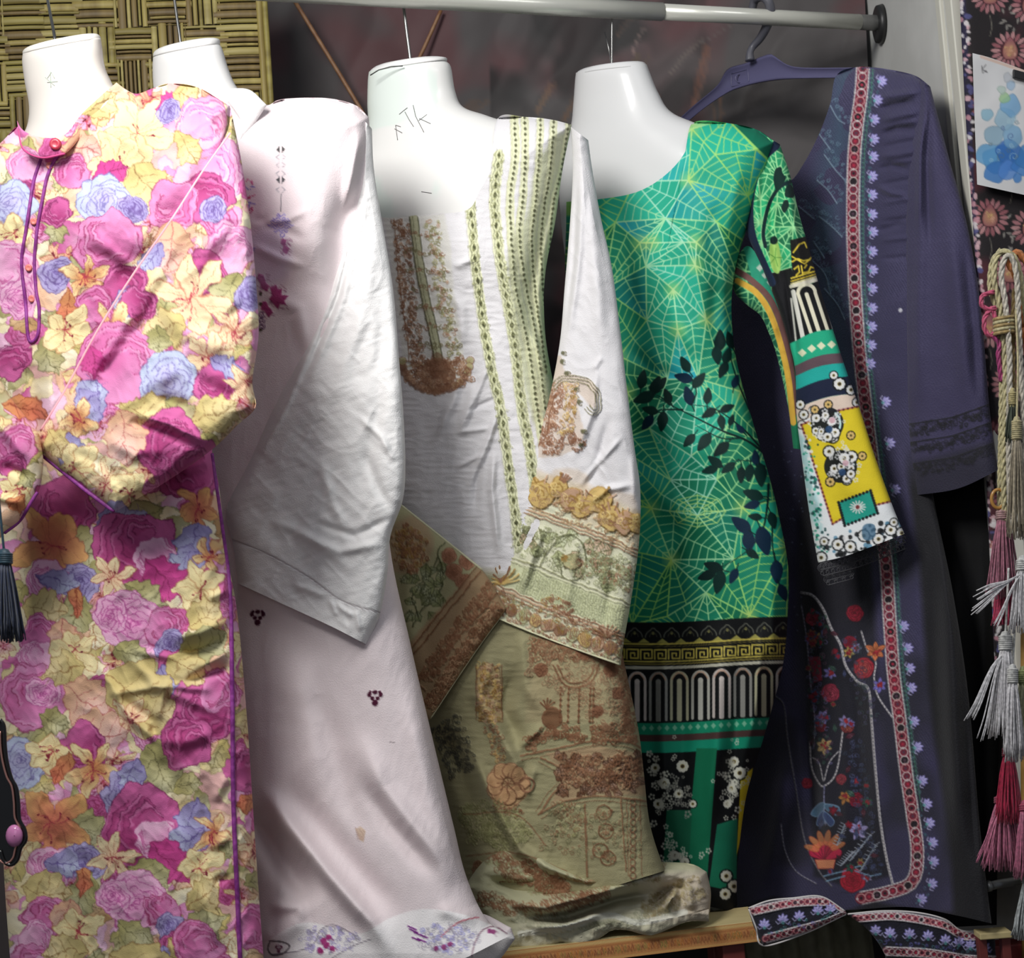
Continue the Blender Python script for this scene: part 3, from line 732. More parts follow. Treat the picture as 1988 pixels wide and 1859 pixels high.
# ------------------------------------------------------------------ pink floral tunic
def sew(name, parent, path, front, off, r, m, col=None, n=8, step=5, flat=None):
    """a cord or piping laid on a cloth surface"""
    q = resample(cr(path, 8), max(4, int(plen(cr(path, 8)) / step)))
    D = front(q[:, 0], q[:, 1]) - off
    return tube(name, P(q[:, 0], q[:, 1], D), r, m, parent, n=n)
def button(name, parent, x, y, front, r, m, off=.001):
    D = float(front(np.array([x * 1.]), np.array([y * 1.]))[0]) - off
    c = P(x, y, D); V = []; n = 16
    for rr, h in ((.0, .8), (.45, .75), (.7, 1.0), (1, .55), (1, 0)):
        for k in range(n):
            a = 6.2832 * k / n
            V.append(c + RT * r * rr * math.cos(a) + UP * r * rr * math.sin(a) - FW * h * r * .5)
    return mesh(name, V, [tuple(f) for f in grid_faces(5, n, wrap=True).tolist()], m, parent)

pink = thing('floral_tunic', P(230, 1850, 2.1), 'pink, cream and lilac floral tunic with purple piping at far left', 'tunic')
# purple trims are printed where they are stitched flat
for q in ([(408, 868), (430, 1020), (445, 1150), (450, 1350), (452, 1550), (458, 1700), (466, 1950)],):
    pass
pk_f = [([(330, 920), (440, 880)], 14, .010), ([(180, 460), (290, 560), (370, 620)], 26, -.010), ([(150, 440), (260, 520), (330, 590)], 14, .008), ([(390, 270), (300, 420), (200, 560)], 30, .006),
        ([(205, 230), (300, 300), (330, 420)], 26, .006), ([(60, 690), (70, 860)], 22, -.012), ([(95, 640), (100, 860)], 16, .010),
        ([(445, 1230), (400, 1260), (340, 1275)], 13, -.012), ([(450, 1200), (390, 1225), (330, 1240)], 12, .008), ([(450, 1290), (400, 1310), (350, 1330)], 11, -.010), ([(450, 1260), (380, 1300)], 9, .006),
        ([(180, 1270), (250, 1390), (330, 1460)], 9, .007), ([(230, 1250), (300, 1330), (440, 1390)], 10, .006), ([(190, 1350), (320, 1330), (430, 1340)], 8, .006), ([(210, 1340), (300, 1400), (300, 1480)], 9, -.005), ([(330, 1290), (300, 1420)], 9, .005), ([(250, 1260), (350, 1280)], 8, .005),
        ([(290, 1450), (340, 1520), (350, 1620)], 20, -.010), ([(420, 1420), (350, 1440), (300, 1430)], 14, .008), ([(60, 1260), (70, 1500), (50, 1700)], 26, .008), ([(120, 1280), (110, 1600)], 20, -.007),
        ([(400, 1500), (410, 1700)], 16, -.008), ([(380, 1700), (430, 1850)], 16, .008), ([(300, 1700), (330, 1900)], 20, .006), ([(140, 1700), (120, 1900)], 22, -.006), ([(240, 960), (250, 1200)], 30, .006), ([(20, 1050), (40, 1300)], 18, .006), ([(445, 1500), (410, 1560)], 10, .006), ([(450, 1140), (400, 1165)], 9, .006), ([(450, 1620), (400, 1650)], 9, .006), ([(450, 1700), (410, 1715)], 9, -.006)]
_, F_pink = piece('body', pink, COTTON,
    [(-70, 330), (0, 278), (34, 246), (46, 284), (82, 300), (124, 292), (160, 240), (205, 202), (226, 166), (262, 182), (295, 172), (330, 162), (385, 170), (446, 206)],
    [(25, 1930), (270, 1940), (520, 1930)], L=[(-75, 500), (-40, 800), (-12, 1080), (-6, 1300), (2, 1500), (8, 1700)], R=[(458, 330), (462, 520), (450, 700), (412, 850), (426, 950), (442, 1080), (462, 1200), (480, 1400), (490, 1550), (500, 1700), (512, 1860)],
    D0=2.12, cx=125, kx=.0003, A=.078, w=110, Ab=.045, edges=['L', 'R', [(226, 166), (262, 182), (330, 162), (385, 170), (446, 206)], [(-70, 330), (0, 278), (34, 246)]],
    folds=pk_f, bumps=[(215, 440, 90, 80, .022), (20, 440, 70, 80, .018)], wr=(.006, 90), wr2=[(.0022, 34, 60, .5), (.0012, 20, 30, -.6)], cv=cvp, step=2.0)
SLV = [([(90, 830), (230, 640), (380, 400), (452, 262)], 16, .006), ([(150, 800), (260, 650), (360, 500)], 16, -.007), ([(300, 560), (350, 640), (480, 700)], 20, .008), ([(250, 800), (330, 822), (405, 862)], 8, .010), ([(240, 815), (320, 838), (395, 876)], 8, -.009), ([(300, 770), (360, 790), (370, 830)], 14, -.009), ([(410, 640), (470, 560)], 15, .006), ([(340, 700), (420, 760), (480, 770)], 14, -.006), ([(200, 850), (260, 880), (330, 870)], 14, .007), ([(330, 940), (370, 890), (400, 880)], 10, -.006), ([(440, 330), (430, 450), (350, 560)], 16, .006), ([(400, 700), (300, 740), (200, 820)], 18, .006), ([(120, 870), (200, 900), (250, 960)], 12, -.004)]
_, F_ps = piece('sleeve', pink, COTTON, [(447, 208), (453, 235)], [(66, 872), (224, 993)], L=[(440, 258), (395, 330), (330, 430), (260, 530), (190, 640), (130, 750), (78, 835)], R=[(470, 320), (486, 430), (498, 560), (502, 650), (490, 740), (496, 790), (462, 824), (412, 872), (330, 930)],
    D0=1.995, cx=447, kx=.00028, A=.034, w=50, Ab=.016, folds=SLV, wr=(.006, 80), wr2=[(.0022, 30, 60, .9), (.0012, 18, 30, -.3)], cv=cvp, step=2.0, edges='LRB', dmod=lambda X, Y: -.085 * np.clip((Y - 225) / 200, 0, 1) - .035 * np.clip((Y - 500) / 300, 0, 1))
_, F_ps2 = piece('sleeve', pink, COTTON, [(-60, 560), (0, 735), (76, 842)], [(-60, 1120), (8, 1035)], L=[(-70, 820)], R=[(84, 900), (72, 962), (38, 1010)], D0=1.945, cx=20, kx=.0, A=.024, w=40, Ab=.015, folds=[([(-20, 800), (60, 900)], 12, .006), ([(0, 900), (60, 930)], 9, -.005), ([(-20, 960), (50, 980)], 9, .005)], wr=(.004, 50), cv=cvp, step=2.2, edges='TLRB')
_, F_pc = piece('collar', pink, COTTON, [(33, 234), (42, 250), (62, 262), (96, 268), (128, 260), (158, 222), (196, 186), (226, 160)], [(36, 252), (46, 290), (82, 306), (126, 298), (162, 262), (206, 228), (252, 180)], D0=2.03, cx=100, kx=.0001, A=.004, w=10, Ab=.004, wr=(.001, 30), cv=cvp, step=1.6, edges='TB', dmod=lambda X, Y: .05 * np.clip((X - 130) / 110, 0, 1) + .02 * np.clip((60 - X) / 30, 0, 1))
PIPE = mat('purple_piping', (150, 60, 150), rough=.6, col2=(118, 42, 116), vscale=150)
PINKP = mat('peach_piping', (236, 178, 186), rough=.6)
sew('placket_piping', pink, [(112, 300), (100, 322), (90, 350), (82, 390), (73, 440), (67, 505), (70, 560), (76, 600), (74, 648), (62, 664), (54, 650), (50, 590), (42, 510), (50, 450), (58, 398), (66, 350), (80, 308)], F_pink, .001, .0024, PIPE)
sew('side_piping', pink, [(410, 880), (430, 1020), (446, 1150), (451, 1350), (453, 1550), (459, 1700), (468, 1900)], F_pink, .001, .0032, PIPE)
sew('hem_piping', pink, [(66, 870), (110, 905), (165, 950), (222, 992)], F_ps, .001, .0030, PIPE)
sew('hem_piping', pink, [(8, 1034), (38, 1010), (60, 975), (72, 955)], F_ps2, .001, .0026, PIPE)
sew('sleeve_seam', pink, [(448, 258), (395, 332), (330, 432), (260, 532), (190, 642), (130, 752), (80, 835)], F_ps, .001, .0021, PINKP)
sew('collar_piping', pink, [(36, 252), (46, 290), (82, 306), (126, 298)], F_pc, .0005, .0014, mat('magenta_piping', (200, 70, 130), rough=.6))
BTN = mat('loop_button', (214, 120, 110), rough=.4)
for y, x in ((322, 97), (430, 66), (520, 56), (580, 62)): button('button', pink, x, y, F_pink, .005, BTN)
button('button', pink, 108, 280, F_pc, .008, mat('collar_button', (190, 60, 80), rough=.3))

# ------------------------------------------------------------------ white tunic
cvw = Cv(400, 150, 1040, 1960, (226, 214, 216))
VIO, PLUM = (110, 96, 190), (140, 40, 96)
def diamond(cv, x, y, w_, h_, c, a=1, h=1): cv.poly([(x - w_, y), (x, y - h_), (x + w_, y), (x, y + h_)], c, a, h=h)
for y, c in ((290, (70, 70, 70)), (349, (70, 70, 74))):
    for s in (-1, 1): cvw.poly([(545 + s * 2, y - 7), (545 + s * 9, y), (545 + s * 2, y + 7)], c, h=1)
for y in (305, 320, 337, 368):
    for s in (-1, 1):
        cvw.line([(545 + s * 3, y - 5), (545 + s * 9, y), (545 + s * 3, y + 5)], 1.6, (150, 146, 156), .8, h=1)
cvw.line([(546, 376), (545, 410)], 1.6, (120, 116, 122), h=1)
R = random.Random(2)
for r_ in range(6):
    for k in range(-4 + abs(r_ - 3), 5 - abs(r_ - 3)):
        x, y = 545 + k * 5.4 + R.uniform(-1, 1), 418 + r_ * 6
        cvw.line([(x - 3, y), (x, y - 3 if k % 2 else y + 3), (x + 3, y)], 2, R.choice([VIO, (150, 140, 210)]), .85, h=1.5)
def stitchblob(cv, pts, c, R, n=24):
    cv.poly(pts, c, .9, h=1.2)
    p = np.asarray(pts); lo, hi = p.min(0), p.max(0)
    for k in range(n):
        x, y = R.uniform(lo[0], hi[0]), R.uniform(lo[1], hi[1])
        cv.line([(x, y), (x + 5, y + 4)], 1.4, dk(c, .7), .5)
stitchblob(cvw, [(548, 462), (556, 466), (554, 476), (562, 482), (556, 494), (548, 488), (550, 478), (544, 472)], (150, 50, 110), R)
cvw.ring(548, 456, 4, 1.5, VIO)
for pts in ([(502, 530), (512, 534), (516, 548), (524, 556), (518, 566), (508, 560), (504, 548), (498, 540)], [(524, 558), (536, 552), (540, 562), (548, 560), (546, 572), (560, 574), (552, 584), (556, 592), (544, 590), (540, 600), (530, 588), (522, 580), (528, 572)], [(508, 586), (516, 584), (522, 596), (530, 606), (522, 616), (514, 604), (506, 600)]):
    stitchblob(cvw, pts, (158, 48, 108), R)
for y in (610, 622, 634): cvw.line(curl(508, y, 7, y, 1.4), 2, (110, 74, 110), h=1)
for y in (570, 590, 640): cvw.disc(506, y, 3.5, (84, 74, 60), h=1)
for y, c in ((352, (190, 60, 120)), (364, VIO), (380, (190, 60, 110)), (396, VIO), (408, (180, 50, 100)), (480, VIO), (560, VIO), (650, (150, 120, 190))):
    for k in range(4): cvw.line([(478 + R.uniform(-4, 12), y + R.uniform(-6, 6)), (482 + R.uniform(-4, 14), y + R.uniform(-6, 8))], 2, c, .8, h=1)
cvw.C[:, :] = cvw.C
w_ = cvw.win([(470, 430), (575, 560)], 0); X, Y = w_[1], w_[2]
cvw.mix(w_[0], np.clip(1 - np.hypot((X - 515) / 60, (Y - 500) / 70), 0, .35), (214, 208, 244), 0)
def motif(cv, x, y, c=(70, 20, 44), s=1.0):
    for dx, dy, rx, ry in ((-11, -4, 4, 5), (11, -4, 4, 5), (0, -9, 5, 4), (-5, 3, 4, 4), (5, 3, 4, 4), (0, 12, 6, 6), (-9, -9, 3, 3), (9, -9, 3, 3)):
        cv.disc(x + dx * s, y + dy * s, rx * s, c, h=1.2, ry=ry * s)
    cv.disc(x, y - 2, 3, (200, 190, 195), .8)
motif(cvw, 500, 1196); motif(cvw, 728, 1352)
cvw.poly([(690, 1608), (700, 1604), (710, 1612), (706, 1634), (698, 1630)], (206, 176, 140), .6)
for k in range(7): cvw.line([(690 + k * 3, 1606 + k), (694 + k * 2, 1630)], 1.2, (170, 140, 130), .6, h=1)
cvw.line([(757, 1440), (766, 1441)], 2, (120, 110, 112), .7)
# hem band with stitched curls
hem = [(515, 1830), (560, 1800), (600, 1790), (650, 1800), (700, 1812), (760, 1780), (820, 1764), (880, 1770), (930, 1785), (1000, 1815)]
hq = resample(cr(hem, 6), 60)
cvw.poly(np.vstack([hq, [(1030, 1960), (500, 1960)]]), (240, 238, 238), .9)
def fillc(cv, cx, cy, rx, ry, n, cols, R, r=(3, 7)):
    for k in range(n):
        a = R.uniform(0, 6.28); q = math.sqrt(R.random())
        cv.line(curl(cx + rx * q * math.cos(a), cy + ry * q * math.sin(a), R.uniform(*r), R.uniform(0, 6), 1.1, R.choice((-1, 1)), 8), 1.5, R.choice(cols), .75, h=.8)
cvw.line(cr([(530, 1852), (580, 1845), (610, 1830), (622, 1805), (650, 1795), (690, 1815)], 8), 2, (120, 110, 124), .8, h=1)
cvw.line(cr([(640, 1862), (680, 1838), (720, 1822)], 8), 2, (120, 110, 124), .8, h=1)
cvw.line(cr([(855, 1818), (890, 1790), (925, 1780)], 8), 2.4, (190, 80, 100), .8, h=1)
cvw.line(cr([(870, 1800), (905, 1785), (930, 1780)], 8), 1.4, (190, 80, 100), .8)
cvw.line(cr([(915, 1859), (922, 1830), (936, 1806), (960, 1798), (985, 1812)], 8), 2.2, (110, 60, 84), .8, h=1)
fillc(cvw, 640, 1825, 60, 26, 90, [(160, 154, 190), (140, 134, 150), (170, 160, 220)], R)
fillc(cvw, 870, 1820, 60, 30, 110, [(160, 154, 170), (150, 144, 160), (150, 150, 220)], R)
for (x, y) in ((628, 1826), (638, 1818), (634, 1834), (645, 1840), (622, 1845)): stitchblob(cvw, blob(x, y, 6, 7, .3, R), (160, 40, 110), R, 4)
for (x, y) in ((803, 1806), (812, 1812), (822, 1816), (808, 1822), (800, 1800), (818, 1824)): cvw.line([(x - 8, y - 3), (x + 8, y + 4)], 3, (120, 40, 130), h=1.2)
for (x, y) in ((862, 1838), (874, 1832), (846, 1840), (950, 1806), (958, 1808)): stitchblob(cvw, blob(x, y, 5, 6, .3, R), (150, 60, 120), R, 3)
cvw.line(cr([(524, 1826), (520, 1842), (530, 1854), (550, 1850), (562, 1836), (548, 1828), (524, 1826)], 5), 3, (60, 50, 56), .8)
motif(cvw, 541, 1840, (110, 50, 80), .5)
white = thing('white_tunic', P(650, 1850, 2.22), 'plain white tunic with plum and violet stitched motifs and wide cuffed sleeve', 'tunic')
wt_f = [([(700, 330), (660, 450), (655, 650)], 26, -.016), ([(640, 260), (600, 420), (600, 560)], 40, .010), ([(700, 245), (686, 320), (668, 420)], 10, .012), ([(480, 420), (560, 450), (600, 470)], 10, -.004), ([(478, 470), (540, 500), (600, 520)], 9, .004), ([(480, 440), (560, 425), (610, 400)], 8, .004),
        ([(500, 560), (580, 600), (600, 700)], 14, .004), ([(500, 1510), (560, 1600), (640, 1700), (720, 1790), (770, 1870)], 17, .022), ([(480, 1560), (550, 1670), (620, 1760)], 26, -.024), ([(540, 1500), (620, 1600), (720, 1720), (800, 1800)], 26, -.012), ([(600, 1300), (640, 1420), (680, 1560), (730, 1650)], 26, -.008), ([(690, 1400), (740, 1530), (830, 1640), (900, 1740)], 22, .014), ([(690, 1490), (760, 1600), (860, 1710)], 20, -.012),
        ([(560, 1250), (600, 1400), (610, 1560)], 36, .008), ([(500, 1840), (560, 1800), (600, 1770)], 22, .01), ([(780, 1300), (840, 1560), (900, 1720)], 22, .008), ([(520, 1760), (580, 1760), (590, 1790)], 12, .008), ([(840, 1760), (930, 1790)], 14, .006)]
_, F_w = piece('body', white, LINEN, [(300, 330), (400, 210), (470, 195), (516, 205), (540, 194), (580, 190), (640, 191), (690, 204), (716, 228)], [(470, 1930), (700, 1900), (860, 1875), (992, 1815)], L=[(330, 700), (380, 1200), (440, 1600)], R=[(725, 360), (735, 600), (745, 850), (757, 1060), (797, 1250), (832, 1400), (880, 1600), (905, 1700), (945, 1785)],
    D0=2.26, cx=370, kx=.0003, A=.075, w=110, Ab=.05, edges=['L', 'R', [(516, 205), (560, 191), (640, 191), (690, 204), (716, 228)]], folds=wt_f, bumps=[(560, 440, 100, 90, .022)], wr=(.0025, 110), wr2=[(.0006, 20, 50, .2)], cv=cvw, step=2.4, hs=.0008, dmod=lambda X, Y: -.05 * (lambda t: t * t)(np.clip((Y - 1250) / 600, 0, 1)))
LCOL = (232, 231, 230)
cvs = Cv(420, 200, 820, 1290, LCOL)
for q in ([(448, 1046), (520, 1075), (600, 1120), (665, 1166), (742, 1190)],): cvs.line(cr(q, 8), 2, (150, 140, 144), .8, h=-2); cvs.line(cr([(a, b + 4) for a, b in q], 8), 1.2, (190, 186, 188), .8)
ws_f = [([(712, 300), (650, 560), (560, 780), (470, 960)], 7, .005), ([(722, 330), (666, 580), (590, 770)], 8, .005), ([(716, 330), (658, 570), (580, 760)], 5, -.005), ([(735, 420), (700, 620), (640, 800)], 16, .006), ([(745, 520), (735, 800), (690, 1000)], 14, -.005), ([(560, 1030), (660, 1070), (760, 1050)], 9, .005), ([(600, 1010), (690, 1040), (770, 1000)], 7, -.005), ([(700, 860), (740, 960), (765, 1000)], 10, -.005), ([(690, 800), (740, 850), (770, 900)], 7, .004),
        ([(620, 880), (640, 960), (680, 1060)], 9, .003), ([(560, 1130), (640, 1160)], 7, .003), ([(650, 1170), (690, 1200)], 6, .004), ([(500, 1000), (600, 1040), (700, 1120)], 9, .003), ([(640, 1160), (655, 1200)], 5, .003), ([(668, 1170), (676, 1215)], 5, -.003), ([(690, 1180), (700, 1230)], 5, .003)]
piece('sleeve', white, LINEN, [(700, 226), (722, 250)], [(460, 1131), (540, 1168), (640, 1214), (712, 1251)], L=[(694, 330), (668, 460), (626, 590), (575, 700), (528, 795), (480, 900), (440, 985), (450, 1050), (456, 1100)], R=[(726, 330), (740, 420), (763, 560), (775, 700), (783, 800), (787, 900), (782, 970), (758, 1040), (752, 1110), (738, 1190)],
    D0=2.15, cx=710, kx=.0003, A=.028, w=50, Ab=.016, edges='LR', folds=ws_f, wr=(.0022, 90), wr2=[(.0016, 30, 90, .5), (.0012, 26, 70, -.8), (.0007, 14, 40, 1.2)], cv=cvs, step=2.4, dmod=lambda X, Y: -.06 * np.clip((Y - 260) / 500, 0, 1))
piece('collar', white, LINEN, [(440, 172), (484, 174), (518, 204)], [(440, 190), (470, 240), (462, 288)], L=[(436, 180)], R=[(497, 236)], D0=2.165, cx=480, kx=-.0001, A=.006, w=14, Ab=.004, col=LCOL, wr=(.001, 20), step=2, edges='TR')
piece('stitched_flap', white, LINEN, [(845, 1862), (880, 1795), (930, 1772), (992, 1800)], [(850, 1900), (900, 1885), (960, 1870), (1000, 1822)], D0=2.14, cx=900, kx=.0002, A=.012, w=24, Ab=.006, edges='TLRB', wr=(.003, 40), cv=cvw, step=2.0)

# ------------------------------------------------------------------ cream tunic with tan, sage and gold embroidery
SAGE, SAGED, TAN, TAND, BRN, GOLD, GOLDD, DGR = (196, 200, 164), (150, 152, 112), (186, 150, 122), (140, 100, 76), (124, 84, 62), (204, 174, 108), (150, 116, 60), (82, 84, 58)
CREAM = (222, 220, 222)
def filigree(cv, path, width, cols, R, step=5, r=(2.5, 6), h=1.2, lw=1.7):
    q, a = along(path, step)
    for (x, y), t in zip(q, a):
        for k in range(max(1, int(width / 9))):
            o = R.uniform(-width / 2, width / 2)
            cx_, cy_ = x - math.sin(t) * o + R.uniform(-2, 2), y + math.cos(t) * o + R.uniform(-2, 2)
            cv.line(curl(cx_, cy_, R.uniform(*r), R.uniform(0, 6.28), R.uniform(.7, 1.3), R.choice((-1, 1)), 8), lw, R.choice(cols), .85, h=h)
def band(cv, path, width, c, a=1.0, h=0): cv.line(cr(path, 8), width, c, a, h)
def beads(cv, path, step, c, rx, ry, R, h=1.4, ringc=None):
    q, a = along(path, step)
    for (x, y), t in zip(q, a):
        if ringc: 
            cv.poly(tf([(-ry * 1.7, 0), (0, -rx * 1.7), (ry * 1.7, 0), (0, rx * 1.7)], x, y, 1, t), ringc, .7, h=h * .6)
            for s in (-1, 1): cv.line(tf([(-ry * 1.5, s * rx * 1.2), (0, s * rx * 2.2), (ry * 1.5, s * rx * 1.2)], x, y, 1, t), 1.3, DGR, .55, h=h)
        cv.poly(tf([(-ry, 0), (0, -rx), (ry, 0), (0, rx)], x, y, 1, t), c, h=h)
R = random.Random(21)
cvc = Cv(700, 210, 1300, 1800, CREAM)
# striped shoulder: sage ground under rows of beads
stripes = [[(912, 372), (917, 450), (925, 530), (940, 640), (955, 720), (973, 800), (985, 890), (1000, 1000), (1010, 1100)],
           [(968, 300), (960, 380), (964, 450), (974, 530), (988, 600), (1000, 680), (1014, 800), (1028, 870), (1040, 960)],
           [(998, 228), (1000, 300), (990, 380), (992, 460), (1000, 550), (1014, 620), (1028, 690), (1042, 790), (1056, 880)],
           [(1018, 228), (1019, 300), (1015, 380), (1008, 460), (1020, 550), (1034, 620), (1046, 690), (1058, 790)],
           [(1049, 232), (1046, 300), (1040, 380), (1032, 470), (1038, 560), (1050, 650), (1060, 720)],
           [(1075, 236), (1068, 330), (1058, 390), (1050, 470), (1054, 560), (1064, 640)],
           [(1104, 240), (1090, 330), (1075, 390), (1068, 470), (1066, 560), (1070, 640)]]
cvc.poly(cr([(1052, 300), (1020, 420), (985, 500), (1000, 640), (1040, 830), (1110, 830), (1110, 300)], 6, True), SAGE, .85, soft=6)
for k, s_ in enumerate(stripes):
    band(cvc, s_, (19, 21, 17, 15, 14, 15, 13)[k], (222, 224, 184), .85)
    if k < 2:
        beads(cvc, s_, 21 if k == 0 else 19, DGR, 3.6, 7.5, R, ringc=(206, 208, 164))
        filigree(cvc, s_, 20, [(150, 152, 108), (176, 178, 134)], R, step=7, r=(2, 4), lw=1.2)
    else:
        beads(cvc, s_, 10.5 if k < 4 else 9.5, DGR, 3.0, 4.2, R)
        for o in (-6, 6): cvc.line(offset(s_, o, 60), 1, (176, 178, 140), .6)
    band(cvc, offset(s_, 11 if k < 2 else 8.5, 50), 1.2, (172, 170, 150), .5)
# front placket embroidery
cvc.poly([(742, 420), (862, 415), (874, 470), (880, 560), (900, 690), (912, 730), (850, 765), (785, 730), (780, 690), (768, 600), (756, 500)], (206, 204, 182), .35, soft=3)
filigree(cvc, [(777, 428), (782, 500), (790, 570), (800, 640), (812, 705)], 30, [TAND, BRN, TAN], R, step=3.4)
for s_, c in (([(764, 425), (770, 500), (776, 560), (788, 640), (794, 700)], TAND), ([(797, 424), (806, 500), (818, 570), (832, 640), (842, 700)], TAND)): band(cvc, s_, 1.8, c, .8, 1)
filigree(cvc, [(838, 428), (846, 500), (858, 570), (872, 640), (884, 690)], 26, [(160, 156, 110), (132, 128, 86), (176, 172, 126), TAN], R, step=3.8)
for o, c, w_ in ((0, (182, 182, 146), 14), (-8, (92, 92, 66), 2.4), (8, (92, 92, 66), 2.4), (-2, (120, 120, 88), 1.4)): cvc.line(offset([(802, 420), (812, 500), (826, 580), (842, 650), (852, 700)], -o, 40), w_, c, .9, h=1.5)
for y in range(450, 690, 36):
    x = 802 + (y - 420) * .18
    filigree(cvc, [(x - 28, y), (x + 46, y + 6)], 8, [TAND, (120, 112, 76)], R, step=5)
for a in np.linspace(math.pi * .0, math.pi * 1.0, 17):
    ex_, ey_ = 846 + 66 * math.cos(a), 700 + 58 * math.sin(a)
    cvc.line([(846, 705), (ex_, ey_)], 3, R.choice([TAND, BRN, (160, 140, 96)]), .6, h=1)
    cvc.disc(ex_, ey_, 7, R.choice([TAND, BRN, (170, 160, 110)]), .8, h=1.2); cvc.ring(ex_, ey_, 8, 1.5, BRN, .7, h=1)
cvc.disc(850, 728, 34, (136, 98, 72), .75, h=1.2); filigree(cvc, [(800, 712), (850, 735), (905, 712)], 56, [BRN, TAND, TAN, (150, 110, 84)], R, step=3.0, r=(3, 8))
cvc.poly(cr([(834, 700), (848, 684), (866, 700), (868, 730), (838, 730)], 4, True), BRN, .5, edge=BRN)
# lower panel: sage ground with brown architectural paisley print
low = [(690, 1090), (960, 1110), (1090, 1180), (1300, 1180), (1300, 1800), (700, 1800)]
cvc.poly(low, (160, 154, 118), 1, soft=12)
BB = [(134, 94, 68), (116, 78, 54), (150, 110, 82)]
def motifs(cv, R):
    cv.poly([(1030, 1240), (1230, 1240), (1240, 1400), (1020, 1400)], (176, 158, 122), .5, soft=10)
    filigree(cv, [(1030, 1262), (1120, 1256), (1220, 1270)], 44, BB, R, step=3.4, r=(3, 9))
    for r_ in (44, 36): cv.line(cr([(1118 - r_, 1290), (1118 - r_ * .6, 1290 + r_ * .8), (1118, 1290 + r_), (1118 + r_ * .7, 1290 + r_ * .7), (1118 + r_, 1290)], 6), 3, BB[1], .85, h=1)
    for x in (1088, 1104, 1124, 1146, 1152): cv.line([(x, 1335), (x - 2, 1400)], 3, BB[R.randrange(3)], .8, h=1); beads(cv, [(x, 1335), (x - 2, 1400)], 9, BB[1], 3, 3.5, R)
    cv.poly(blob(1072, 1392, 20, 9, .15, R), BB[1], .85, edge=BRN, h=1)
    for k in range(5): cv.line([(1060, 1374), (1048 + k * 7, 1354 + abs(k - 2) * 4)], 3, BB[1], .9, h=1)
    filigree(cv, [(1022, 1446), (1060, 1424), (1110, 1420), (1130, 1436)], 26, BB, R, step=2.8, r=(4, 8), lw=2.2)
    filigree(cv, [(1150, 1430), (1190, 1420), (1235, 1424)], 34, BB, R, step=3.2, r=(4, 9), lw=2.2)
    filigree(cv, [(1212, 1270), (1214, 1350), (1225, 1410)], 26, BB, R, step=2.6, r=(4, 8), lw=2.4)
    for pth in ([(1010, 1466), (1090, 1450), (1160, 1436), (1220, 1440), (1255, 1460)], [(1045, 1580), (1090, 1556), (1150, 1545), (1210, 1548), (1265, 1556)], [(1050, 1470), (1085, 1490), (1090, 1520), (1070, 1545), (1048, 1578)]):
        band(cv, pth, 4, BB[0], .8, 1); band(cv, offset(pth, 9, 40), 1.6, BB[1], .7, 1)
    cv.poly([(1060, 1462), (1160, 1445), (1255, 1465), (1262, 1545), (1150, 1540), (1070, 1560), (1092, 1500)], (176, 144, 112), .7, soft=4)
    for k in range(60):
        x, y = R.uniform(1080, 1250), R.uniform(1462, 1540)
        leaf(cv, x, y, R.uniform(16, 26), R, c=BB[R.randrange(3)], lobes=1, w=.34)
    filigree(cv, [(1090, 1500), (1160, 1490), (1240, 1500)], 60, BB, R, step=7, r=(6, 12), lw=1.6)
    filigree(cv, [(1100, 1620), (1110, 1560)], 50, [(150, 146, 100), (176, 172, 130), BB[0]], R, step=4)
    band(cv, [(1135, 1560), (1140, 1700)], 4, BB[0], .8, 1); band(cv, [(1205, 1550), (1215, 1690)], 3, BB[0], .8, 1)
    for y in range(1556, 1700, 13): cv.ring(1228, y, 5, 2.2, BRN, .9, h=1.2, ry=6)
    for o in (-14, 12): band(cv, [(1230 + o, 1550), (1234 + o, 1700)], 2, BB[0], .7)
    for x, y in ((1172, 1576), (1176, 1612), (1165, 1650), (1180, 1665)): cv.ring(x, y, 14, 3, BB[1], .8, h=1); filigree(cv, [(x - 12, y), (x + 12, y + 3)], 14, BB, R, step=3)
    filigree(cv, [(1040, 1250), (1130, 1300), (1215, 1380)], 120, [(140, 106, 80), (150, 118, 90)], R, step=9, lw=1.3, r=(4, 9), h=1)
    filigree(cv, [(1060, 1600), (1150, 1620), (1240, 1620)], 90, [(140, 110, 82), (130, 128, 92)], R, step=11, lw=1.3, r=(3, 7), h=1)
    for x, y, r_ in ((1135, 1265, 16), (1185, 1300, 13), (1050, 1300, 13), (1200, 1345, 12), (1160, 1380, 11)): rose(cv, x, y, r_, BB[2], BB[1], BRN, R)
    # small arch column at the left and bouquet
    cv.poly([(925, 1300), (945, 1284), (970, 1300), (976, 1400), (930, 1400)], (196, 168, 124), .7, edge=BB[1])
    filigree(cv, [(950, 1290), (948, 1400)], 46, [GOLD, GOLDD, TAN, BB[0]], R, step=3.2)
    for o in (-24, 26): band(cv, [(948 + o, 1290), (948 + o, 1395)], 2, BB[1], .8, 1)
    filigree(cv, [(950, 1410), (962, 1440), (970, 1475)], 26, [BB[0], (186, 150, 96)], R, step=3.4)
    cv.poly(blob(985, 1520, 42, 10, .2, R), (186, 150, 110), .8, edge=BRN)
    for k in range(9):
        a = k * .7; cv.poly(blob(985 + 26 * math.cos(a), 1520 + 26 * math.sin(a), 15, 6, .2, R), (198, 158, 116), .9, edge=BRN, ew=2.2, h=1.5)
    for k in range(8): a = k * .8; cv.line([(985, 1520), (985 + 20 * math.cos(a), 1520 + 20 * math.sin(a))], 2, BRN, .8, h=1)
    cv.ring(1022, 1522, 14, 4, TAND, .9, h=1.5); filigree(cv, [(960, 1560), (1010, 1575)], 26, BB, R, step=3.4)
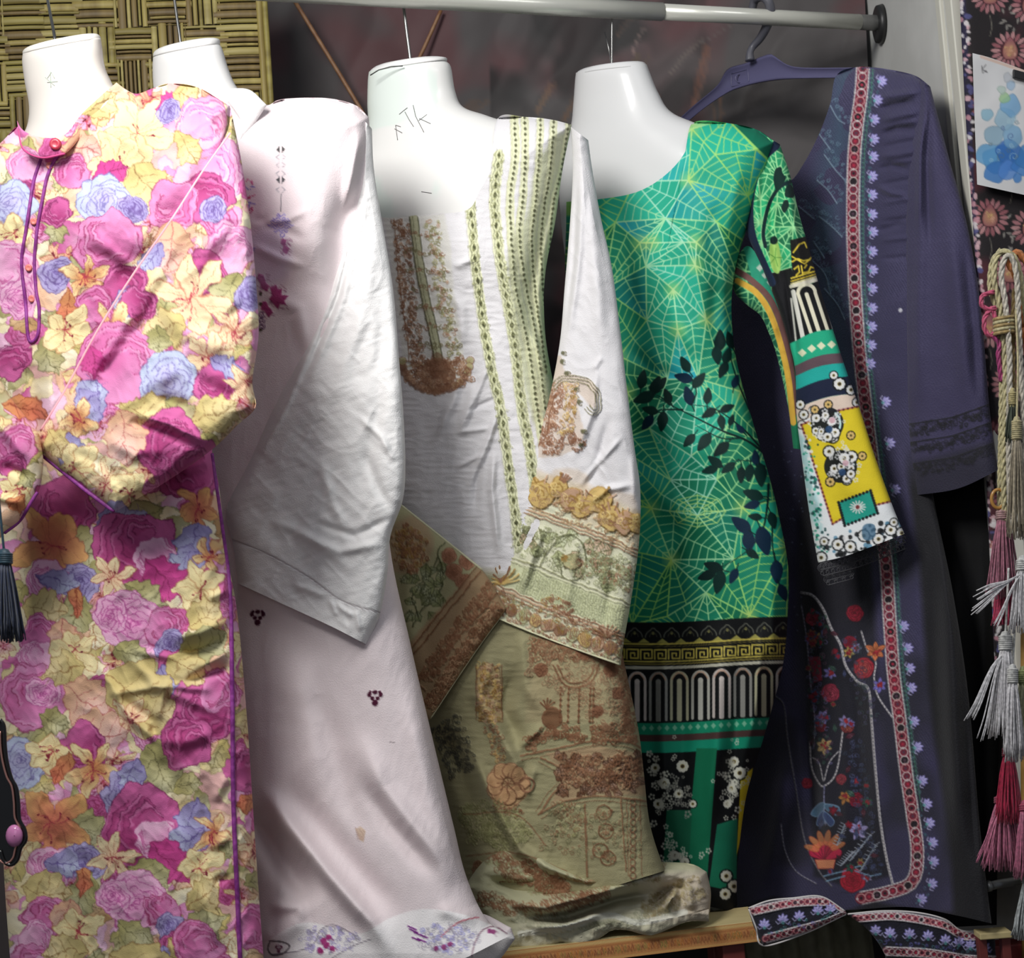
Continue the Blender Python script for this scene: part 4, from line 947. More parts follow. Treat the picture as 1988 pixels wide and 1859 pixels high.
    filigree(cv, [(900, 1605), (960, 1590), (1000, 1640)], 80, [(140, 140, 96), (120, 118, 76), (164, 162, 116)], R, step=3.2, r=(4, 8), lw=1.5)
    filigree(cv, [(920, 1690), (1010, 1690), (1100, 1730)], 40, BB, R, step=2.8, r=(4, 9), lw=2.2)
    band(cv, [(900, 1580), (1000, 1580), (1060, 1640)], 3, BB[0], .6); band(cv, [(905, 1660), (1000, 1655), (1100, 1690)], 3, BB[0], .6)
motifs(cvc, R)
filigree(cvc, [(860, 1400), (880, 1440), (900, 1500)], 60, [(70, 70, 62), (100, 96, 76)], R, step=3.4)
warp(cvc, 1.3, 12, 4.)
cream = thing('cream_tunic', P(1000, 1790, 2.35), 'cream tunic with beaded sage stripes, brown placket and gold embroidered sleeve', 'tunic')
cm_f = [([(900, 700), (880, 780), (840, 860)], 9, .007), ([(925, 740), (890, 850)], 8, .006), ([(960, 680), (900, 830)], 6, .004), ([(975, 770), (950, 850), (905, 960)], 7, .007), ([(960, 860), (955, 950), (970, 1090)], 7, .008), ([(930, 880), (920, 1000)], 8, -.005), ([(870, 560), (895, 600), (900, 680)], 12, .006), ([(880, 520), (920, 500)], 8, .004), ([(900, 800), (970, 770)], 5, -.003), ([(880, 840), (960, 830)], 5, .003), ([(880, 910), (940, 880)], 5, .003),
        ([(1085, 300), (1060, 420), (1030, 560), (1040, 700)], 16, -.008), ([(1070, 420), (1050, 560), (1060, 660)], 9, .006), ([(990, 420), (985, 540), (1010, 680)], 16, .006), ([(1030, 640), (1062, 730)], 6, .006),
        ([(960, 1240), (930, 1350), (1000, 1480), (1000, 1560)], 14, .014), ([(1000, 1280), (980, 1380), (1020, 1460)], 16, -.012), ([(1010, 1200), (1020, 1330), (1060, 1400)], 12, .006), ([(1000, 1460), (1060, 1400)], 8, .006), ([(1020, 1560), (1040, 1480)], 8, .005), ([(850, 1400), (900, 1500), (940, 1620)], 20, -.014), ([(910, 1440), (960, 1560), (1010, 1650), (1090, 1700)], 11, .014), ([(1080, 1560), (1100, 1700)], 16, -.006), ([(1250, 1460), (1262, 1640)], 8, .006), ([(1160, 1290), (1200, 1450)], 24, .006)]
piece('body', cream, LINEN, [(660, 300), (690, 400), (744, 422), (822, 416), (905, 408), (930, 372), (955, 320), (966, 230), (1020, 227), (1070, 232), (1110, 242)],
    [(880, 1770), (1000, 1790), (1130, 1740), (1290, 1690)], L=[(690, 700), (730, 1000), (790, 1300), (860, 1600)], R=[(1092, 330), (1078, 430), (1060, 520), (1056, 600), (1066, 700), (1110, 900), (1180, 1150), (1215, 1300), (1240, 1420), (1250, 1500), (1262, 1600)],
    D0=2.40, cx=795, kx=.0003, A=.082, w=100, Ab=.05, edges=['L', 'R', [(966, 230), (1020, 227), (1070, 232), (1110, 242)]], folds=cm_f, wr=(.003, 100), wr2=[(.0008, 40, 12, 0), (.0008, 20, 40, .3)], cv=cvc, step=2.0, hs=.0016, bumps=[(880, 500, 90, 80, .012)])
# right-hand sleeve (wearer's left) with its deep border
cvr = Cv(900, 240, 1270, 1320, CREAM)
cvr.poly(cr([(1082, 690), (1100, 720), (1150, 740), (1160, 770), (1150, 790), (1130, 770), (1115, 760), (1128, 810), (1130, 850), (1100, 880), (1030, 880), (1050, 780)], 5, True), (200, 176, 152), .5, soft=2)
filigree(cvr, [(1078, 745), (1065, 800), (1052, 865)], 42, [TAND, BRN, TAN, (170, 126, 100)], R, step=2.2)
filigree(cvr, [(1110, 745), (1108, 790), (1095, 840)], 26, [GOLD, GOLDD, TAN], R, step=2.6)
filigree(cvr, [(1055, 872), (1085, 868), (1110, 845), (1128, 870)], 22, [TAND, BRN], R, step=3)
for o in (0, 7, 14): cvr.line(offset([(1075, 750), (1100, 735), (1135, 740), (1158, 765), (1160, 790), (1150, 797), (1142, 788)], -o * .8 + 4, 40), 1.8, (120, 116, 84), .9, h=1.6)
cvr.line(cr([(1078, 765), (1066, 800), (1062, 840), (1045, 862)], 6), 2, BRN, .8, h=1.4)
for (x, y) in ((1092, 684), (1090, 700), (1100, 722), (1118, 755), (1122, 780), (1130, 836), (1126, 862)): cvr.disc(x, y, 4, DGR, .8, h=1.4); cvr.line(curl(x + 4, y, 6, 1, 1), 1.6, (110, 104, 74), .9, h=1.4)
# border geometry: u runs along the cuff, v down the sleeve
def bp(u, v):
    top = np.array([(1040, 905), (1245, 985)]); bot = np.array([(925, 1182), (1205, 1292)])
    t = top[0] * (1 - u) + top[1] * u; b = bot[0] * (1 - u) + bot[1] * u
    q = t * (1 - v) + b * v; q = q + np.array((0, -14 * math.sin(u * math.pi) * (1 - v) + 6 * math.sin(u * 3.14)))
    return q
def row(v, n=30, u0=-.05, u1=1.05): return [tuple(bp(u, v)) for u in np.linspace(u0, u1, n)]
cvr.poly(row(.04) + row(1.05)[::-1], (214, 214, 184), .9, soft=8)
for k in range(7):
    u = .02 + k * .16; x, y = bp(u, .10 + .05 * math.sin(k * 2.2))
    cvr.poly(blob(x, y, 40, 9, .22, R, .8), (206, 184, 158), .45, soft=4)
for k in range(9):
    u = .0 + k * .125; x, y = bp(u, .13 + .04 * math.sin(k * 2.2)); r_ = R.uniform(15, 22)
    c = GOLD if k % 4 != 3 else TAN
    cvr.poly(blob(x, y, r_ * 1.25, 8, .25, R), c, .95, edge=GOLDD, ew=2.5, h=2.2)
    cvr.line(curl(x + 2, y, r_ * .8, R.uniform(0, 6), 1.5), 3, GOLDD, .75, h=3); cvr.line(curl(x - 8, y - 6, r_ * .5, R.uniform(0, 6), 1.2), 2.4, (228, 204, 142), .8, h=3)
    for m in range(7):
        a = R.uniform(2.6, 6.0); cvr.line([(x + r_ * math.cos(a), y + r_ * math.sin(a)), (x + r_ * 1.8 * math.cos(a), y + r_ * 1.8 * math.sin(a))], 3.4, R.choice([TAN, TAND, GOLDD]), .85, h=1.6)
for v, c, w_ in ((.265, TAND, 3), (.285, TAN, 4), (.305, TAND, 2.4), (.60, (140, 140, 100), 2.4), (.625, SAGED, 2), (.80, TAND, 3), (.82, TAN, 5), (.845, TAND, 2)):
    cvr.line(row(v), w_, c, .85, h=1.6)
cvr.poly(row(.63) + row(.79)[::-1], (206, 210, 172), .9, soft=3)
for k in range(16):
    for m in range(44):
        x, y = bp(.2 + m / 56, .64 + k * .0095); cvr.disc(x + R.uniform(-1, 1), y, 1.5, (166, 170, 130), .8, h=1.2)
for k in range(26):
    x, y = bp(R.uniform(.0, 1), R.uniform(.33, .57)); a = R.uniform(0, 6.3)
    leaf(cvr, x, y, R.uniform(18, 34), R, a, c=R.choice([(196, 202, 160), (178, 184, 138), (206, 176, 148)]), dkc=(104, 106, 72), lobes=1)
cvr.line(cr([bp(.30, .60), bp(.32, .50), bp(.40, .36), bp(.52, .34), bp(.62, .44), bp(.6, .56), bp(.50, .6), bp(.42, .5)], 8), 2.4, (96, 98, 68), .9, h=1.6)
cvr.line(cr([bp(.30, .50), bp(.24, .42), bp(.20, .36)], 8), 2, (96, 98, 68), .9, h=1.6)
cvr.disc(*bp(.52, .49), 16, (196, 186, 140), .9, h=1.5); cvr.ring(*bp(.52, .49), 16, 2.4, (110, 100, 70), .8, h=2); cvr.disc(*bp(.46, .49), 8, GOLDD, .8); cvr.disc(*bp(.58, .48), 8, TAND, .8)
filigree(cvr, row(.46, 8, .62, 1.0), 46, [(110, 112, 78), (150, 152, 112), TAND], R, step=3.4)
filigree(cvr, row(.44, 8, .0, .22), 40, [(110, 112, 78), (84, 84, 60), (150, 152, 112)], R, step=4)
x, y = bp(.10, .78)
for k in range(11):
    a = math.pi + k * .31 - .2; cvr.line([(x, y), (x + 34 * math.cos(a), y + 36 * math.sin(a))], 4, R.choice([TAND, BRN, GOLDD, GOLD]), .9, h=2)
x, y = bp(.88, .86)
for k in range(8): a = math.pi + .4 + k * .3; cvr.line([(x, y), (x + 30 * math.cos(a), y + 26 * math.sin(a))], 4, R.choice([TAND, TAN, GOLDD]), .9, h=2)
filigree(cvr, row(.78, 10, .4, .62), 26, [TAND, BRN, GOLDD], R, step=3.4); filigree(cvr, row(.84, 10, -.02, .2), 14, [TAND, TAN], R, step=3.4)
for k in range(12):
    x, y = bp(.03 + k * .088, .915); c = (GOLD, TAN, TAND, (190, 194, 150))[k % 4]
    cvr.poly(blob(x, y, 13, 8, .15, R), c, .85, edge=TAND, ew=2, h=1.6)
    for m in range(5): cvr.line([(x - 8 + m * 4, y - 10), (x - 5 + m * 2.5, y + 8)], 1.8, R.choice([GOLDD, BRN, TAND]), .8, h=2)
filigree(cvr, row(.97), 7, [(176, 176, 130), TAN, TAND], R, step=4); cvr.line(row(1.0), 4, (206, 206, 168), .9, h=2)
filigree(cvr, row(.20, 14), 50, [(170, 136, 104), (150, 118, 84), (190, 166, 124)], R, step=7, lw=1.4, h=1.6)
filigree(cvr, row(.46, 14), 74, [(156, 160, 120), (130, 134, 96), (176, 180, 140)], R, step=8, lw=1.3, h=1.2)
filigree(cvr, row(.88, 14), 30, [TAND, (150, 120, 92), GOLDD, (150, 152, 112)], R, step=5, lw=1.4, h=1.4)
filigree(cvr, row(.83, 14, .5, 1.0), 26, [TAND, BRN], R, step=5, lw=1.5, h=1.4)
warp(cvr, 3.5, 16, 2.)
cr_f = [([(1130, 300), (1125, 480), (1100, 680)], 9, .007), ([(1140, 320), (1160, 560), (1170, 700)], 14, .007), ([(1120, 340), (1112, 520), (1095, 650)], 7, -.006), ([(1160, 700), (1150, 800), (1110, 900)], 8, .006), ([(1185, 800), (1160, 900), (1130, 960)], 9, -.005), ([(1150, 720), (1170, 690)], 6, .003), ([(1215, 840), (1160, 900), (1120, 950)], 6, .005), ([(1140, 980), (1180, 950), (1235, 940)], 7, .005), ([(1010, 1020), (985, 1090), (960, 1150)], 9, -.006), ([(1060, 1010), (1030, 1090), (1010, 1160)], 8, .007), ([(1050, 1000), (1010, 1080)], 6, -.006), ([(1130, 1020), (1110, 1100), (1100, 1200)], 10, .005), ([(1200, 1000), (1190, 1120), (1170, 1240)], 10, -.005), ([(1230, 870), (1235, 980)], 8, .005)]
_, F_cr = piece('sleeve', cream, LINEN, [(1108, 246), (1142, 272)], [(925, 1181), (1000, 1215), (1100, 1254), (1205, 1291)], L=[(1112, 330), (1106, 440), (1096, 560), (1086, 670), (1062, 790), (1030, 890), (1008, 960), (975, 1030), (950, 1090)], R=[(1150, 330), (1166, 420), (1188, 520), (1204, 640), (1218, 760), (1232, 870), (1243, 950), (1241, 1050), (1226, 1160), (1212, 1240)],
    D0=2.285, cx=1120, kx=.00028, A=.026, w=46, Ab=.014, edges='LR', folds=cr_f, wr=(.002, 60), wr2=[(.0012, 24, 40, -.6)], cv=cvr, step=1.8, hs=.0017, dmod=lambda X, Y: -.04 * np.clip((Y - 300) / 500, 0, 1))
# left-hand sleeve crossing in front of the skirt
cvl = Cv(690, 940, 1020, 1420, (160, 156, 120))
A_ = [(0, 0)]
def lp(u, v):   # u along the cuff edge direction (down-left), v from the top seam to the cuff
    a = np.array((790, 985)); b = np.array((985, 1180)); c = np.array((720, 1160)); d = np.array((835, 1395))
    return (a * (1 - u) + b * u) * (1 - v) * 1.0 + (c * (1 - u) + d * u) * v
cvl.poly(cr([(760, 1020), (820, 1000), (840, 1070), (800, 1110), (755, 1100)], 5, True), (160, 124, 98), .5, soft=6)
filigree(cvl, [(775, 1030), (810, 1070), (780, 1100)], 50, BB + [GOLDD], R, step=2.4)
cvl.line(cr([(862, 1050), (850, 1075), (862, 1110), (850, 1150), (820, 1180), (800, 1215)], 8), 2.4, (84, 88, 60), .9, h=1.5)
cvl.line(cr([(850, 1080), (830, 1120), (800, 1150), (810, 1190)], 8), 2, (84, 88, 60), .9, h=1.5)
for (x, y) in ((872, 1078), (905, 1090), (898, 1128), (880, 1110)): rose(cvl, x, y, 15, (176, 130, 104), (150, 100, 76), BRN, R)
for k in range(26): leaf(cvl, R.uniform(790, 860), R.uniform(1100, 1200), R.uniform(18, 30), R, c=R.choice([(142, 146, 100), (120, 124, 82)]), dkc=(74, 78, 52), lobes=1)
cvl.poly([(930, 1095), (1000, 1180), (830, 1400), (790, 1250)], (156, 126, 96), .8, soft=4)
for o in (0, 9, 46): cvl.line([(925 + o, 1098 + o), (795 + o * .7, 1262 + o)], 2.6, BB[1], .9, h=1.2)
filigree(cvl, [(955, 1140), (890, 1220), (820, 1320)], 26, BB, R, step=2.2, lw=2)
filigree(cvl, [(970, 1180), (900, 1270), (835, 1370)], 30, BB + [(196, 160, 124)], R, step=2.6, lw=2, r=(4, 8))
for k in range(10): x, y = 950 - k * 14, 1160 + k * 20; cvl.line([(x, y), (x - 14, y - 12)], 3, BRN, .7, h=1.5)
warp(cvl, 3, 16, 2.)
_, F_cl = piece('sleeve', cream, LINEN, [(700, 940), (783, 984), (860, 1045), (936, 1106), (984, 1182)], [(700, 1320), (790, 1400), (836, 1396)], L=[(690, 1100)], R=[(940, 1240), (885, 1320)], D0=2.285, cx=850, kx=.0002, A=.022, w=40, Ab=.012, edges='TRB', folds=[([(800, 1000), (790, 1200), (830, 1330)], 18, .006), ([(860, 1060), (850, 1200)], 14, -.004)], wr=(.003, 60), cv=cvl, step=1.9, hs=.0016)
CORD = mat('cream_cord', (206, 204, 170), rough=.7)
sew('hem_cord', cream, [(762, 968), (783, 984), (860, 1045), (936, 1106)], F_cl, .0008, .0018, CORD)
sew('hem_cord', cream, [(984, 1182), (940, 1240), (885, 1320), (836, 1394)], F_cl, .0006, .0012, CORD)
sew('cuff_cord', cream, [(926, 1181), (1000, 1214), (1100, 1253), (1204, 1290)], F_cr, .0006, .0014, CORD)
# hem of the tunic folded over the bench
cvd = Cv(870, 1590, 1420, 1870, (186, 184, 150)); cvd.poly([(1000, 1770), (1180, 1745), (1300, 1690), (1420, 1680), (1420, 1870), (980, 1870)], (198, 194, 168), 1, soft=20); cvd.poly([(1240, 1700), (1375, 1690), (1400, 1780), (1250, 1790)], (208, 202, 184), .8, soft=10)
cvd.poly([(1290, 1700), (1375, 1690), (1390, 1780), (1260, 1790)], (196, 180, 160), .6, soft=10)
filigree(cvd, [(950, 1650), (1000, 1690), (1080, 1720), (1180, 1730)], 40, BB + [(150, 150, 110)], R, step=3, r=(4, 8)); filigree(cvd, [(930, 1740), (1000, 1762), (1080, 1760), (1150, 1740)], 26, BB, R, step=3, r=(4, 8)); filigree(cvd, [(1000, 1780), (1100, 1790), (1200, 1790), (1300, 1760)], 26, [(176, 176, 150), (160, 160, 134)], R, step=4, r=(4, 8)); filigree(cvd, [(1060, 1640), (1130, 1670), (1200, 1690), (1270, 1690)], 16, BB, R, step=4)
filigree(cvd, [(1250, 1770), (1310, 1740), (1360, 1720)], 44, [(156, 140, 104), (176, 164, 126)], R, step=3.4); filigree(cvd, [(1030, 1720), (1150, 1710), (1290, 1690)], 34, [(150, 144, 106), (140, 112, 84), (168, 162, 124)], R, step=4)
band(cvd, [(1010, 1812), (1100, 1800), (1180, 1776), (1240, 1790), (1330, 1770)], 12, (222, 222, 210), .8)
_, F_cd = piece('draped_hem', cream, LINEN, [(900, 1722), (960, 1640), (1010, 1600), (1080, 1640), (1170, 1668), (1270, 1672), (1340, 1676), (1372, 1692)], [(965, 1812), (1000, 1822), (1050, 1808), (1110, 1822), (1180, 1800), (1250, 1796), (1330, 1782), (1378, 1770)], L=[(930, 1770)], R=[(1380, 1730)], D0=2.30, cx=900, kx=-.00002, A=.035, w=34, Ab=.01, edges='TLR',
    folds=[([(1010, 1640), (1060, 1680), (1140, 1710), (1220, 1700)], 11, 0.0300), ([(1050, 1665), (1120, 1690), (1200, 1690)], 9, -0.0210), ([(960, 1745), (1060, 1760), (1150, 1735), (1270, 1700), (1350, 1690)], 14, 0.0360), ([(1000, 1780), (1100, 1780), (1200, 1745), (1300, 1730)], 9, -0.0270), ([(1010, 1800), (1090, 1796), (1190, 1765)], 10, 0.0210), ([(1240, 1780), (1290, 1730), (1360, 1710)], 10, -0.0180), ([(1300, 1760), (1310, 1730), (1290, 1770)], 9, 0.0210), ([(930, 1700), (1000, 1720), (1100, 1725)], 9, -0.0180), ([(1330, 1700), (1345, 1770)], 10, 0.0120)], wr=(.007, 56), wr2=[(.0035, 60, 20, .25), (.002, 40, 12, -.2)], cv=cvd, step=1.9, hs=.0014, dmod=lambda X, Y: -.045 * np.clip((Y - 1650) / 140, 0, 1.2))
q = resample(cr([(985, 1822), (1010, 1812), (1050, 1806), (1110, 1815), (1180, 1792), (1250, 1790), (1330, 1776), (1376, 1764)], 8), 46)
lc = [(x, y - 2, 0) for x, y in q]
T_ = [tuple(v) for v in q[::3]]
Bq = [(x + 3 * math.sin(k * 2.1), y + 20 + 7 * math.sin(k * 1.3) + (16 if k in (2, 3) else 0)) for k, (x, y) in enumerate(T_)]
piece('hem_edging', cream, LINEN, T_, Bq, D0=2.215, cx=900, kx=-.00002, A=.006, w=8, Ab=.003, edges='B', wr=(.006, 30), wr2=[(.004, 14, 40, 0)], cv=cvd, step=1.8)

# ------------------------------------------------------------------ green web-print dress
def inpoly(pts, x, y):
    ins = False; n = len(pts)
    for i in range(n):
        (x0, y0), (x1, y1) = pts[i], pts[(i + 1) % n]
        if (y0 > y) != (y1 > y) and x < x0 + (y - y0) * (x1 - x0) / (y1 - y0): ins = not ins
    return ins
def web(cv, nodes, fillf, linef, R, gap=14, lw=2.3):
    N = np.array(nodes, float); n = len(N); tris = []
    import itertools
    for i, j, k in itertools.combinations(range(n), 3):
        a, b, c = N[i], N[j], N[k]
        d = 2 * (a[0] * (b[1] - c[1]) + b[0] * (c[1] - a[1]) + c[0] * (a[1] - b[1]))
        if abs(d) < 60: continue
        ux = ((a @ a) * (b[1] - c[1]) + (b @ b) * (c[1] - a[1]) + (c @ c) * (a[1] - b[1])) / d
        uy = ((a @ a) * (c[0] - b[0]) + (b @ b) * (a[0] - c[0]) + (c @ c) * (b[0] - a[0])) / d
        r2 = (a[0] - ux) ** 2 + (a[1] - uy) ** 2
        m = (N[:, 0] - ux) ** 2 + (N[:, 1] - uy) ** 2 < r2 - 1e-3
        if m.sum() == 0: tris.append((i, j, k))
    for t in tris:
        p = N[list(t)]
        L = [np.linalg.norm(p[(k + 1) % 3] - p[(k + 2) % 3]) for k in range(3)]
        k = int(np.argmin(L)); A_, B_, C_ = p[k], p[(k + 1) % 3], p[(k + 2) % 3]
        c = p.mean(0)
        cv.poly(p, fillf(*c, R), 1, soft=1.2, grad=(fillf(c[0], c[1] + 40, R), *A_, max(L)))
        lc = linef(*c, R)
        M_ = (B_ + C_) / 2 * .5 + (B_ * .5 + C_ * .5) * .5
        ribs = [A_ + 0 * A_, B_, M_, C_]
        h = np.linalg.norm(M_ - A_); ns = max(3, int(h / gap))
        for s in range(1, ns):
            f = s / ns; zz = .5 * (1 if s % 1 == 0 else 0) / ns
            b, m, q = A_ + (B_ - A_) * f, A_ + (M_ - A_) * min(1, f + .55 / ns), A_ + (C_ - A_) * f
            if min(L) * f < 12: continue
            cv.line([b, m, q], lw * .85, lc, .9)
        cv.line([A_, M_], lw, lc, .9)
        for u, v in ((A_, B_), (A_, C_), (B_, C_)): cv.line([u, v], lw * 1.15, lc, .95)
def axx(y): return 1292 + (y - 424) * .108
half = [(0, 424), (48, 515), (98, 430), (0, 562), (30, 735), (118, 690), (88, 985), (0, 885), (0, 1000), (150, 860), (170, 1060), (0, 1150), (80, 1195), (58, 620), (135, 560), (52, 350), (110, 300), (165, 380), (0, 640), (75, 830), (60, 1085), (190, 500), (200, 720), (210, 960), (200, 1190), (150, 1210), (40, 1230), (190, 290), (70, 250), (140, 230), (230, 330), (45, 930), (110, 760), (215, 610), (30, 470), (55, 470)]
nodes = []
for a, y in half:
    nodes.append((axx(y) + a, y))
    if a: nodes.append((axx(y) - a, y + 1.3))
def gfill(x, y, R):
    u = abs(x - axx(y)) / 150
    if y > 1100: k = .25
    elif y < 470: k = .95
    else: k = max(0, .9 - .75 * u) if y < 760 else .45 + .4 * math.sin(x * .021 + y * .013)
    k = min(1, max(0, k + R.uniform(-.22, .22)))
    a, b = np.array((18, 104, 72)), np.array((44, 182, 152))
    if R.random() < .12: b = np.array((44, 170, 190))
    return tuple(a * (1 - k) + b * k)
def gline(x, y, R):
    u = abs(x - axx(y)) / 150 + (y > 1050) * .4 + R.uniform(-.2, .2)
    return tuple(np.array((168, 226, 196)) * (1 - min(1, max(0, u))) + np.array((156, 214, 112)) * min(1, max(0, u)))
cvg = Cv(1120, 215, 1560, 1810, (20, 110, 84))
R = random.Random(31)
web(cvg, nodes, gfill, gline, R)
for (x, y) in nodes:
    if R.random() < .5: cvg.disc(x, y, 16, (214, 222, 110), .35, soft=8)
for k in range(26): # small rosette centred on the axis
    a = k * 6.283 / 26; 
for r_ in (14, 26, 38, 50): cvg.line([(1354 + r_ * math.cos(a) * 1.1, 992 + r_ * .62 * math.sin(a)) for a in np.linspace(0, 6.283, 9)], 2, (176, 216, 130), .9)
for k in range(8): a = k * .785; cvg.line([(1354 + 14 * math.cos(a), 992 + 9 * math.sin(a)), (1354 + 54 * math.cos(a), 992 + 33 * math.sin(a))], 2, (176, 216, 130), .9)
# dark leafy branches
INK = (8, 36, 34)
def branch(pts, w0, leaves):
    cvg.line(cr(pts, 8), w0, INK, 1, taper=True)
    for x, y, L, a in leaves:
        L *= 1.18
        cvg.poly(tf(cr([(-L / 2, 0), (-L * .1, -L * .27), (L / 2, 0), (-L * .1, L * .27)], 5, True), x, y, 1, a), R.choice([INK, (10, 44, 40), (14, 40, 62)]), 1)
        cvg.line(tf([(-L * .8, L * .04), (-L * .4, 0)], x, y, 1, a), 2, INK)
branch([(1485, 880), (1450, 855), (1400, 835), (1340, 805), (1300, 785), (1270, 768)], 5, [])
branch([(1325, 795), (1290, 795), (1262, 800)], 4, [(1257, 820, 30, 2.2), (1286, 818, 34, 1.7), (1262, 796, 28, 3.4)])
branch([(1300, 785), (1285, 772), (1270, 765)], 4, [(1247, 736, 32, 4.9), (1273, 748, 34, 5.1), (1250, 772, 38, 2.8), (1296, 768, 26, 4.3), (1283, 745, 28, 5.4)])
branch([(1480, 872), (1440, 830), (1390, 795), (1345, 785)], 4, [(1337, 768, 34, 4.4), (1376, 802, 28, 2.6), (1412, 792, 26, 5.9), (1401, 820, 26, 1.4), (1374, 768, 28, 4.8), (1420, 815, 20, 5), (1437, 832, 20, 4)])
branch([(1345, 780), (1352, 760), (1342, 730)], 3.4, [(1330, 707, 30, 4.2), (1327, 733, 32, 3.4), (1357, 738, 32, 5.4)])
branch([(1440, 850), (1400, 850), (1350, 825)], 3.4, [(1338, 855, 28, 2.3), (1367, 858, 36, 2.2), (1400, 872, 34, 2.4)])
branch([(1485, 905), (1460, 895), (1420, 893)], 3.4, [(1388, 896, 30, 3.8), (1378, 912, 28, 2.9), (1414, 908, 28, 2.5), (1439, 922, 28, 1.6), (1455, 918, 30, 1.7), (1467, 888, 26, 4.6), (1477, 922, 40, 1.5)])
branch([(1492, 940), (1490, 980), (1480, 1030), (1455, 1065), (1420, 1090), (1402, 1100)], 5, [(1385, 1100, 34, 3.5), (1372, 1117, 32, 2.8), (1396, 1130, 40, 1.8), (1424, 1118, 28, 2.0), (1461, 1075, 26, .6), (1453, 1045, 40, 4.6), (1439, 1018, 40, 3.8)])
branch([(1492, 965), (1475, 962), (1460, 955)], 3, [(1462, 960, 36, 3.5), (1460, 980, 28, 2.9), (1466, 1003, 24, 3.3)])
branch([(1500, 1000), (1500, 1060), (1510, 1120)], 4, [(1483, 1050, 50, 1.3), (1508, 1110, 40, 1.5), (1500, 1010, 30, 1.3), (1520, 1150, 30, 1.2)])
branch([(1480, 850), (1440, 760), (1420, 700), (1412, 640)], 4, [(1398, 660, 36, 4.7), (1392, 690, 32, 1.4), (1412, 690, 30, 5.0), (1404, 718, 30, 2.0), (1418, 660, 30, 4.4), (1428, 740, 24, 5)])
# printed borders towards the hem
BLK_, GLD, GRY = (16, 18, 20), (196, 180, 84), (176, 176, 164)
def hb(y, x): return y + (x - 1370) * -.022 + 3 * math.sin((x - 1200) * .016)
def hrow(y): return [(x, hb(y, x)) for x in range(1180, 1560, 12)]
def hband(y0, y1, c): cvg.poly(hrow(y0) + hrow(y1)[::-1], c, 1)
hband(1203, 1396, BLK_)
for k, x in enumerate(range(1196, 1560, 36)):
    y = hb(1222, x)
    cvg.line([(x + 15 * math.cos(a), y + 10 - 16 * abs(math.sin(a)) * (1.12 if abs(a - 1.57) < .3 else .9)) for a in np.linspace(0, 3.14, 12)], 2.4, (96, 98, 88), .9)
    cvg.disc(x, y + 2, 3, (150, 146, 84), .8); cvg.line([(x + 7 * math.cos(a), y + 9 - 8 * math.sin(a)) for a in np.linspace(0, 3.14, 8)], 1.6, (74, 74, 60), .9)
    cvg.poly([(x + 6, hb(1243, x)), (x + 18, hb(1234, x)), (x + 30, hb(1243, x))], (170, 164, 84), .9)
for y, w_, c in ((1245, 3.5, GLD), (1250, 1.6, (110, 100, 50)), (1279, 3, GLD), (1284, 2.4, (150, 136, 70)), (1291, 6, (196, 194, 176))): cvg.line(hrow(y), w_, c, .95)
for x in range(1190, 1560, 27):
    y = hb(1264, x); k = [(x, y + 10), (x, y - 8), (x + 22, y - 8), (x + 22, y + 9), (x + 7, y + 9), (x + 7, y - 1), (x + 15, y - 1), (x + 15, y + 4)]
    cvg.line(k, 3.2, GLD, .95)
for k, x in enumerate(range(1196, 1570, 41)):
    y = hb(1318, x); c = [(190, 190, 180), (206, 196, 190), (150, 150, 144), (182, 180, 150)][k % 4]
    arch = lambda r, w_, cc: (cvg.line([(x - r, hb(1392, x)), (x - r, y)] + [(x - r * math.cos(a), y - r * 1.1 * math.sin(a)) for a in np.linspace(0, 3.14, 12)] + [(x + r, y), (x + r, hb(1392, x))], w_, cc, .95))
    arch(15.5, 5.5, c); cvg.line([(x, y), (x, hb(1392, x))], 10, c, .95); cvg.disc(x, y, 5, c)
    for r_ in (15.5,): cvg.line([(x - r_ * .9, y - 4), (x - r_ * .3, y - 16), (x + r_ * .3, y - 16), (x + r_ * .9, y - 4)], 3, (196, 140, 108), .5)
hband(1396, 1421, (24, 138, 104)); hband(1421, 1434, (78, 56, 54)); hband(1434, 1456, (24, 142, 112)); cvg.line(hrow(1397), 2.5, BLK_)
for x in range(1190, 1560, 15): diamond(cvg, x, hb(1408, x), 5, 6, (130, 190, 160), .9, 0)
hband(1456, 1830, (18, 20, 22))
cvg.poly([(1352, 1452), (1392, 1452), (1384, 1560), (1372, 1720), (1330, 1720), (1342, 1560)], (20, 108, 76))
cvg.poly([(1294, 1572), (1344, 1572), (1334, 1720), (1286, 1700)], (24, 92, 66)); cvg.poly([(1392, 1600), (1432, 1588), (1430, 1730), (1376, 1720)], (26, 112, 84))
cvg.poly([(1438, 1508), (1462, 1490), (1446, 1600), (1430, 1660)], (216, 196, 40))
def daisies(cv, pts, R, c=(214, 214, 200), n=9):
    for x, y, r in pts:
        cv.disc(x, y, r * 1.15, (16, 18, 20), .85)
        for k in range(n):
            a = k * 6.283 / n; cv.disc(x + r * .62 * math.cos(a), y + r * .62 * math.sin(a), r * .32, c, .95)
        cv.disc(x, y, r * .28, (60, 50, 40), .9); cv.ring(x, y, r * .3, 1, (200, 180, 90), .8)
def sprays(cv, cx_, cy_, rx, ry, n, R, c=(206, 206, 190)):
    for k in range(n):
        x, y = cx_ + R.gauss(0, rx), cy_ + R.gauss(0, ry); r_ = R.uniform(2, 5)
        for m in range(5): a = m * 1.256 + k; cv.disc(x + r_ * math.cos(a), y + r_ * math.sin(a), r_ * .5, c, .85)
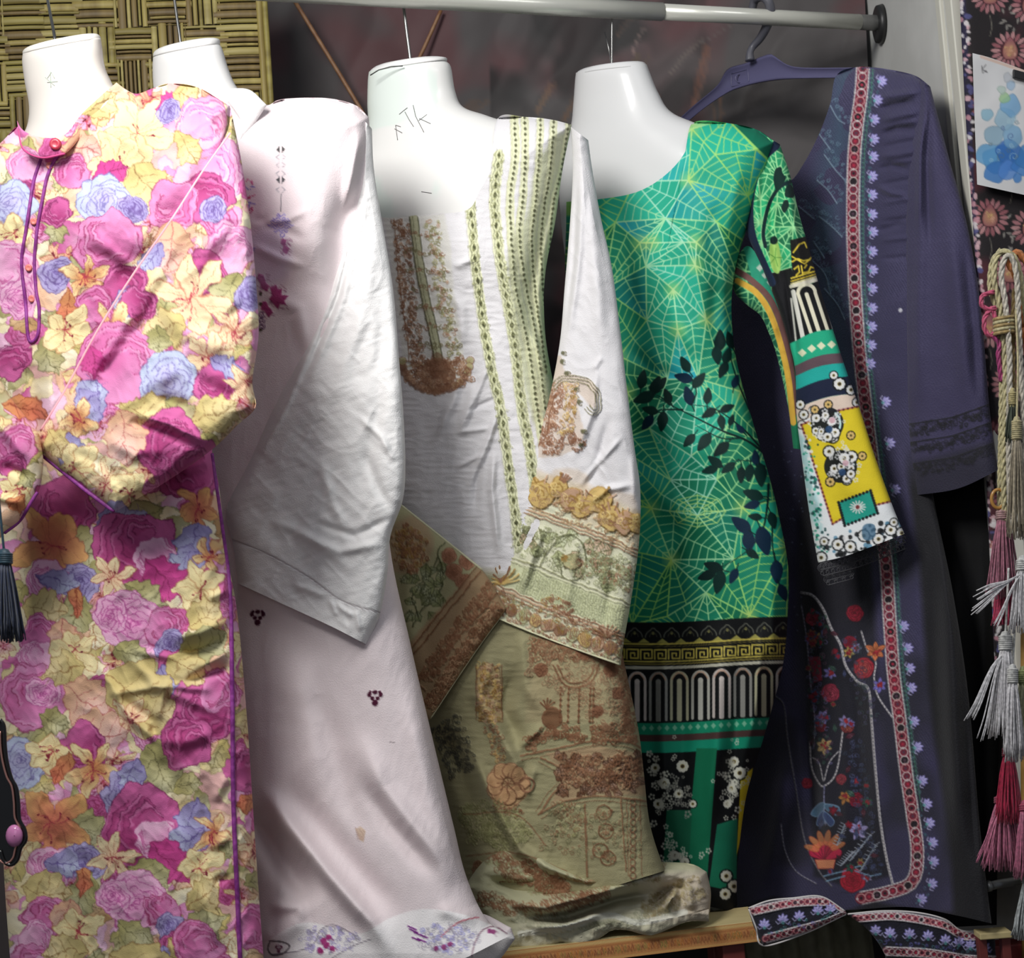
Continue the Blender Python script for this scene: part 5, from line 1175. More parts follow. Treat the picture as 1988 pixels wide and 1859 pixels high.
daisies(cvg, [(1325, 1487, 13), (1272, 1490, 10), (1290, 1520, 12), (1278, 1560, 11), (1318, 1540, 10), (1345, 1560, 8), (1425, 1478, 11), (1436, 1500, 13), (1420, 1530, 10), (1412, 1560, 9), (1410, 1700, 12), (1425, 1720, 13), (1408, 1735, 12), (1310, 1660, 10), (1330, 1672, 9)], R)
sprays(cvg, 1280, 1530, 14, 40, 40, R); sprays(cvg, 1424, 1520, 14, 36, 46, R); sprays(cvg, 1320, 1540, 14, 20, 26, R, (150, 150, 140)); sprays(cvg, 1315, 1665, 30, 10, 24, R); sprays(cvg, 1300, 1640, 6, 50, 20, R)
green = thing('green_dress', P(1380, 1790, 2.43), 'green web-print dress with black leaf branches and a printed arch border', 'dress')
gf = [([(1350, 330), (1330, 420), (1290, 520)], 26, .004), ([(1400, 380), (1380, 470), (1400, 560)], 20, -.008), ([(1440, 300), (1420, 400), (1400, 470)], 16, .006), ([(1290, 560), (1320, 640), (1370, 700)], 20, .007), ([(1390, 520), (1385, 620), (1400, 700)], 14, -.006), ([(1210, 660), (1260, 720), (1350, 740)], 16, -.006), ([(1240, 900), (1320, 1000), (1400, 1040)], 22, .005), ([(1230, 760), (1300, 850), (1400, 900)], 26, .006), ([(1250, 1180), (1300, 1080), (1340, 960)], 20, -.005),
      ([(1400, 1210), (1395, 1320), (1390, 1450), (1370, 1650)], 16, .010), ([(1440, 1200), (1430, 1400), (1410, 1600)], 14, -.010), ([(1480, 1210), (1470, 1350), (1450, 1480)], 12, .010), ([(1340, 1210), (1330, 1420), (1320, 1640)], 16, -.008), ([(1290, 1220), (1285, 1420), (1290, 1600)], 14, .008), ([(1500, 1100), (1500, 1300)], 12, .006)]
_, F_g = piece('body', green, SILKY, [(1095, 392), (1160, 387), (1235, 373), (1290, 341), (1330, 295), (1346, 238), (1420, 240), (1470, 252), (1505, 276)],
    [(1150, 1700), (1290, 1740), (1430, 1770)], L=[(1100, 600), (1120, 900), (1130, 1200), (1140, 1450)], R=[(1480, 360), (1448, 450), (1428, 520), (1420, 600), (1430, 700), (1462, 820), (1492, 920), (1512, 1000), (1530, 1100), (1529, 1200), (1520, 1290), (1500, 1370), (1480, 1440), (1464, 1490), (1446, 1560), (1432, 1680)],
    D0=2.50, cx=1190, kx=.0005, A=.078, w=95, Ab=.045, edges=['L', 'R', [(1346, 238), (1420, 240), (1470, 252), (1505, 276)]], folds=gf, bumps=[(1240, 520, 70, 80, .016), (1360, 500, 60, 80, .014)], wr=(.003, 110), cv=cvg, step=1.9)
# sleeve
cg = Cv(1400, 220, 1800, 1150, (18, 20, 24))
upper = [(1440 + R.uniform(-6, 6) + 34 * (k % 5), 250 + 46 * (k // 5) + R.uniform(-14, 14)) for k in range(50)]
web(cg, [n_ for n_ in upper if n_[1] < 800], lambda x, y, R: tuple(np.array((40, 150, 100)) * (1 + R.uniform(-.35, .3))), lambda x, y, R: (160, 226, 160), R, gap=12)
cg.poly([(1498, 530), (1536, 520), (1550, 560), (1548, 800), (1500, 780)], (20, 20, 24), 1)  # shadow painted as a black strip down the sleeve's left side
cg.line(cr([(1506, 282), (1478, 310), (1460, 360), (1454, 410), (1460, 460), (1480, 510), (1498, 548)], 8), 17, (26, 40, 66)); cg.line(cr([(1540, 350), (1512, 365), (1492, 400), (1482, 450), (1486, 478)], 8), 7, (12, 40, 44))
cg.poly(blob(1512, 345, 10, 8, .4, R, 2.4, .2), (10, 44, 40)); cg.poly(blob(1534, 372, 9, 7, .4, R, 1.8), (12, 40, 36)); cg.poly(blob(1524, 400, 7, 7, .4, R, 1.5), (12, 40, 36)); cg.poly(blob(1510, 500, 1, 7, .1, R), INK)
cg.poly(cr([(1494, 478), (1508, 466), (1516, 500), (1512, 530), (1498, 520)], 5, True), (166, 206, 110)); cg.poly(blob(1502, 466, 8, 7, .2, R), INK)
for k in range(5): cg.line([(1505, 500), (1505 + 14 * math.cos(k * 1.2), 500 + 18 * math.sin(k * 1.2))], 1.4, (90, 150, 70))
cg.poly([(1534, 466), (1580, 455), (1596, 540), (1540, 556)], (24, 22, 20))
YL = (226, 200, 66)
for q in ([(1540, 490), (1552, 474), (1562, 470), (1566, 480)], [(1538, 498), (1562, 512), (1575, 500)], [(1538, 508), (1548, 502), (1560, 506), (1572, 504)], [(1542, 522), (1550, 516), (1552, 528), (1546, 534)], [(1556, 516), (1558, 530), (1570, 527), (1574, 518), (1580, 520)], [(1562, 520), (1566, 514)]): cg.line(q, 3.2, YL)
for o in (0, 6, 11): cg.line([(1536, 540 + o), (1590, 524 + o)], 3.2, (YL, (200, 176, 60), (220, 210, 150))[o // 5 if o < 11 else 2])
cg.line([(1536, 556), (1594, 540)], 8, (226, 220, 200))
cg.poly([(1534, 560), (1598, 544), (1626, 640), (1542, 668)], BLK_)
def arch2(x, y, x2, y2, r, c):
    cg.line([(x2 - r * .95, y2), (x - r, y + r)] + [(x - r * math.cos(a), y + r - r * math.sin(a)) for a in np.linspace(0, 3.14, 10)] + [(x + r, y + r), (x2 + r * .95, y2 - 5)], 7, c)
    cg.line([(x, y + r + 2), (x2, y2)], 8, c)
arch2(1566, 552, 1592, 650, 17, (226, 222, 196)); cg.line([(1540, 566), (1560, 662)], 9, (222, 220, 210)); cg.line([(1536, 580), (1546, 668)], 4, (222, 220, 210)); cg.line([(1596, 556), (1618, 640)], 4, (222, 220, 210))
def q4(a, b, c, d, col, **k): cg.poly([a, b, c, d], col, **k)
def sl(v): # left and right edge points of the printed sleeve bands
    L_ = np.array([(1541, 664), (1546, 775), (1562, 880), (1580, 1010), (1586, 1090)]); R_ = np.array([(1616, 640), (1655, 748), (1690, 850), (1732, 960), (1758, 1040)])
    t = v * 4; i = min(3, int(t)); f = t - i
    return L_[i] * (1 - f) + L_[i + 1] * f, R_[i] * (1 - f) + R_[i + 1] * f
def sband(v0, v1, c, u0=-.1, u1=1.1):
    pts = []
    a, b = sl(v0)
    for u in np.linspace(u0, u1, 8): pts.append(a + (b - a) * u - np.array((0, 7 * math.sin(max(0, min(1, u)) * 3.14))))
    a, b = sl(v1)
    for u in np.linspace(u1, u0, 8): pts.append(a + (b - a) * u - np.array((0, 7 * math.sin(max(0, min(1, u)) * 3.14))))
    cg.poly(pts, c)
    return pts
def sp(u, v): a, b = sl(v); return a + (b - a) * u - np.array((0, 7 * math.sin(max(0, min(1, u)) * 3.14)))
sband(0, .30, (34, 170, 130)); sband(.105, .15, (96, 76, 84)); sband(.15, .21, (34, 170, 160)); sband(.21, .29, (26, 34, 60))
for u in (.18, .4, .62, .86): diamond(cg, *sp(u, .065), 9, 8, (222, 226, 190), 1, 0)
sband(.29, .36, (226, 206, 190)); sband(.355, 1.1, (232, 236, 238))
daisies(cg, [(*sp(.05, .28), 9), (*sp(.08, .33), 9), (*sp(.78, .24), 12), (*sp(.95, .27), 10), (*sp(.72, .2), 8), (*sp(.02, .37), 8), (*sp(.98, .33), 9)], R, (232, 232, 230))
yq = [sp(.02, .37), sp(.5, .36), sp(1.1, .35), sp(1.12, .79), sp(.55, .79), sp(.22, .82)]
cg.poly(yq, (226, 204, 44), edge=(150, 60, 50), ew=3)
for a, b in zip(yq, yq[1:] + yq[:1]):
    n = int(np.linalg.norm(b - a) / 8)
    for k in range(n): p_ = a + (b - a) * k / n; cg.disc(*p_, 2.2, (90, 30, 50), .9)
def bouquet(x, y, r):
    cg.disc(x, y, r, (20, 24, 30), .95)
    cg.line([(x + r * .8 * math.cos(a), y + r * .8 * math.sin(a)) for a in np.linspace(-.9, .9, 8)], 4, (190, 220, 220))
    pts = [(x + R.uniform(-.9, .7) * r, y + R.uniform(-.9, .9) * r, R.uniform(6, 12)) for _ in range(11)]
    daisies(cg, pts, R, (236, 236, 234)); sprays(cg, x, y, r * .6, r * .6, 26, R, (226, 226, 226))
    cg.disc(x + r * .3, y - r * .2, 6, (210, 170, 180), .9); cg.disc(x + r * .1, y + r * .35, 7, (40, 70, 110), .9)
bouquet(1606, 822, 32); bouquet(1632, 905, 32); daisies(cg, [(1652, 845, 8), (1582, 795, 8), (1608, 785, 8), (1674, 885, 8), (1612, 935, 9)], R, (226, 190, 120), 7)
tq = [np.array((1628, 975)), np.array((1690, 952)), np.array((1704, 996)), np.array((1640, 1020))]
cg.poly(tq, (36, 158, 140))
for a, b in zip(tq, tq[1:] + tq[:1]):
    for k in range(9): cg.disc(*(a + (b - a) * k / 9), 3, (20, 24, 28), .95)
for k in range(14): a = k * .449; cg.line([(1665, 984), (1665 + 15 * math.cos(a), 984 + 12 * math.sin(a))], 2.4, (230, 230, 226))
cg.disc(1665, 984, 4, (130, 60, 60))
cg.poly([(1548, 840), (1562, 850), (1592, 985), (1598, 1040), (1570, 1000)], (170, 214, 216), .8, soft=4); 
for k in range(150): v = R.uniform(.45, .98); u = R.gauss(.05, .06); p_ = sp(u, v); cg.disc(*p_, R.uniform(1.5, 3.6), R.choice([(30, 150, 120), (20, 60, 60), (240, 240, 240)]), .8)
for k in range(100): p_ = sp(R.uniform(0, 1.05), R.uniform(.9, 1.05)); cg.disc(*p_, R.uniform(2, 6), R.choice([(20, 22, 26), (16, 18, 20), (90, 140, 170), (236, 236, 236)]), .85)
daisies(cg, [(*sp(u, .97 + .02 * math.sin(u * 20)), 11) for u in (.05, .25, .38, .55, .7, .86, .97)] + [(*sp(.1, .9), 8), (*sp(.92, .91), 8)], R, (236, 236, 234))
cg.poly(blob(*sp(.62, .93), 16, 8, .3, R), (70, 110, 140), .8)
sg = [([(1475, 300), (1466, 400), (1478, 480)], 8, .008), ([(1500, 320), (1500, 460), (1530, 620)], 10, -.010), ([(1530, 330), (1545, 460), (1570, 600)], 9, .007), ([(1520, 480), (1534, 600), (1550, 740)], 7, -.010), ([(1600, 800), (1640, 900), (1660, 1000)], 20, .006), ([(1560, 900), (1590, 1000)], 10, .005)]
_, F_gs = piece('sleeve', green, COTTON, [(1486, 264), (1514, 280)], [(1588, 1092), (1650, 1076), (1756, 1036)], L=[(1456, 310), (1446, 380), (1450, 450), (1480, 520), (1512, 600), (1530, 660), (1544, 720), (1546, 800), (1558, 900), (1572, 1000)], R=[(1534, 340), (1550, 410), (1570, 480), (1592, 560), (1614, 630), (1640, 710), (1668, 790), (1700, 890), (1736, 990)],
    D0=2.345, cx=1500, kx=.0005, A=.026, w=38, Ab=.014, edges='LR', folds=sg, wr=(.0022, 60), cv=cg, step=1.8, dmod=lambda X, Y: -.03 * np.clip((Y - 300) / 400, 0, 1))
cu = Cv(1400, 440, 1570, 860, (30, 120, 84))
web(cu, [(1410 + 38 * (k % 4) + R.uniform(-8, 8), 450 + 40 * (k // 4) + R.uniform(-10, 10)) for k in range(40)], lambda x, y, R: (26, 110, 80), lambda x, y, R: (150, 220, 150), R, gap=12)
cu.poly([(1440, 470), (1470, 480), (1510, 570), (1530, 640), (1500, 620), (1460, 540)], (50, 160, 128))
for k in range(5): diamond(cu, 1475 + k * 10, 520 + k * 14, 7, 7, (206, 220, 206), .95, 0)
cu.line(cr([(1420, 520), (1460, 545), (1500, 590), (1530, 680), (1545, 800)], 8), 12, (120, 84, 80)); cu.line(cr([(1432, 545), (1470, 570), (1500, 620), (1528, 720), (1540, 820)], 8), 12, (222, 176, 70))
piece('sleeve_underside', green, COTTON, [(1428, 500), (1455, 478), (1490, 530)], [(1540, 870), (1556, 872)], L=[(1424, 560), (1448, 590), (1476, 612), (1490, 640), (1508, 690), (1530, 790)], R=[(1520, 620), (1545, 720), (1552, 800)], D0=2.36, cx=1500, kx=.0005, A=.014, w=26, Ab=.008, wr=(.003, 30), folds=[([(1450, 540), (1500, 640), (1535, 800)], 7, .006)], cv=cu, step=1.8, edges='LR')
# black lace along the cuff
def lace(name, parent, pts, wd, D, m, seg=10):
    q, a = along(pts, seg); merge = []
    for i, ((x, y), t) in enumerate(zip(q, a)):
        nx_, ny_ = -math.sin(t), math.cos(t)
        for r_, off in ((seg * .62, .35), (seg * .36, .35), (seg * .3, .8)):
            c = (x + nx_ * wd * off, y + ny_ * wd * off); aa = np.linspace(0, 6.283, 13)
            ring_ = [P(c[0] + r_ * math.cos(b), c[1] + r_ * 1.1 * math.sin(b), D) for b in aa]
            tube('x', ring_, .0006, None, n=4, merge=merge)
        tube('x', [P(x, y, D), P(x + nx_ * wd, y + ny_ * wd, D)], .0005, None, n=4, merge=merge)
    for off in (0, .5, 1.0):
        tube('x', P((q[:, 0] - np.sin(a) * wd * off), (q[:, 1] + np.cos(a) * wd * off), D), .0008, None, n=4, merge=merge)
    o = merged(name, merge, m, parent); o['kind'] = 'stuff'
    return o
LACE = mat('black_lace', (74, 74, 78), rough=.7)
lace('lace_trim', green, [(1592, 1094), (1650, 1080), (1700, 1062), (1756, 1040)], 24, 2.24, LACE)
lace('lace_trim', green, [(1604, 1118), (1650, 1106)], 18, 2.245, LACE)

# ------------------------------------------------------------------ navy kurta on its hanger
NV, NV2, LOT, RED_, WHT = (58, 55, 84), (84, 80, 114), (196, 190, 240), (128, 34, 56), (212, 206, 206)
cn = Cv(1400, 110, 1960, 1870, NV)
Y, X = np.mgrid[0:cn.h, 0:cn.w]; X = X + 1400.; Y = Y + 110.
R = random.Random(77)
tex = ((np.sin(X * 1.15 + Y * .3) * np.sin(Y * 1.05)) > .25) * np.clip(fbm(X, Y, 70, 2, 5.) * 1.6 - .4, 0, 1)
cn.C += (np.array((92, 88, 122)) / 255 - cn.C) * (tex * .85)[..., None]; cn.H += (tex * .6).astype(np.float32)
tl = np.clip(1 - np.abs(X - (1620 + 20 * np.sin(Y * .01))) / 50, 0, 1) * (Y < 800) * (fbm(X, Y, 60, 2, 1.) > .38)
cn.C += (np.array((64, 98, 116)) / 255 - cn.C) * (tl * .55)[..., None]
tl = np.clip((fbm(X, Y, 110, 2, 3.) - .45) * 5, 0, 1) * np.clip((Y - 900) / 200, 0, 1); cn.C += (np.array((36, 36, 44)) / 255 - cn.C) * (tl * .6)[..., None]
for p_ in ([(1600, 300), (1622, 330), (1640, 350), (1652, 370)], [(1586, 350), (1608, 370), (1625, 395)], [(1590, 420), (1615, 440), (1635, 460)], [(1612, 205), (1626, 230), (1640, 240)], [(1600, 560), (1625, 590), (1640, 620)], [(1570, 500), (1600, 530), (1612, 570)], [(1590, 260), (1612, 290)], [(1580, 470), (1600, 500)], [(1550, 400), (1580, 425)]):
    cn.line(cr(p_, 6), 2.2, (136, 160, 176), .85, h=1.5); filigree(cn, [(a + 8, b - 8) for a, b in p_], 18, [(84, 112, 130), (104, 130, 150)], R, step=7, lw=1.3)
RIB = [(1676, 118), (1672, 180), (1664, 240), (1658, 310), (1656, 420), (1658, 520), (1662, 600), (1670, 700), (1682, 800), (1694, 900), (1706, 1000), (1720, 1093), (1727, 1200), (1735, 1310), (1747, 1398), (1759, 1497), (1771, 1576), (1781, 1656), (1771, 1711), (1727, 1731), (1672, 1743)]
def ribbon(cv, path, w_, R, step=15.5, chain=True):
    band(cv, path, w_, RED_, .95, .6)
    q, a = along(path, step)
    for i, ((x, y), t) in enumerate(zip(q, a)):
        if i % 4 == 3: cv.disc(x, y, w_ * .3, (26, 24, 30), .9)
        cv.ring(x, y, w_ * .33, 2.3, R.choice([(214, 200, 200), (200, 186, 180), (206, 150, 150)]), .95, h=1.6)
        cv.disc(x, y, w_ * .12, R.choice([(190, 40, 70), (30, 26, 34), (90, 60, 80)]), .9)
        cv.disc(x + math.cos(t) * step * .5, y + math.sin(t) * step * .5, 2.6, (214, 206, 206) if i % 2 else (150, 60, 76), .9, h=1)
    for s in (-1, 1):
        e = offset(path, s * w_ * .5, 120); cv.line(e, 3.2, WHT, .95, h=2)
        for p_ in resample(e, int(plen(e) / 6)): cv.disc(p_[0], p_[1], 1.1, (120, 110, 120), .6)
ribbon(cn, RIB, 24, R)
e = offset(RIB[:-4], -19, 160); cn.line(e, 2.2, (60, 120, 96), .8, h=1)
for k in range(0, 156, 1): x, y = e[k]; cn.ring(x - 1, y, 4.5, 1.5, (86, 140, 128), .6, h=1)
def lotus(cv, x, y, s=1.0, rot=0.0, c=LOT):
    for a, L in ((-1.0, 12), (-.5, 15), (0, 16), (.5, 15), (1.0, 12)):
        cv.poly(tf(cr([(0, 0), (L * .5, -L * .2), (L, 0), (L * .5, L * .2)], 4, True), x - 5 * s * math.cos(rot), y - 5 * s * math.sin(rot), s, rot + a * 1.1), c, .95, edge=(120, 112, 190), ew=1.2, h=1.8)
    cv.disc(x - 6 * s * math.cos(rot), y - 6 * s * math.sin(rot), 3.4 * s, (110, 190, 190), .8, h=1)
    for s_ in (-1, 1): cv.line(tf([(-4, s_ * 2), (-9, s_ * 9), (-4, s_ * 13)], x, y, s, rot), 2, (200, 196, 240), .8, h=1)
for x, y in [(1712, 157), (1704, 194), (1698, 232), (1697, 270), (1696, 304), (1694, 342), (1694, 378), (1694, 416), (1695, 450), (1694, 488), (1695, 524), (1694, 560), (1694, 598), (1693, 634), (1692, 670), (1690, 706), (1755, 1215), (1763, 1258), (1767, 1297), (1770, 1335), (1791, 1515), (1800, 1560), (1805, 1597), (1811, 1635), (1813, 1672), (1810, 1715), (1790, 1745), (1720, 780), (1728, 860), (1738, 950), (1746, 1050), (1775, 1400), (1782, 1450)]:
    lotus(cn, x, y, 1.0, -.25 if y < 1500 else -.4)
    filigree(cn, [(x - 14, y + 10), (x - 10, y + 22)], 8, [(60, 110, 120), (90, 120, 140)], R, step=6, lw=1.3, r=(2, 4))
# stitched panel of flowers
DKP = (26, 26, 34)
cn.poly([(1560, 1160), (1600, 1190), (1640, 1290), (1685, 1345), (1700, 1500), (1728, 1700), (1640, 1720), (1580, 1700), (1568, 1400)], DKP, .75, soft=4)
def chain(p_, w_=5, c=(206, 202, 204)):
    q_ = cr(p_, 8); cn.line(q_, w_, c, .95, h=2)
    for a in resample(q_, int(plen(q_) / 7)): cn.disc(a[0], a[1], 1.1, (70, 66, 80), .8)
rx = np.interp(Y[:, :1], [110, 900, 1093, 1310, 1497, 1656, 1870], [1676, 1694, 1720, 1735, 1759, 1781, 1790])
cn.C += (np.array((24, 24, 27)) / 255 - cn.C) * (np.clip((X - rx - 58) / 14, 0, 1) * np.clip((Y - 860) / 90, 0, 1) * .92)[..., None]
cn.C += (np.array((26, 26, 32)) / 255 - cn.C) * (np.clip((rx - 22 - X) / 14, 0, 1) * np.clip((Y - 820) / 120, 0, 1) * np.clip((1480 - Y) / 300, 0, 1) * np.clip((X - 1545) / 20, 0, 1) * .85)[..., None]  # shade painted into the navy cloth left of the ribbon, fading downwards
chain([(1556, 1150), (1578, 1156), (1598, 1182), (1614, 1220), (1632, 1252), (1642, 1292), (1664, 1322), (1686, 1338), (1692, 1400), (1700, 1500), (1710, 1600), (1722, 1670), (1733, 1715)], 5)
chain([(1672, 1225), (1684, 1262), (1700, 1285), (1697, 1315), (1704, 1350), (1732, 1392)], 3.4); chain([(1556, 1175), (1566, 1240), (1574, 1330), (1582, 1400), (1580, 1450)], 2.4, (170, 168, 190))
chain([(1572, 1440), (1576, 1490), (1590, 1520), (1600, 1525), (1618, 1510), (1628, 1480), (1636, 1420)], 3.4); chain([(1577, 1470), (1590, 1480), (1598, 1515)], 2.6); chain([(1600, 1515), (1610, 1480), (1628, 1458)], 2.6); chain([(1600, 1525), (1600, 1570), (1603, 1600)], 2.6, (150, 150, 190))
chain([(1505, 1350), (1522, 1370), (1530, 1440), (1545, 1530), (1562, 1630), (1590, 1690), (1615, 1720)], 2.6, (120, 118, 124)); chain([(1516, 1600), (1524, 1650), (1545, 1690), (1585, 1715)], 2.2, (150, 148, 160))
for x, y, r_, c1, c2 in [(1577, 1200, 13, (190, 40, 70), (230, 110, 130)), (1660, 1190, 16, (150, 26, 50), (196, 50, 76)), (1650, 1246, 12, (176, 40, 66), (120, 30, 60)), (1677, 1296, 20, (184, 36, 60), (230, 120, 100)), (1612, 1345, 17, (150, 40, 66), (200, 90, 110)), (1645, 1410, 12, (140, 50, 60), (210, 150, 90)), (1594, 1410, 10, (150, 34, 50), (110, 30, 50)), (1633, 1512, 10, (180, 60, 80), (220, 120, 120)), (1567, 1520, 10, (176, 40, 66), (210, 80, 90)), (1663, 1552, 14, (130, 24, 50), (160, 40, 60)), (1655, 1708, 24, (196, 36, 60), (150, 26, 50))]:
    rose(cn, x, y, r_, c1, c2, dk(c1, .6), R); cn.H[int(y - 110 - r_):int(y - 110 + r_), int(x - 1400 - r_):int(x - 1400 + r_)] += .8
for x, y, r_, c in [(1585, 1237, 13, (226, 190, 110)), (1648, 1266, 11, (236, 206, 120)), (1700, 1263, 20, (226, 130, 84)), (1600, 1448, 17, (226, 190, 130)), (1640, 1547, 14, (220, 150, 80)), (1666, 1610, 20, (180, 170, 226)), (1612, 1305, 13, (150, 140, 220)), (1596, 1392, 15, (160, 150, 220)), (1662, 1258, 10, (190, 180, 240)), (1708, 1330, 14, (140, 130, 220)), (1640, 1400, 12, (170, 160, 220)), (1684, 1556, 11, (60, 110, 90)), (1662, 1516, 10, (90, 90, 150)), (1682, 1524, 8, (80, 100, 110)), (1570, 1240, 10, (150, 140, 220)), (1684, 1703, 9, (190, 180, 226))]:
    lily(cn, x, y, r_, R, c1=c, c2=dk(c, .7), n=6, dkc=dk(c, .55), stam=(190, 50, 60), wd=.24)
cn.poly([(1570, 1275), (1592, 1274), (1596, 1320), (1580, 1325)], (150, 40, 62), .9, edge=(90, 20, 40), h=1.5)
for s in (-1, 1):
    cn.poly(tf(cr([(0, 0), (24, -12), (34, 2), (10, 8)], 4, True), 1602, 1560, 1, 1.57 - s * .9), (90, 130, 160), .85, edge=(150, 180, 210), h=1.5)
    cn.poly(tf(cr([(0, 0), (24, -8), (30, 4), (8, 8)], 4, True), 1602, 1575, 1, 1.57 - s * .45), (60, 80, 130), .85, edge=(150, 180, 210), h=1.5)
for k in range(7):
    a = -2.6 + k * .35; cn.poly(tf(cr([(0, 0), (26, -9), (36, 0), (26, 9)], 4, True), 1602, 1668, 1, a), R.choice([(196, 40, 76), (170, 30, 60)]), .95, edge=(100, 16, 40), h=2)
for k in range(6): a = -2.9 + k * .5; cn.poly(tf(cr([(14, -5), (34, -5), (42, 0), (34, 5), (14, 5)], 3, True), 1602, 1652, 1, a), (222, 140, 84), .75, edge=(170, 80, 50), h=2)
cn.poly([(1582, 1668), (1622, 1668), (1618, 1686), (1588, 1686)], (220, 140, 100), .95, edge=(170, 60, 60), h=2)
for a0, b0 in (((1640, 1600), (1625, 1640)), ((1655, 1655), (1632, 1680)), ((1700, 1640), (1670, 1690)), ((1690, 1620), (1650, 1670))):
    p_ = resample(np.array([a0, b0], float), 8); cn.line(p_, 2.4, (150, 170, 190), .9, h=1.5)
    for x, y in p_: cn.line([(x - 8, y - 4), (x, y), (x + 8, y - 6)], 1.8, (170, 176, 190), .8, h=1)
for p_ in ([(1600, 1700), (1640, 1690), (1670, 1680)], [(1604, 1710), (1640, 1700)], [(1660, 1690), (1690, 1700), (1710, 1696)]): cn.line(p_, 3, (130, 170, 200), .8, h=1)
filigree(cn, [(1590, 1190), (1585, 1330), (1600, 1480)], 34, [(60, 100, 84), (110, 104, 150), (90, 60, 80)], R, step=7, lw=1.4); filigree(cn, [(1650, 1240), (1690, 1400)], 30, [(60, 80, 84), (80, 76, 110)], R, step=9, lw=1.4); filigree(cn, [(1655, 1440), (1680, 1600), (1690, 1700)], 40, [(70, 76, 110), (50, 60, 80)], R, step=9, lw=1.4)
for k in range(46):
    v = R.random(); y = 1180 + 540 * v; x0_ = 1566 + 14 * v; x1_ = 1610 + 110 * v ** .8
    x = R.uniform(x0_, x1_); c = R.choice([(150, 140, 220), (190, 40, 66), (220, 180, 110), (60, 110, 96), (84, 110, 160), (150, 30, 54), (206, 120, 90)])
    if R.random() < .5: lily(cn, x, y, R.uniform(5, 10), R, c1=c, c2=dk(c, .7), dkc=dk(c, .5), wd=.26)
    else: leaf(cn, x, y, R.uniform(10, 20), R, c=R.choice([(60, 96, 84), (74, 84, 130), (96, 40, 60)]), lobes=1, w=.26)
cn.disc(1748, 602, 4, (214, 214, 220), .9)
for k in range(40): x, y = R.uniform(1500, 1560), R.uniform(860, 1250); cn.disc(x, y, 1.6, (110, 120, 150), .8)
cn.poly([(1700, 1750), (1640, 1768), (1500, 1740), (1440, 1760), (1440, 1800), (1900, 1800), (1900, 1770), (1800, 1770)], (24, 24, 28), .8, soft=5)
navy = thing('navy_kurta', P(1680, 1790, 2.35), 'navy kurta with red ring ribbon, lilac lotus stitching and flower panel at the right', 'kurta')
NF = [([(1795, 232 + k * 38), (1750, 240 + k * 37), (1702, 252 + k * 36)], 5, .0022 * (-1) ** k) for k in range(8)] + [([(1790, 175), (1740, 185), (1700, 190)], 8, .007), ([(1790, 215), (1745, 225), (1705, 235)], 8, .006), ([(1780, 195), (1730, 205), (1700, 215)], 6, -.007), ([(1790, 250), (1740, 250), (1705, 265)], 7, -.006), ([(1790, 290), (1745, 300), (1700, 305)], 8, .005), ([(1770, 330), (1730, 320), (1700, 330)], 6, -.005), ([(1765, 380), (1730, 375), (1700, 360)], 6, .005), ([(1760, 430), (1730, 440), (1700, 450)], 7, -.004),
      ([(1640, 800), (1600, 1000), (1600, 1160)], 20, .010), ([(1560, 900), (1540, 1200), (1540, 1400)], 20, -.012), ([(1530, 1450), (1510, 1600), (1480, 1740)], 16, .012), ([(1560, 1350), (1580, 1560), (1600, 1700)], 16, -.016), ([(1690, 1150), (1700, 1400), (1720, 1650)], 18, .008), ([(1650, 1200), (1660, 1450), (1680, 1700)], 18, -.007), ([(1640, 1300), (1650, 1500), (1640, 1700)], 14, .006), ([(1800, 950), (1810, 1300), (1830, 1700)], 22, -.010), ([(1840, 1000), (1850, 1400), (1870, 1700)], 18, .012), ([(1880, 1100), (1890, 1500), (1900, 1740)], 16, -.01)]
def navD(x): return 2.60 - .0011 * (x - 1480)
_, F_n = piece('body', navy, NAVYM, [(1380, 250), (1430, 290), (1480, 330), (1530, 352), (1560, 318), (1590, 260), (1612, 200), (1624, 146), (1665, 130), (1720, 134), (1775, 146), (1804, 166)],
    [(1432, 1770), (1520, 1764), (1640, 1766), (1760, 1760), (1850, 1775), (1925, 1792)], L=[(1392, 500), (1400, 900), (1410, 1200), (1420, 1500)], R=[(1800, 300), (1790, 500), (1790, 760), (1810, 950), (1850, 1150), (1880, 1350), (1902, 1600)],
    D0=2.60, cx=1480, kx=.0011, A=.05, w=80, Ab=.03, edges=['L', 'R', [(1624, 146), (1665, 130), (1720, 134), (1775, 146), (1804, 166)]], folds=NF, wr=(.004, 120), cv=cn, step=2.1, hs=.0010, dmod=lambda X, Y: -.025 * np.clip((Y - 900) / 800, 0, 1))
cn2 = Cv(1740, 140, 1960, 990, (60, 56, 86)); Y, X = np.mgrid[0:cn2.h, 0:cn2.w]
tex = ((np.sin(X * .9 + Y * .5) * np.sin(Y * 1.1)) > .2) * np.clip(fbm(X * 1., Y * 1., 60, 2, 5.) * 1.6 - .4, 0, 1)
cn2.C += (np.array((90, 86, 118)) / 255 - cn2.C) * (tex * .5)[..., None]; cn2.H += (tex * .3).astype(np.float32)
for o in (0, 36, 78):
    filigree(cn2, [(1762, 836 + o), (1850, 822 + o), (1940, 790 + o)], 20, [(22, 22, 28), (34, 32, 48)], R, step=4, r=(3, 6), lw=2.2)
    cn2.line([(1762, 824 + o), (1850, 810 + o), (1940, 778 + o)], 3, (20, 20, 26), .9, h=1)
cn2.poly([(1764, 900), (1940, 850), (1940, 970), (1764, 990)], (26, 26, 32), .55, soft=8)
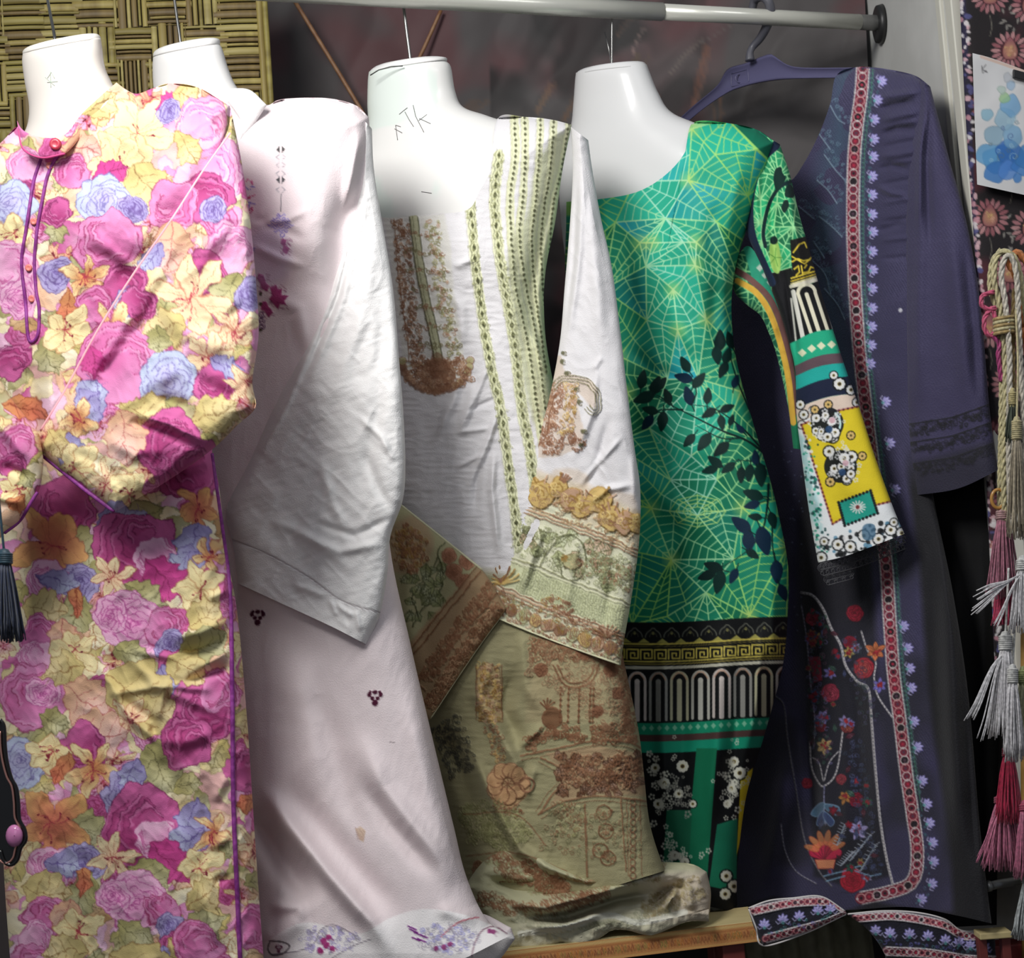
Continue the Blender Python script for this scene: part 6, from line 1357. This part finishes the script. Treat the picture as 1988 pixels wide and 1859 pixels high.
piece('sleeve', navy, NAVYM, [(1786, 156), (1806, 168)], [(1770, 962), (1860, 948), (1938, 912)], L=[(1780, 220), (1764, 300), (1757, 420), (1758, 560), (1760, 700), (1762, 830)], R=[(1822, 230), (1846, 320), (1874, 420), (1897, 540), (1910, 660), (1922, 800)],
    D0=2.235, cx=1800, kx=.0007, A=.03, w=44, Ab=.014, edges='LR', folds=[([(1800, 180), (1786, 300), (1784, 480)], 7, .007), ([(1806, 200), (1800, 320), (1806, 500)], 8, -.007), ([(1790, 400), (1784, 600), (1786, 800)], 12, .006), ([(1840, 400), (1860, 600), (1880, 800)], 16, .006), ([(1870, 460), (1890, 640), (1900, 800)], 10, -.006)], wr=(.0015, 60), cv=cn2, step=2.1)
# two stitched hem bands
ch = Cv(1430, 1720, 1960, 1920, (34, 34, 46))
ribbon(ch, [(1462, 1768), (1540, 1752), (1610, 1750), (1636, 1762)], 15, R, 11); ribbon(ch, [(1486, 1822), (1540, 1808), (1600, 1792), (1640, 1776)], 15, R, 11)
ribbon(ch, [(1660, 1782), (1740, 1778), (1830, 1794), (1875, 1816), (1935, 1810)], 15, R, 11); ribbon(ch, [(1720, 1846), (1800, 1850), (1880, 1862), (1940, 1864)], 16, R, 11)
for x, y in ((1484, 1794), (1520, 1784), (1552, 1778), (1588, 1766), (1612, 1764), (1700, 1806), (1728, 1810), (1766, 1812), (1802, 1816), (1836, 1824), (1862, 1828), (1884, 1834), (1912, 1838)): lotus(ch, x, y, 1.05, -1.57)
filigree(ch, [(1490, 1808), (1560, 1794), (1620, 1780)], 12, [(70, 130, 130), (120, 120, 190)], R, step=8, lw=1.4); filigree(ch, [(1700, 1826), (1800, 1832), (1920, 1850)], 12, [(70, 120, 130), (100, 100, 170)], R, step=8, lw=1.4)
_, Fh1 = piece('hem_band', navy, NAVYM, [(1452, 1762), (1493, 1747), (1540, 1742), (1594, 1738), (1642, 1768)], [(1481, 1836), (1560, 1812), (1644, 1774)], L=[(1464, 1800)], D0=2.18, cx=1480, kx=.0001, A=.012, w=24, Ab=.004, edges='TLRB', wr=(.003, 40), cv=ch, step=1.7, hs=.001)
_, Fh2 = piece('hem_band', navy, NAVYM, [(1644, 1774), (1715, 1767), (1780, 1770), (1834, 1783), (1870, 1806), (1929, 1800)], [(1722, 1860), (1800, 1870), (1860, 1876), (1938, 1880)], L=[(1680, 1800), (1705, 1830)], D0=2.17, cx=1640, kx=.0001, A=.012, w=24, Ab=.004, edges='TLRB', wr=(.004, 50), cv=ch, step=1.7, hs=.001, folds=[([(1860, 1800), (1880, 1870)], 9, -.006)])
WC = mat('white_chain_cord', (206, 202, 200), rough=.7)
sew('band_cord', navy, [(1454, 1762), (1493, 1748), (1540, 1743), (1594, 1740), (1640, 1768)], Fh1, .0005, .0014, WC); sew('band_cord', navy, [(1454, 1764), (1468, 1800), (1482, 1835), (1560, 1812), (1642, 1774)], Fh1, .0005, .0014, WC)
sew('band_cord', navy, [(1646, 1774), (1715, 1768), (1780, 1771), (1834, 1784), (1870, 1807), (1928, 1801)], Fh2, .0005, .0014, WC)
# hanger
HNG = mat('navy_plastic', (88, 86, 118), rough=.38, spec=.5)
hang = thing('clothes_hanger', P(1490, 110, 2.585), 'dark blue plastic clothes hanger hooked over the rail holding the navy kurta', 'hanger')
upo = cr([(1306, 242), (1345, 206), (1392, 166), (1412, 134), (1448, 122), (1492, 105), (1508, 112), (1530, 126), (1562, 131), (1640, 131), (1700, 131), (1740, 138)], 5)
loo = cr([(1318, 252), (1365, 212), (1410, 182), (1440, 170), (1480, 160), (1530, 154), (1600, 152), (1660, 152), (1740, 156)], 5)
n = 70; U_ = resample(upo, n); L_ = resample(loo, n)
def hD(x): return 2.585 - .0011 * (x - 1490)
V = []
for i in range(n):
    for (f, dz) in ((0, 0), (.04, -.0055), (.12, -.0055), (.16, -.0035), (.84, -.0035), (.88, -.0055), (.96, -.0055), (1, 0), (.9, .0055), (.1, .0055)):
        p_ = U_[i] * (1 - f) + L_[i] * f; V.append(P(p_[0], p_[1], hD(p_[0]) + dz))
F = [tuple(f) for f in grid_faces(n, 10, wrap=True).tolist()] + [tuple(range(10)), tuple(range((n - 1) * 10, n * 10))[::-1]]
mesh('shoulder_bar', V, F, HNG, hang)
hk = [(1456, 118, 2.60), (1456, 102, 2.60), (1462, 90, 2.60), (1476, 74, 2.59), (1488, 52, 2.575), (1496, 26, 2.562), (1492, 4, 2.556), (1480, -6, 2.56), (1466, 0, 2.58), (1460, 20, 2.59)]
hq = resample(cr([(a, b, c) for a, b, c in hk], 8), 50)
tube('hook', P(hq[:, 0], hq[:, 1], hq[:, 2]), np.interp(np.linspace(0, 1, 50), [0, .1, .5, 1], [.0085, .006, .0085, .007]), mat('grey_plastic_hook', (84, 84, 92), rough=.4), hang, n=14)
for a, b, c, d in ((1420, 140, 1452, 168),):
    rc_ = [(a, b + 3), (c, b - 6), (c + 2, d - 8), (a, d), (a, b + 3)]
    tube('moulded_frame', [P(x, y, hD(x) - .0042) for x, y in resample(np.array(rc_, float), 24)], .0009, HNG, hang, n=6)
    tube('moulded_ring', [P(1436 + 8 * math.cos(t), 152 + 8 * math.sin(t), hD(1436) - .0045) for t in np.linspace(0, 6.283, 22)], .0011, HNG, hang, n=6)

# ------------------------------------------------------------------ right-hand pillar: hung floral cloth, painted paper, cords and tassels
DF = 2.172
cf = Cv(1850, -60, 2260, 1400, (38, 34, 36))
R = random.Random(55)
Y, X = np.mgrid[0:cf.h, 0:cf.w]; X = X + 1850.; Y = Y - 60.
mm = np.clip((fbm(X, Y, 70, 2, 6.) - .5) * 6, 0, .8); cf.C += (np.array((84, 40, 48)) / 255 - cf.C) * mm[..., None]
for r_ in range(12):
    for c_ in range(6):
        x = 1928 + c_ * 78 + (39 if r_ % 2 else 0) - 6; y = -10 + r_ * 108 + 20 * (c_ % 2)
        if x < 1900: continue
        for k in range(18):
            a = k * .349; cf.poly(tf(cr([(20, -2), (30, -4), (38, 0), (30, 4), (20, 2)], 3, True), x, y, 1, a), R.choice([(176, 120, 124), (190, 140, 140), (156, 96, 102)]), .9)
        cf.poly(tf(cr([(-26, 0), (-4, -14), (14, -12), (18, 0), (14, 12), (-4, 14)], 4, True), x, y, 1, 1.57), (146, 92, 96), .95, edge=(90, 40, 50), grad=((196, 150, 110), x, y, 20))
        filigree(cf, [(x - 6, y - 8), (x + 6, y + 8)], 12, [(206, 160, 140), (196, 170, 110)], R, step=4, r=(2, 4), lw=1.3)
        cf.line([(x, y + 40), (x + 4, y + 62), (x, y + 80)], 2, (120, 116, 104), .8)
        for k in range(10): a = R.uniform(0, 6.3); xx_, yy_ = x + 39 + R.gauss(0, 9), y + 50 + R.gauss(0, 24); cf.poly(tf(cr([(0, 0), (6, -2.5), (12, 0), (6, 2.5)], 3, True), xx_, yy_, 1, a), (150, 146, 138), .8)
cf.poly([(1850, -60), (1872, -60), (1908, 700), (1935, 1400), (1850, 1400)], (44, 40, 66), .9)
for k in range(190):
    y = -60 + k * 7.6; x = 1866 + (y + 60) * .052 + R.uniform(-7, 8)
    cf.poly(blob(x, y, R.uniform(4, 8), 6, .3, R, .7, R.uniform(0, 3)), R.choice([(206, 170, 176), (214, 206, 206), (190, 140, 150), (84, 84, 130), (220, 216, 216), (40, 38, 50)]), .9)
o, _ = piece('floral_cloth', None, COTTON, [(1860, -60), (2250, -60)], [(1935, 1380), (2250, 1380)], L=[(1876, 250), (1902, 640), (1916, 960)], R=[(2250, 600)], D0=DF, A=.012, w=30, Ab=.004, cx=1860, edges='L', wr=(.004, 120), cv=cf, step=2.4)
prop(o, 'dark cloth printed with maroon sunburst medallions hung on the right pillar', 'cloth')
# paper with a blue watercolour wash
cpz = Cv(1880, 90, 2120, 420, (206, 206, 206))
for x, y, r_, c in [(1943, 310, 30, (70, 130, 180)), (1920, 300, 22, (84, 146, 192)), (1960, 300, 26, (40, 96, 170)), (1935, 335, 22, (50, 110, 180)), (1955, 330, 18, (80, 130, 200)), (1930, 262, 20, (126, 160, 180)), (1965, 262, 22, (110, 156, 190)), (1950, 230, 20, (140, 176, 196)), (1915, 222, 12, (126, 170, 190)), (1962, 205, 20, (110, 160, 200)), (1950, 190, 10, (150, 190, 140)), (1962, 165, 9, (150, 176, 200)), (1956, 150, 8, (180, 184, 190)), (1985, 320, 20, (60, 120, 190)), (1976, 345, 8, (60, 120, 190)), (2000, 310, 26, (60, 120, 180)), (1945, 175, 8, (170, 190, 180))]:
    cpz.poly(blob(x, y, r_, 9, .25, R), c, .8, soft=1.5, edge=dk(c, .85))
for k in range(14): cpz.line(curl(R.uniform(1920, 1975), R.uniform(225, 330), R.uniform(4, 9), R.uniform(0, 6)), 1.6, R.choice([(90, 110, 120), (170, 200, 210), (60, 80, 130)]), .6)
for q_ in ([(1906, 128), (1908, 142)], [(1914, 126), (1907, 134), (1915, 140)], [(1911, 140), (1914, 137), (1917, 141)]): cpz.line(q_, 1.5, (90, 88, 90), .9)
cpz.line([(1905, 110), (1988, 138)], 6, (206, 176, 160), .8)
pp = thing('painted_paper', P(1895, 360, DF - .03), 'sheet of white paper with a blue watercolour wash pinned on the right', 'paper')
piece('sheet', pp, mat('paper', attr=True, rough=.6, spec=.3), [(1888, 103), (1940, 118), (2110, 182)], [(1897, 358), (1988, 378), (2110, 402)], L=[(1892, 230)], D0=DF - .030, A=.0, w=5, Ab=0, edges='', wr=(.003, 90), cv=cpz, step=2, back=True)
box('clip', P(1968, 134, DF - .037), RT * .030 - UP * .008, FW * .006, -UP * .012, mat('black_clip', (30, 30, 32), rough=.4), pp, bev=.001)

def rope(name, pts, r, m, parent, twist=260, strands=3, n=6):
    p = resample(cr(pts, 10), max(20, int(plen(cr(pts, 10)) / (r * .9))))
    t = np.gradient(p, axis=0); t /= np.linalg.norm(t, axis=1)[:, None] + 1e-9
    u = np.cross(t, np.array((0, 1.0, 0.03))); u /= np.linalg.norm(u, axis=1)[:, None] + 1e-9; w_ = np.cross(t, u)
    s = np.r_[0, np.cumsum(np.linalg.norm(np.diff(p, axis=0), axis=1))]
    mg = []
    for k in range(strands):
        a = s / (r * 5.0) * 6.283 / 2 + 6.283 * k / strands
        tube('x', p + (np.cos(a)[:, None] * u + np.sin(a)[:, None] * w_) * r * .52, r * .56, None, n=n, merge=mg)
    return merged(name, mg, m, parent)
def w3(pts): return [P(x, y, d) for x, y, d in pts]
def cmat(name, c, c2=None): return mat(name, c, rough=.55, col2=c2 or dk(c, .75), vscale=220, sheen=.2)
def tassel(x, y, ln, wd, c, D, label, cname, hang_to=None, fly=(), n=70, seed=1, head=(196, 196, 150), hl=26, tilt=0.0, group='hanging tassels at the right pillar'):
    R = random.Random(seed)
    t = thing('tassel', P(x, y, D), label, 'tassel', group)
    m = cmat(cname, c); mh = cmat(cname + '_head', head)
    if hang_to: tube('cord', resample(cr(w3(hang_to), 6), 24), .0016, mh, t, n=8)
    # wrapped head: stacked rings
    mg = []
    for k in range(max(3, int(hl / 4))):
        yy = y + 4 + k * 4
        tube('x', [P(x + wd * .20 * math.cos(a), yy + 1.5 * math.sin(a), D + wd * .2 / FPX * D * math.sin(a)) for a in np.linspace(0, 6.283, 16)], .0017, None, n=6, merge=mg)
    merged('wrapped_head', mg, mh, t)
    V = []; nn = 12
    for yy, r_ in ((y - 8, .02), (y - 6, .12), (y, .17), (y + hl, .19), (y + hl + 4, .17)):
        for k in range(nn):
            a = 6.283 * k / nn; V.append(P(x + wd * r_ * math.cos(a), yy, D + wd * r_ / FPX * D * math.sin(a)))
    mesh('core', V, [tuple(f) for f in grid_faces(5, nn, wrap=True).tolist()] + [tuple(range(nn))], mh, t)
    mg = []
    for k in range(n):
        a = R.uniform(0, 6.283); q = math.sqrt(R.random()); dx = wd * .5 * q * math.cos(a); dd = wd * .5 * q / FPX * D * math.sin(a)
        L = ln * R.uniform(.86, 1.04); yb = y + hl
        pts = [P(x + dx * .34, yb, D + dd * .34), P(x + dx * .62 + tilt * .2, yb + L * .3, D + dd * .6), P(x + dx * .85 + tilt * .6 + R.uniform(-2, 2), yb + L * .7, D + dd * .85), P(x + dx + tilt + R.uniform(-4, 4), yb + L, D + dd)]
        tube('x', cr(pts, 2), .0008, None, n=4, merge=mg)
    for (ex_, ey_) in fly:
        for k in range(6):
            e0, e1 = ex_ + R.uniform(-10, 10), ey_ + R.uniform(-8, 8)
            pts = [P(x, y + hl + 4, D - .004), P(x + (e0 - x) * .35, y + hl + (e1 - y - hl) * .15 + 14 * (e1 > y), D - .012), P(x + (e0 - x) * .75, y + hl + (e1 - y - hl) * .75, D - .018), P(e0, e1, D - .016)]
            tube('x', cr(pts, 3), .0008, None, n=4, merge=mg)
    o = merged('strands', mg, m, t); o['kind'] = 'stuff'
    return t
DT = 2.06
ropes = thing('cord_bundle', P(1960, 1000, DT), 'bundle of twisted gold, cream and orange cords looped beside the pillar', 'cords')
G1, G2, G3, G4 = cmat('cream_gold_cord', (206, 196, 150)), cmat('pale_cord', (214, 206, 190)), cmat('orange_cord', (190, 116, 60)), cmat('old_gold_cord', (176, 150, 96))
rope('rope', w3([(1950, 1010, DT), (1948, 900, DT), (1952, 740, DT), (1942, 600, DT), (1930, 545, DT), (1934, 500, DT), (1952, 488, DT), (1972, 505, DT), (1985, 560, DT), (1995, 640, DT)]), .0042, G1, ropes)
rope('rope', w3([(1962, 1000, DT - .01), (1958, 860, DT - .01), (1960, 700, DT - .01), (1952, 590, DT - .01), (1944, 540, DT - .01), (1950, 502, DT - .01), (1964, 500, DT - .01), (1974, 540, DT - .01), (1978, 640, DT - .01), (1984, 760, DT - .01), (1990, 900, DT - .01)]), .0040, G2, ropes)
rope('rope', w3([(1940, 1000, DT + .008), (1942, 880, DT + .008), (1944, 720, DT + .008), (1936, 610, DT + .008), (1922, 560, DT + .008), (1926, 510, DT + .008), (1944, 484, DT + .008)]), .0036, G1, ropes)
rope('rope', w3([(1996, 700, DT + .01), (1988, 600, DT + .01), (1974, 540, DT + .01), (1960, 510, DT + .012), (1976, 490, DT + .012), (2000, 520, DT + .01)]), .0052, G3, ropes)
rope('rope', w3([(1970, 560, DT + .012), (1966, 700, DT + .012), (1972, 860, DT + .012)]), .0040, G4, ropes)
rope('rope', w3([(1980, 640, DT), (1992, 660, DT), (2006, 690, DT)]), .006, G3, ropes)
for k in range(5):
    y = 618 + k * 7
    tube('binding_turn', [P(1950 + 20 * math.cos(a), y + 2 * math.sin(a) - (math.cos(a)) * 3, DT + .013 * math.sin(a)) for a in np.linspace(0, 6.283, 20)], .0026, G1 if k % 2 else G4, ropes, n=8)
pkc = thing('pink_cord', P(1930, 740, DT), 'pink knotted cord with two loops beside the gold cords', 'cord')
PKC = cmat('pink_rayon_cord', (204, 84, 120))
rope('loop', w3([(1930, 566, DT), (1908, 574, DT), (1906, 592, DT), (1920, 600, DT), (1934, 596, DT - .003)]), .0034, PKC, pkc)
rope('loop', w3([(1926, 598, DT), (1912, 616, DT), (1912, 640, DT), (1924, 652, DT), (1934, 634, DT), (1930, 608, DT), (1922, 596, DT)]), .0034, PKC, pkc)
rope('tail', w3([(1926, 650, DT), (1940, 668, DT), (1938, 690, DT), (1944, 740, DT + .004)]), .0034, cmat('magenta_cord', (176, 60, 120)), pkc)
ring = thing('curtain_ring', P(1938, 985, DT), 'small amber ring hanging beside the cords', 'ring')
tube('band', [P(1938 + 13 * math.cos(a), 968 + 18 * math.sin(a), DT + .001) for a in np.linspace(0, 6.283, 32)], .0024, mat('amber_plastic', (176, 130, 70), rough=.25), ring, n=10)
tassel(1966, 760, 70, 34, (52, 62, 44), DT - .016, 'dark green tassel with a ribbed gold head between the cords', 'dark_green_thread', head=(190, 176, 124), hl=26, seed=3, n=60)
tassel(1974, 815, 190, 44, (176, 164, 140), DT - .03, 'long beige tassel hanging against the gold cords', 'beige_thread', head=(196, 184, 140), hl=36, seed=4, n=80, hang_to=[(1974, 815, DT - .03), (1976, 700, DT - .02), (1972, 600, DT - .01)])
tassel(1948, 990, 150, 66, (176, 110, 130), DT + .006, 'dusty pink and brown tassel below the beige one', 'dusty_pink_thread', head=(190, 150, 150), hl=18, seed=5, n=110)
tassel(1952, 1100, 96, 56, (196, 56, 96), DT + .02, 'crimson tassel behind the frayed white one', 'crimson_thread', head=(176, 60, 90), hl=16, seed=6, n=110)
tassel(1986, 1085, 120, 60, (232, 230, 232), DT - .025, 'frayed white tassel with strands sticking out left', 'white_thread', head=(214, 214, 210), hl=22, fly=[(1896, 1158), (1893, 1188), (1904, 1150), (1930, 1212)], seed=7, n=90)
for (x, y, s_, lab) in ((1952, 1232, 8, 'white tassel with a ribbed green head spreading over the crimson tassel'), (1966, 1296, 9, 'short green-headed white tassel nearest the pillar edge')):
    tassel(x, y, 170 if s_ == 8 else 150, 60 if s_ == 8 else 44, (232, 232, 232), DT - .02 - .012 * (s_ - 8), lab, 'white_thread', head=(156, 164, 112), hl=28, seed=s_, n=110, fly=[(1876, 1392), (1904, 1438), (1890, 1396)] if s_ == 8 else (), tilt=-6 if s_ == 8 else 2, hang_to=[(x, y - 6, DT - .02), (x + 3, y - 60, DT - .02), (x + 6, y - 130, DT - .02)])
tassel(1986, 1300, 120, 40, (190, 190, 150), DT - .01, 'pale green tassel at the right frame edge', 'pale_green_thread', head=(150, 160, 104), hl=26, seed=10, n=60)
tassel(1958, 1450, 130, 56, (190, 34, 76), DT, 'deep red tassel hanging under the white tassels', 'deep_red_thread', head=(150, 30, 60), hl=16, seed=11, n=150)
tassel(1948, 1545, 130, 84, (206, 120, 150), DT + .01, 'wide pink tassel below the deep red one', 'rose_thread', head=(176, 70, 100), hl=12, seed=12, n=190, fly=[(1902, 1668), (1912, 1680)])
tassel(1988, 1560, 130, 40, (206, 130, 156), DT - .01, 'narrow pink tassel at the right frame edge', 'rose_thread', head=(196, 150, 100), hl=14, seed=13, n=90)
tassel(1992, 1700, 110, 36, (190, 196, 196), DT, 'small silver tassel low at the right frame edge', 'silver_thread', head=(150, 150, 150), hl=12, seed=14, n=60, tilt=-10)
GP = mat('gilded_wood', (150, 116, 62), rough=.4, col2=(176, 140, 80), vscale=40)
gp = thing('gilded_post', P(1994, 1859, 2.10), 'thin gilded post behind the tassels at the right edge', 'post')
tube('shaft', [P(1992, 1130, 2.12), P(1993, 1300, 2.12), P(1993, 1500, 2.12), P(1995, 1900, 2.12)], .008, GP, gp, n=14)
tube('finial', [P(1992, 1120, 2.12), P(1992, 1126, 2.12), P(1992, 1136, 2.12), P(1992, 1146, 2.12)], np.array([.003, .0095, .0095, .007]), GP, gp, n=14)
rd = thing('grey_rod', P(1950, 1715, 2.12), 'short grey metal rod jutting out behind the pink tassels', 'rod')
tube('shaft', [P(1918, 1720, 2.10), P(1940, 1715, 2.12), P(1990, 1708, 2.15)], .0062, mat('grey_metal', (120, 122, 122), rough=.4, metal=.7), rd, n=14)
tube('tip', [P(1914, 1721, 2.098), P(1917, 1720, 2.10), P(1921, 1719, 2.102)], np.array([.005, .0078, .0078]), mat('grey_metal', (1, 1, 1)), rd, n=14)
RB = mat('red_card', (122, 34, 34), rough=.6, col2=(96, 28, 30), vscale=20)
rb_ = thing('red_box', P(1950, 1859, 2.10), 'dark red cardboard box at the lower right corner', 'box')
c0 = P(1925, 1838, 2.14)
box('carton', (c0[0], c0[1], c0[2] - .16), (.13, 0, 0), (0, .03, 0), (0, 0, .155), RB, rb_, bev=.002)
box('lid', (c0[0] - .003, c0[1] - .003, c0[2] - .02), (.136, 0, 0), (0, .036, 0), (0, 0, .022), RB, rb_, bev=.002)

# ------------------------------------------------------------------ left edge
tassel(8, 1072, 150, 74, (22, 36, 66), 1.80, 'dark blue tassel hanging in front of the floral tunic at the left edge', 'dark_blue_thread', head=(24, 60, 76), hl=20, seed=20, n=200, tilt=4, hang_to=[(8, 1072, 1.80), (-10, 900, 1.80), (-30, 760, 1.80)], group=None)
LQ = mat('black_lacquer', (18, 18, 18), rough=.15, coat=.6)
orn = thing('lacquered_ornament', P(0, 1680, 1.82), 'glossy black scalloped ornament with pink and gold rim at the left edge', 'ornament')
out = cr([(0, 1396), (8, 1410), (10, 1450), (14, 1480), (22, 1510), (32, 1530), (36, 1560), (38, 1590), (48, 1610), (50, 1630), (40, 1646), (34, 1668), (22, 1678), (8, 1672), (0, 1650)], 6)
def extr(name, outl, D0, th, m, parent, closed_x=-60):
    o_ = [tuple(p) for p in outl] + [(closed_x, outl[-1][1]), (closed_x, outl[0][1])]
    n = len(o_); V = [P(x, y, D0) for x, y in o_] + [P(x, y, D0 + th) for x, y in o_]
    F = [tuple(range(n))[::-1], tuple(range(n, 2 * n))] + [(i, (i + 1) % n, n + (i + 1) % n, n + i) for i in range(n)]
    return mesh(name, V, F, m, parent, smooth=False)
extr('plate', out, 1.82, .012, LQ, orn)
tube('rim', [P(x, y, 1.819) for x, y in out], .0024, LQ, orn, n=8)
tube('gold_line', [P(x - 9, y - 3, 1.818) for x, y in out[8:-6]], .0013, mat('pink_gold', (190, 140, 130), rough=.25, metal=.6), orn, n=8)
V = []; nn = 20
for r_, h in ((1, 0), (.9, .004), (.6, .007), (0.05, .008)):
    for k in range(nn): a = 6.283 * k / nn; V.append(P(28 + 17 * r_ * math.cos(a), 1622 + 22 * r_ * math.sin(a), 1.819 - h))
mesh('pink_cabochon', V, [tuple(f) for f in grid_faces(4, nn, wrap=True).tolist()], mat('pink_enamel', (206, 130, 180), rough=.15, coat=.5), orn)
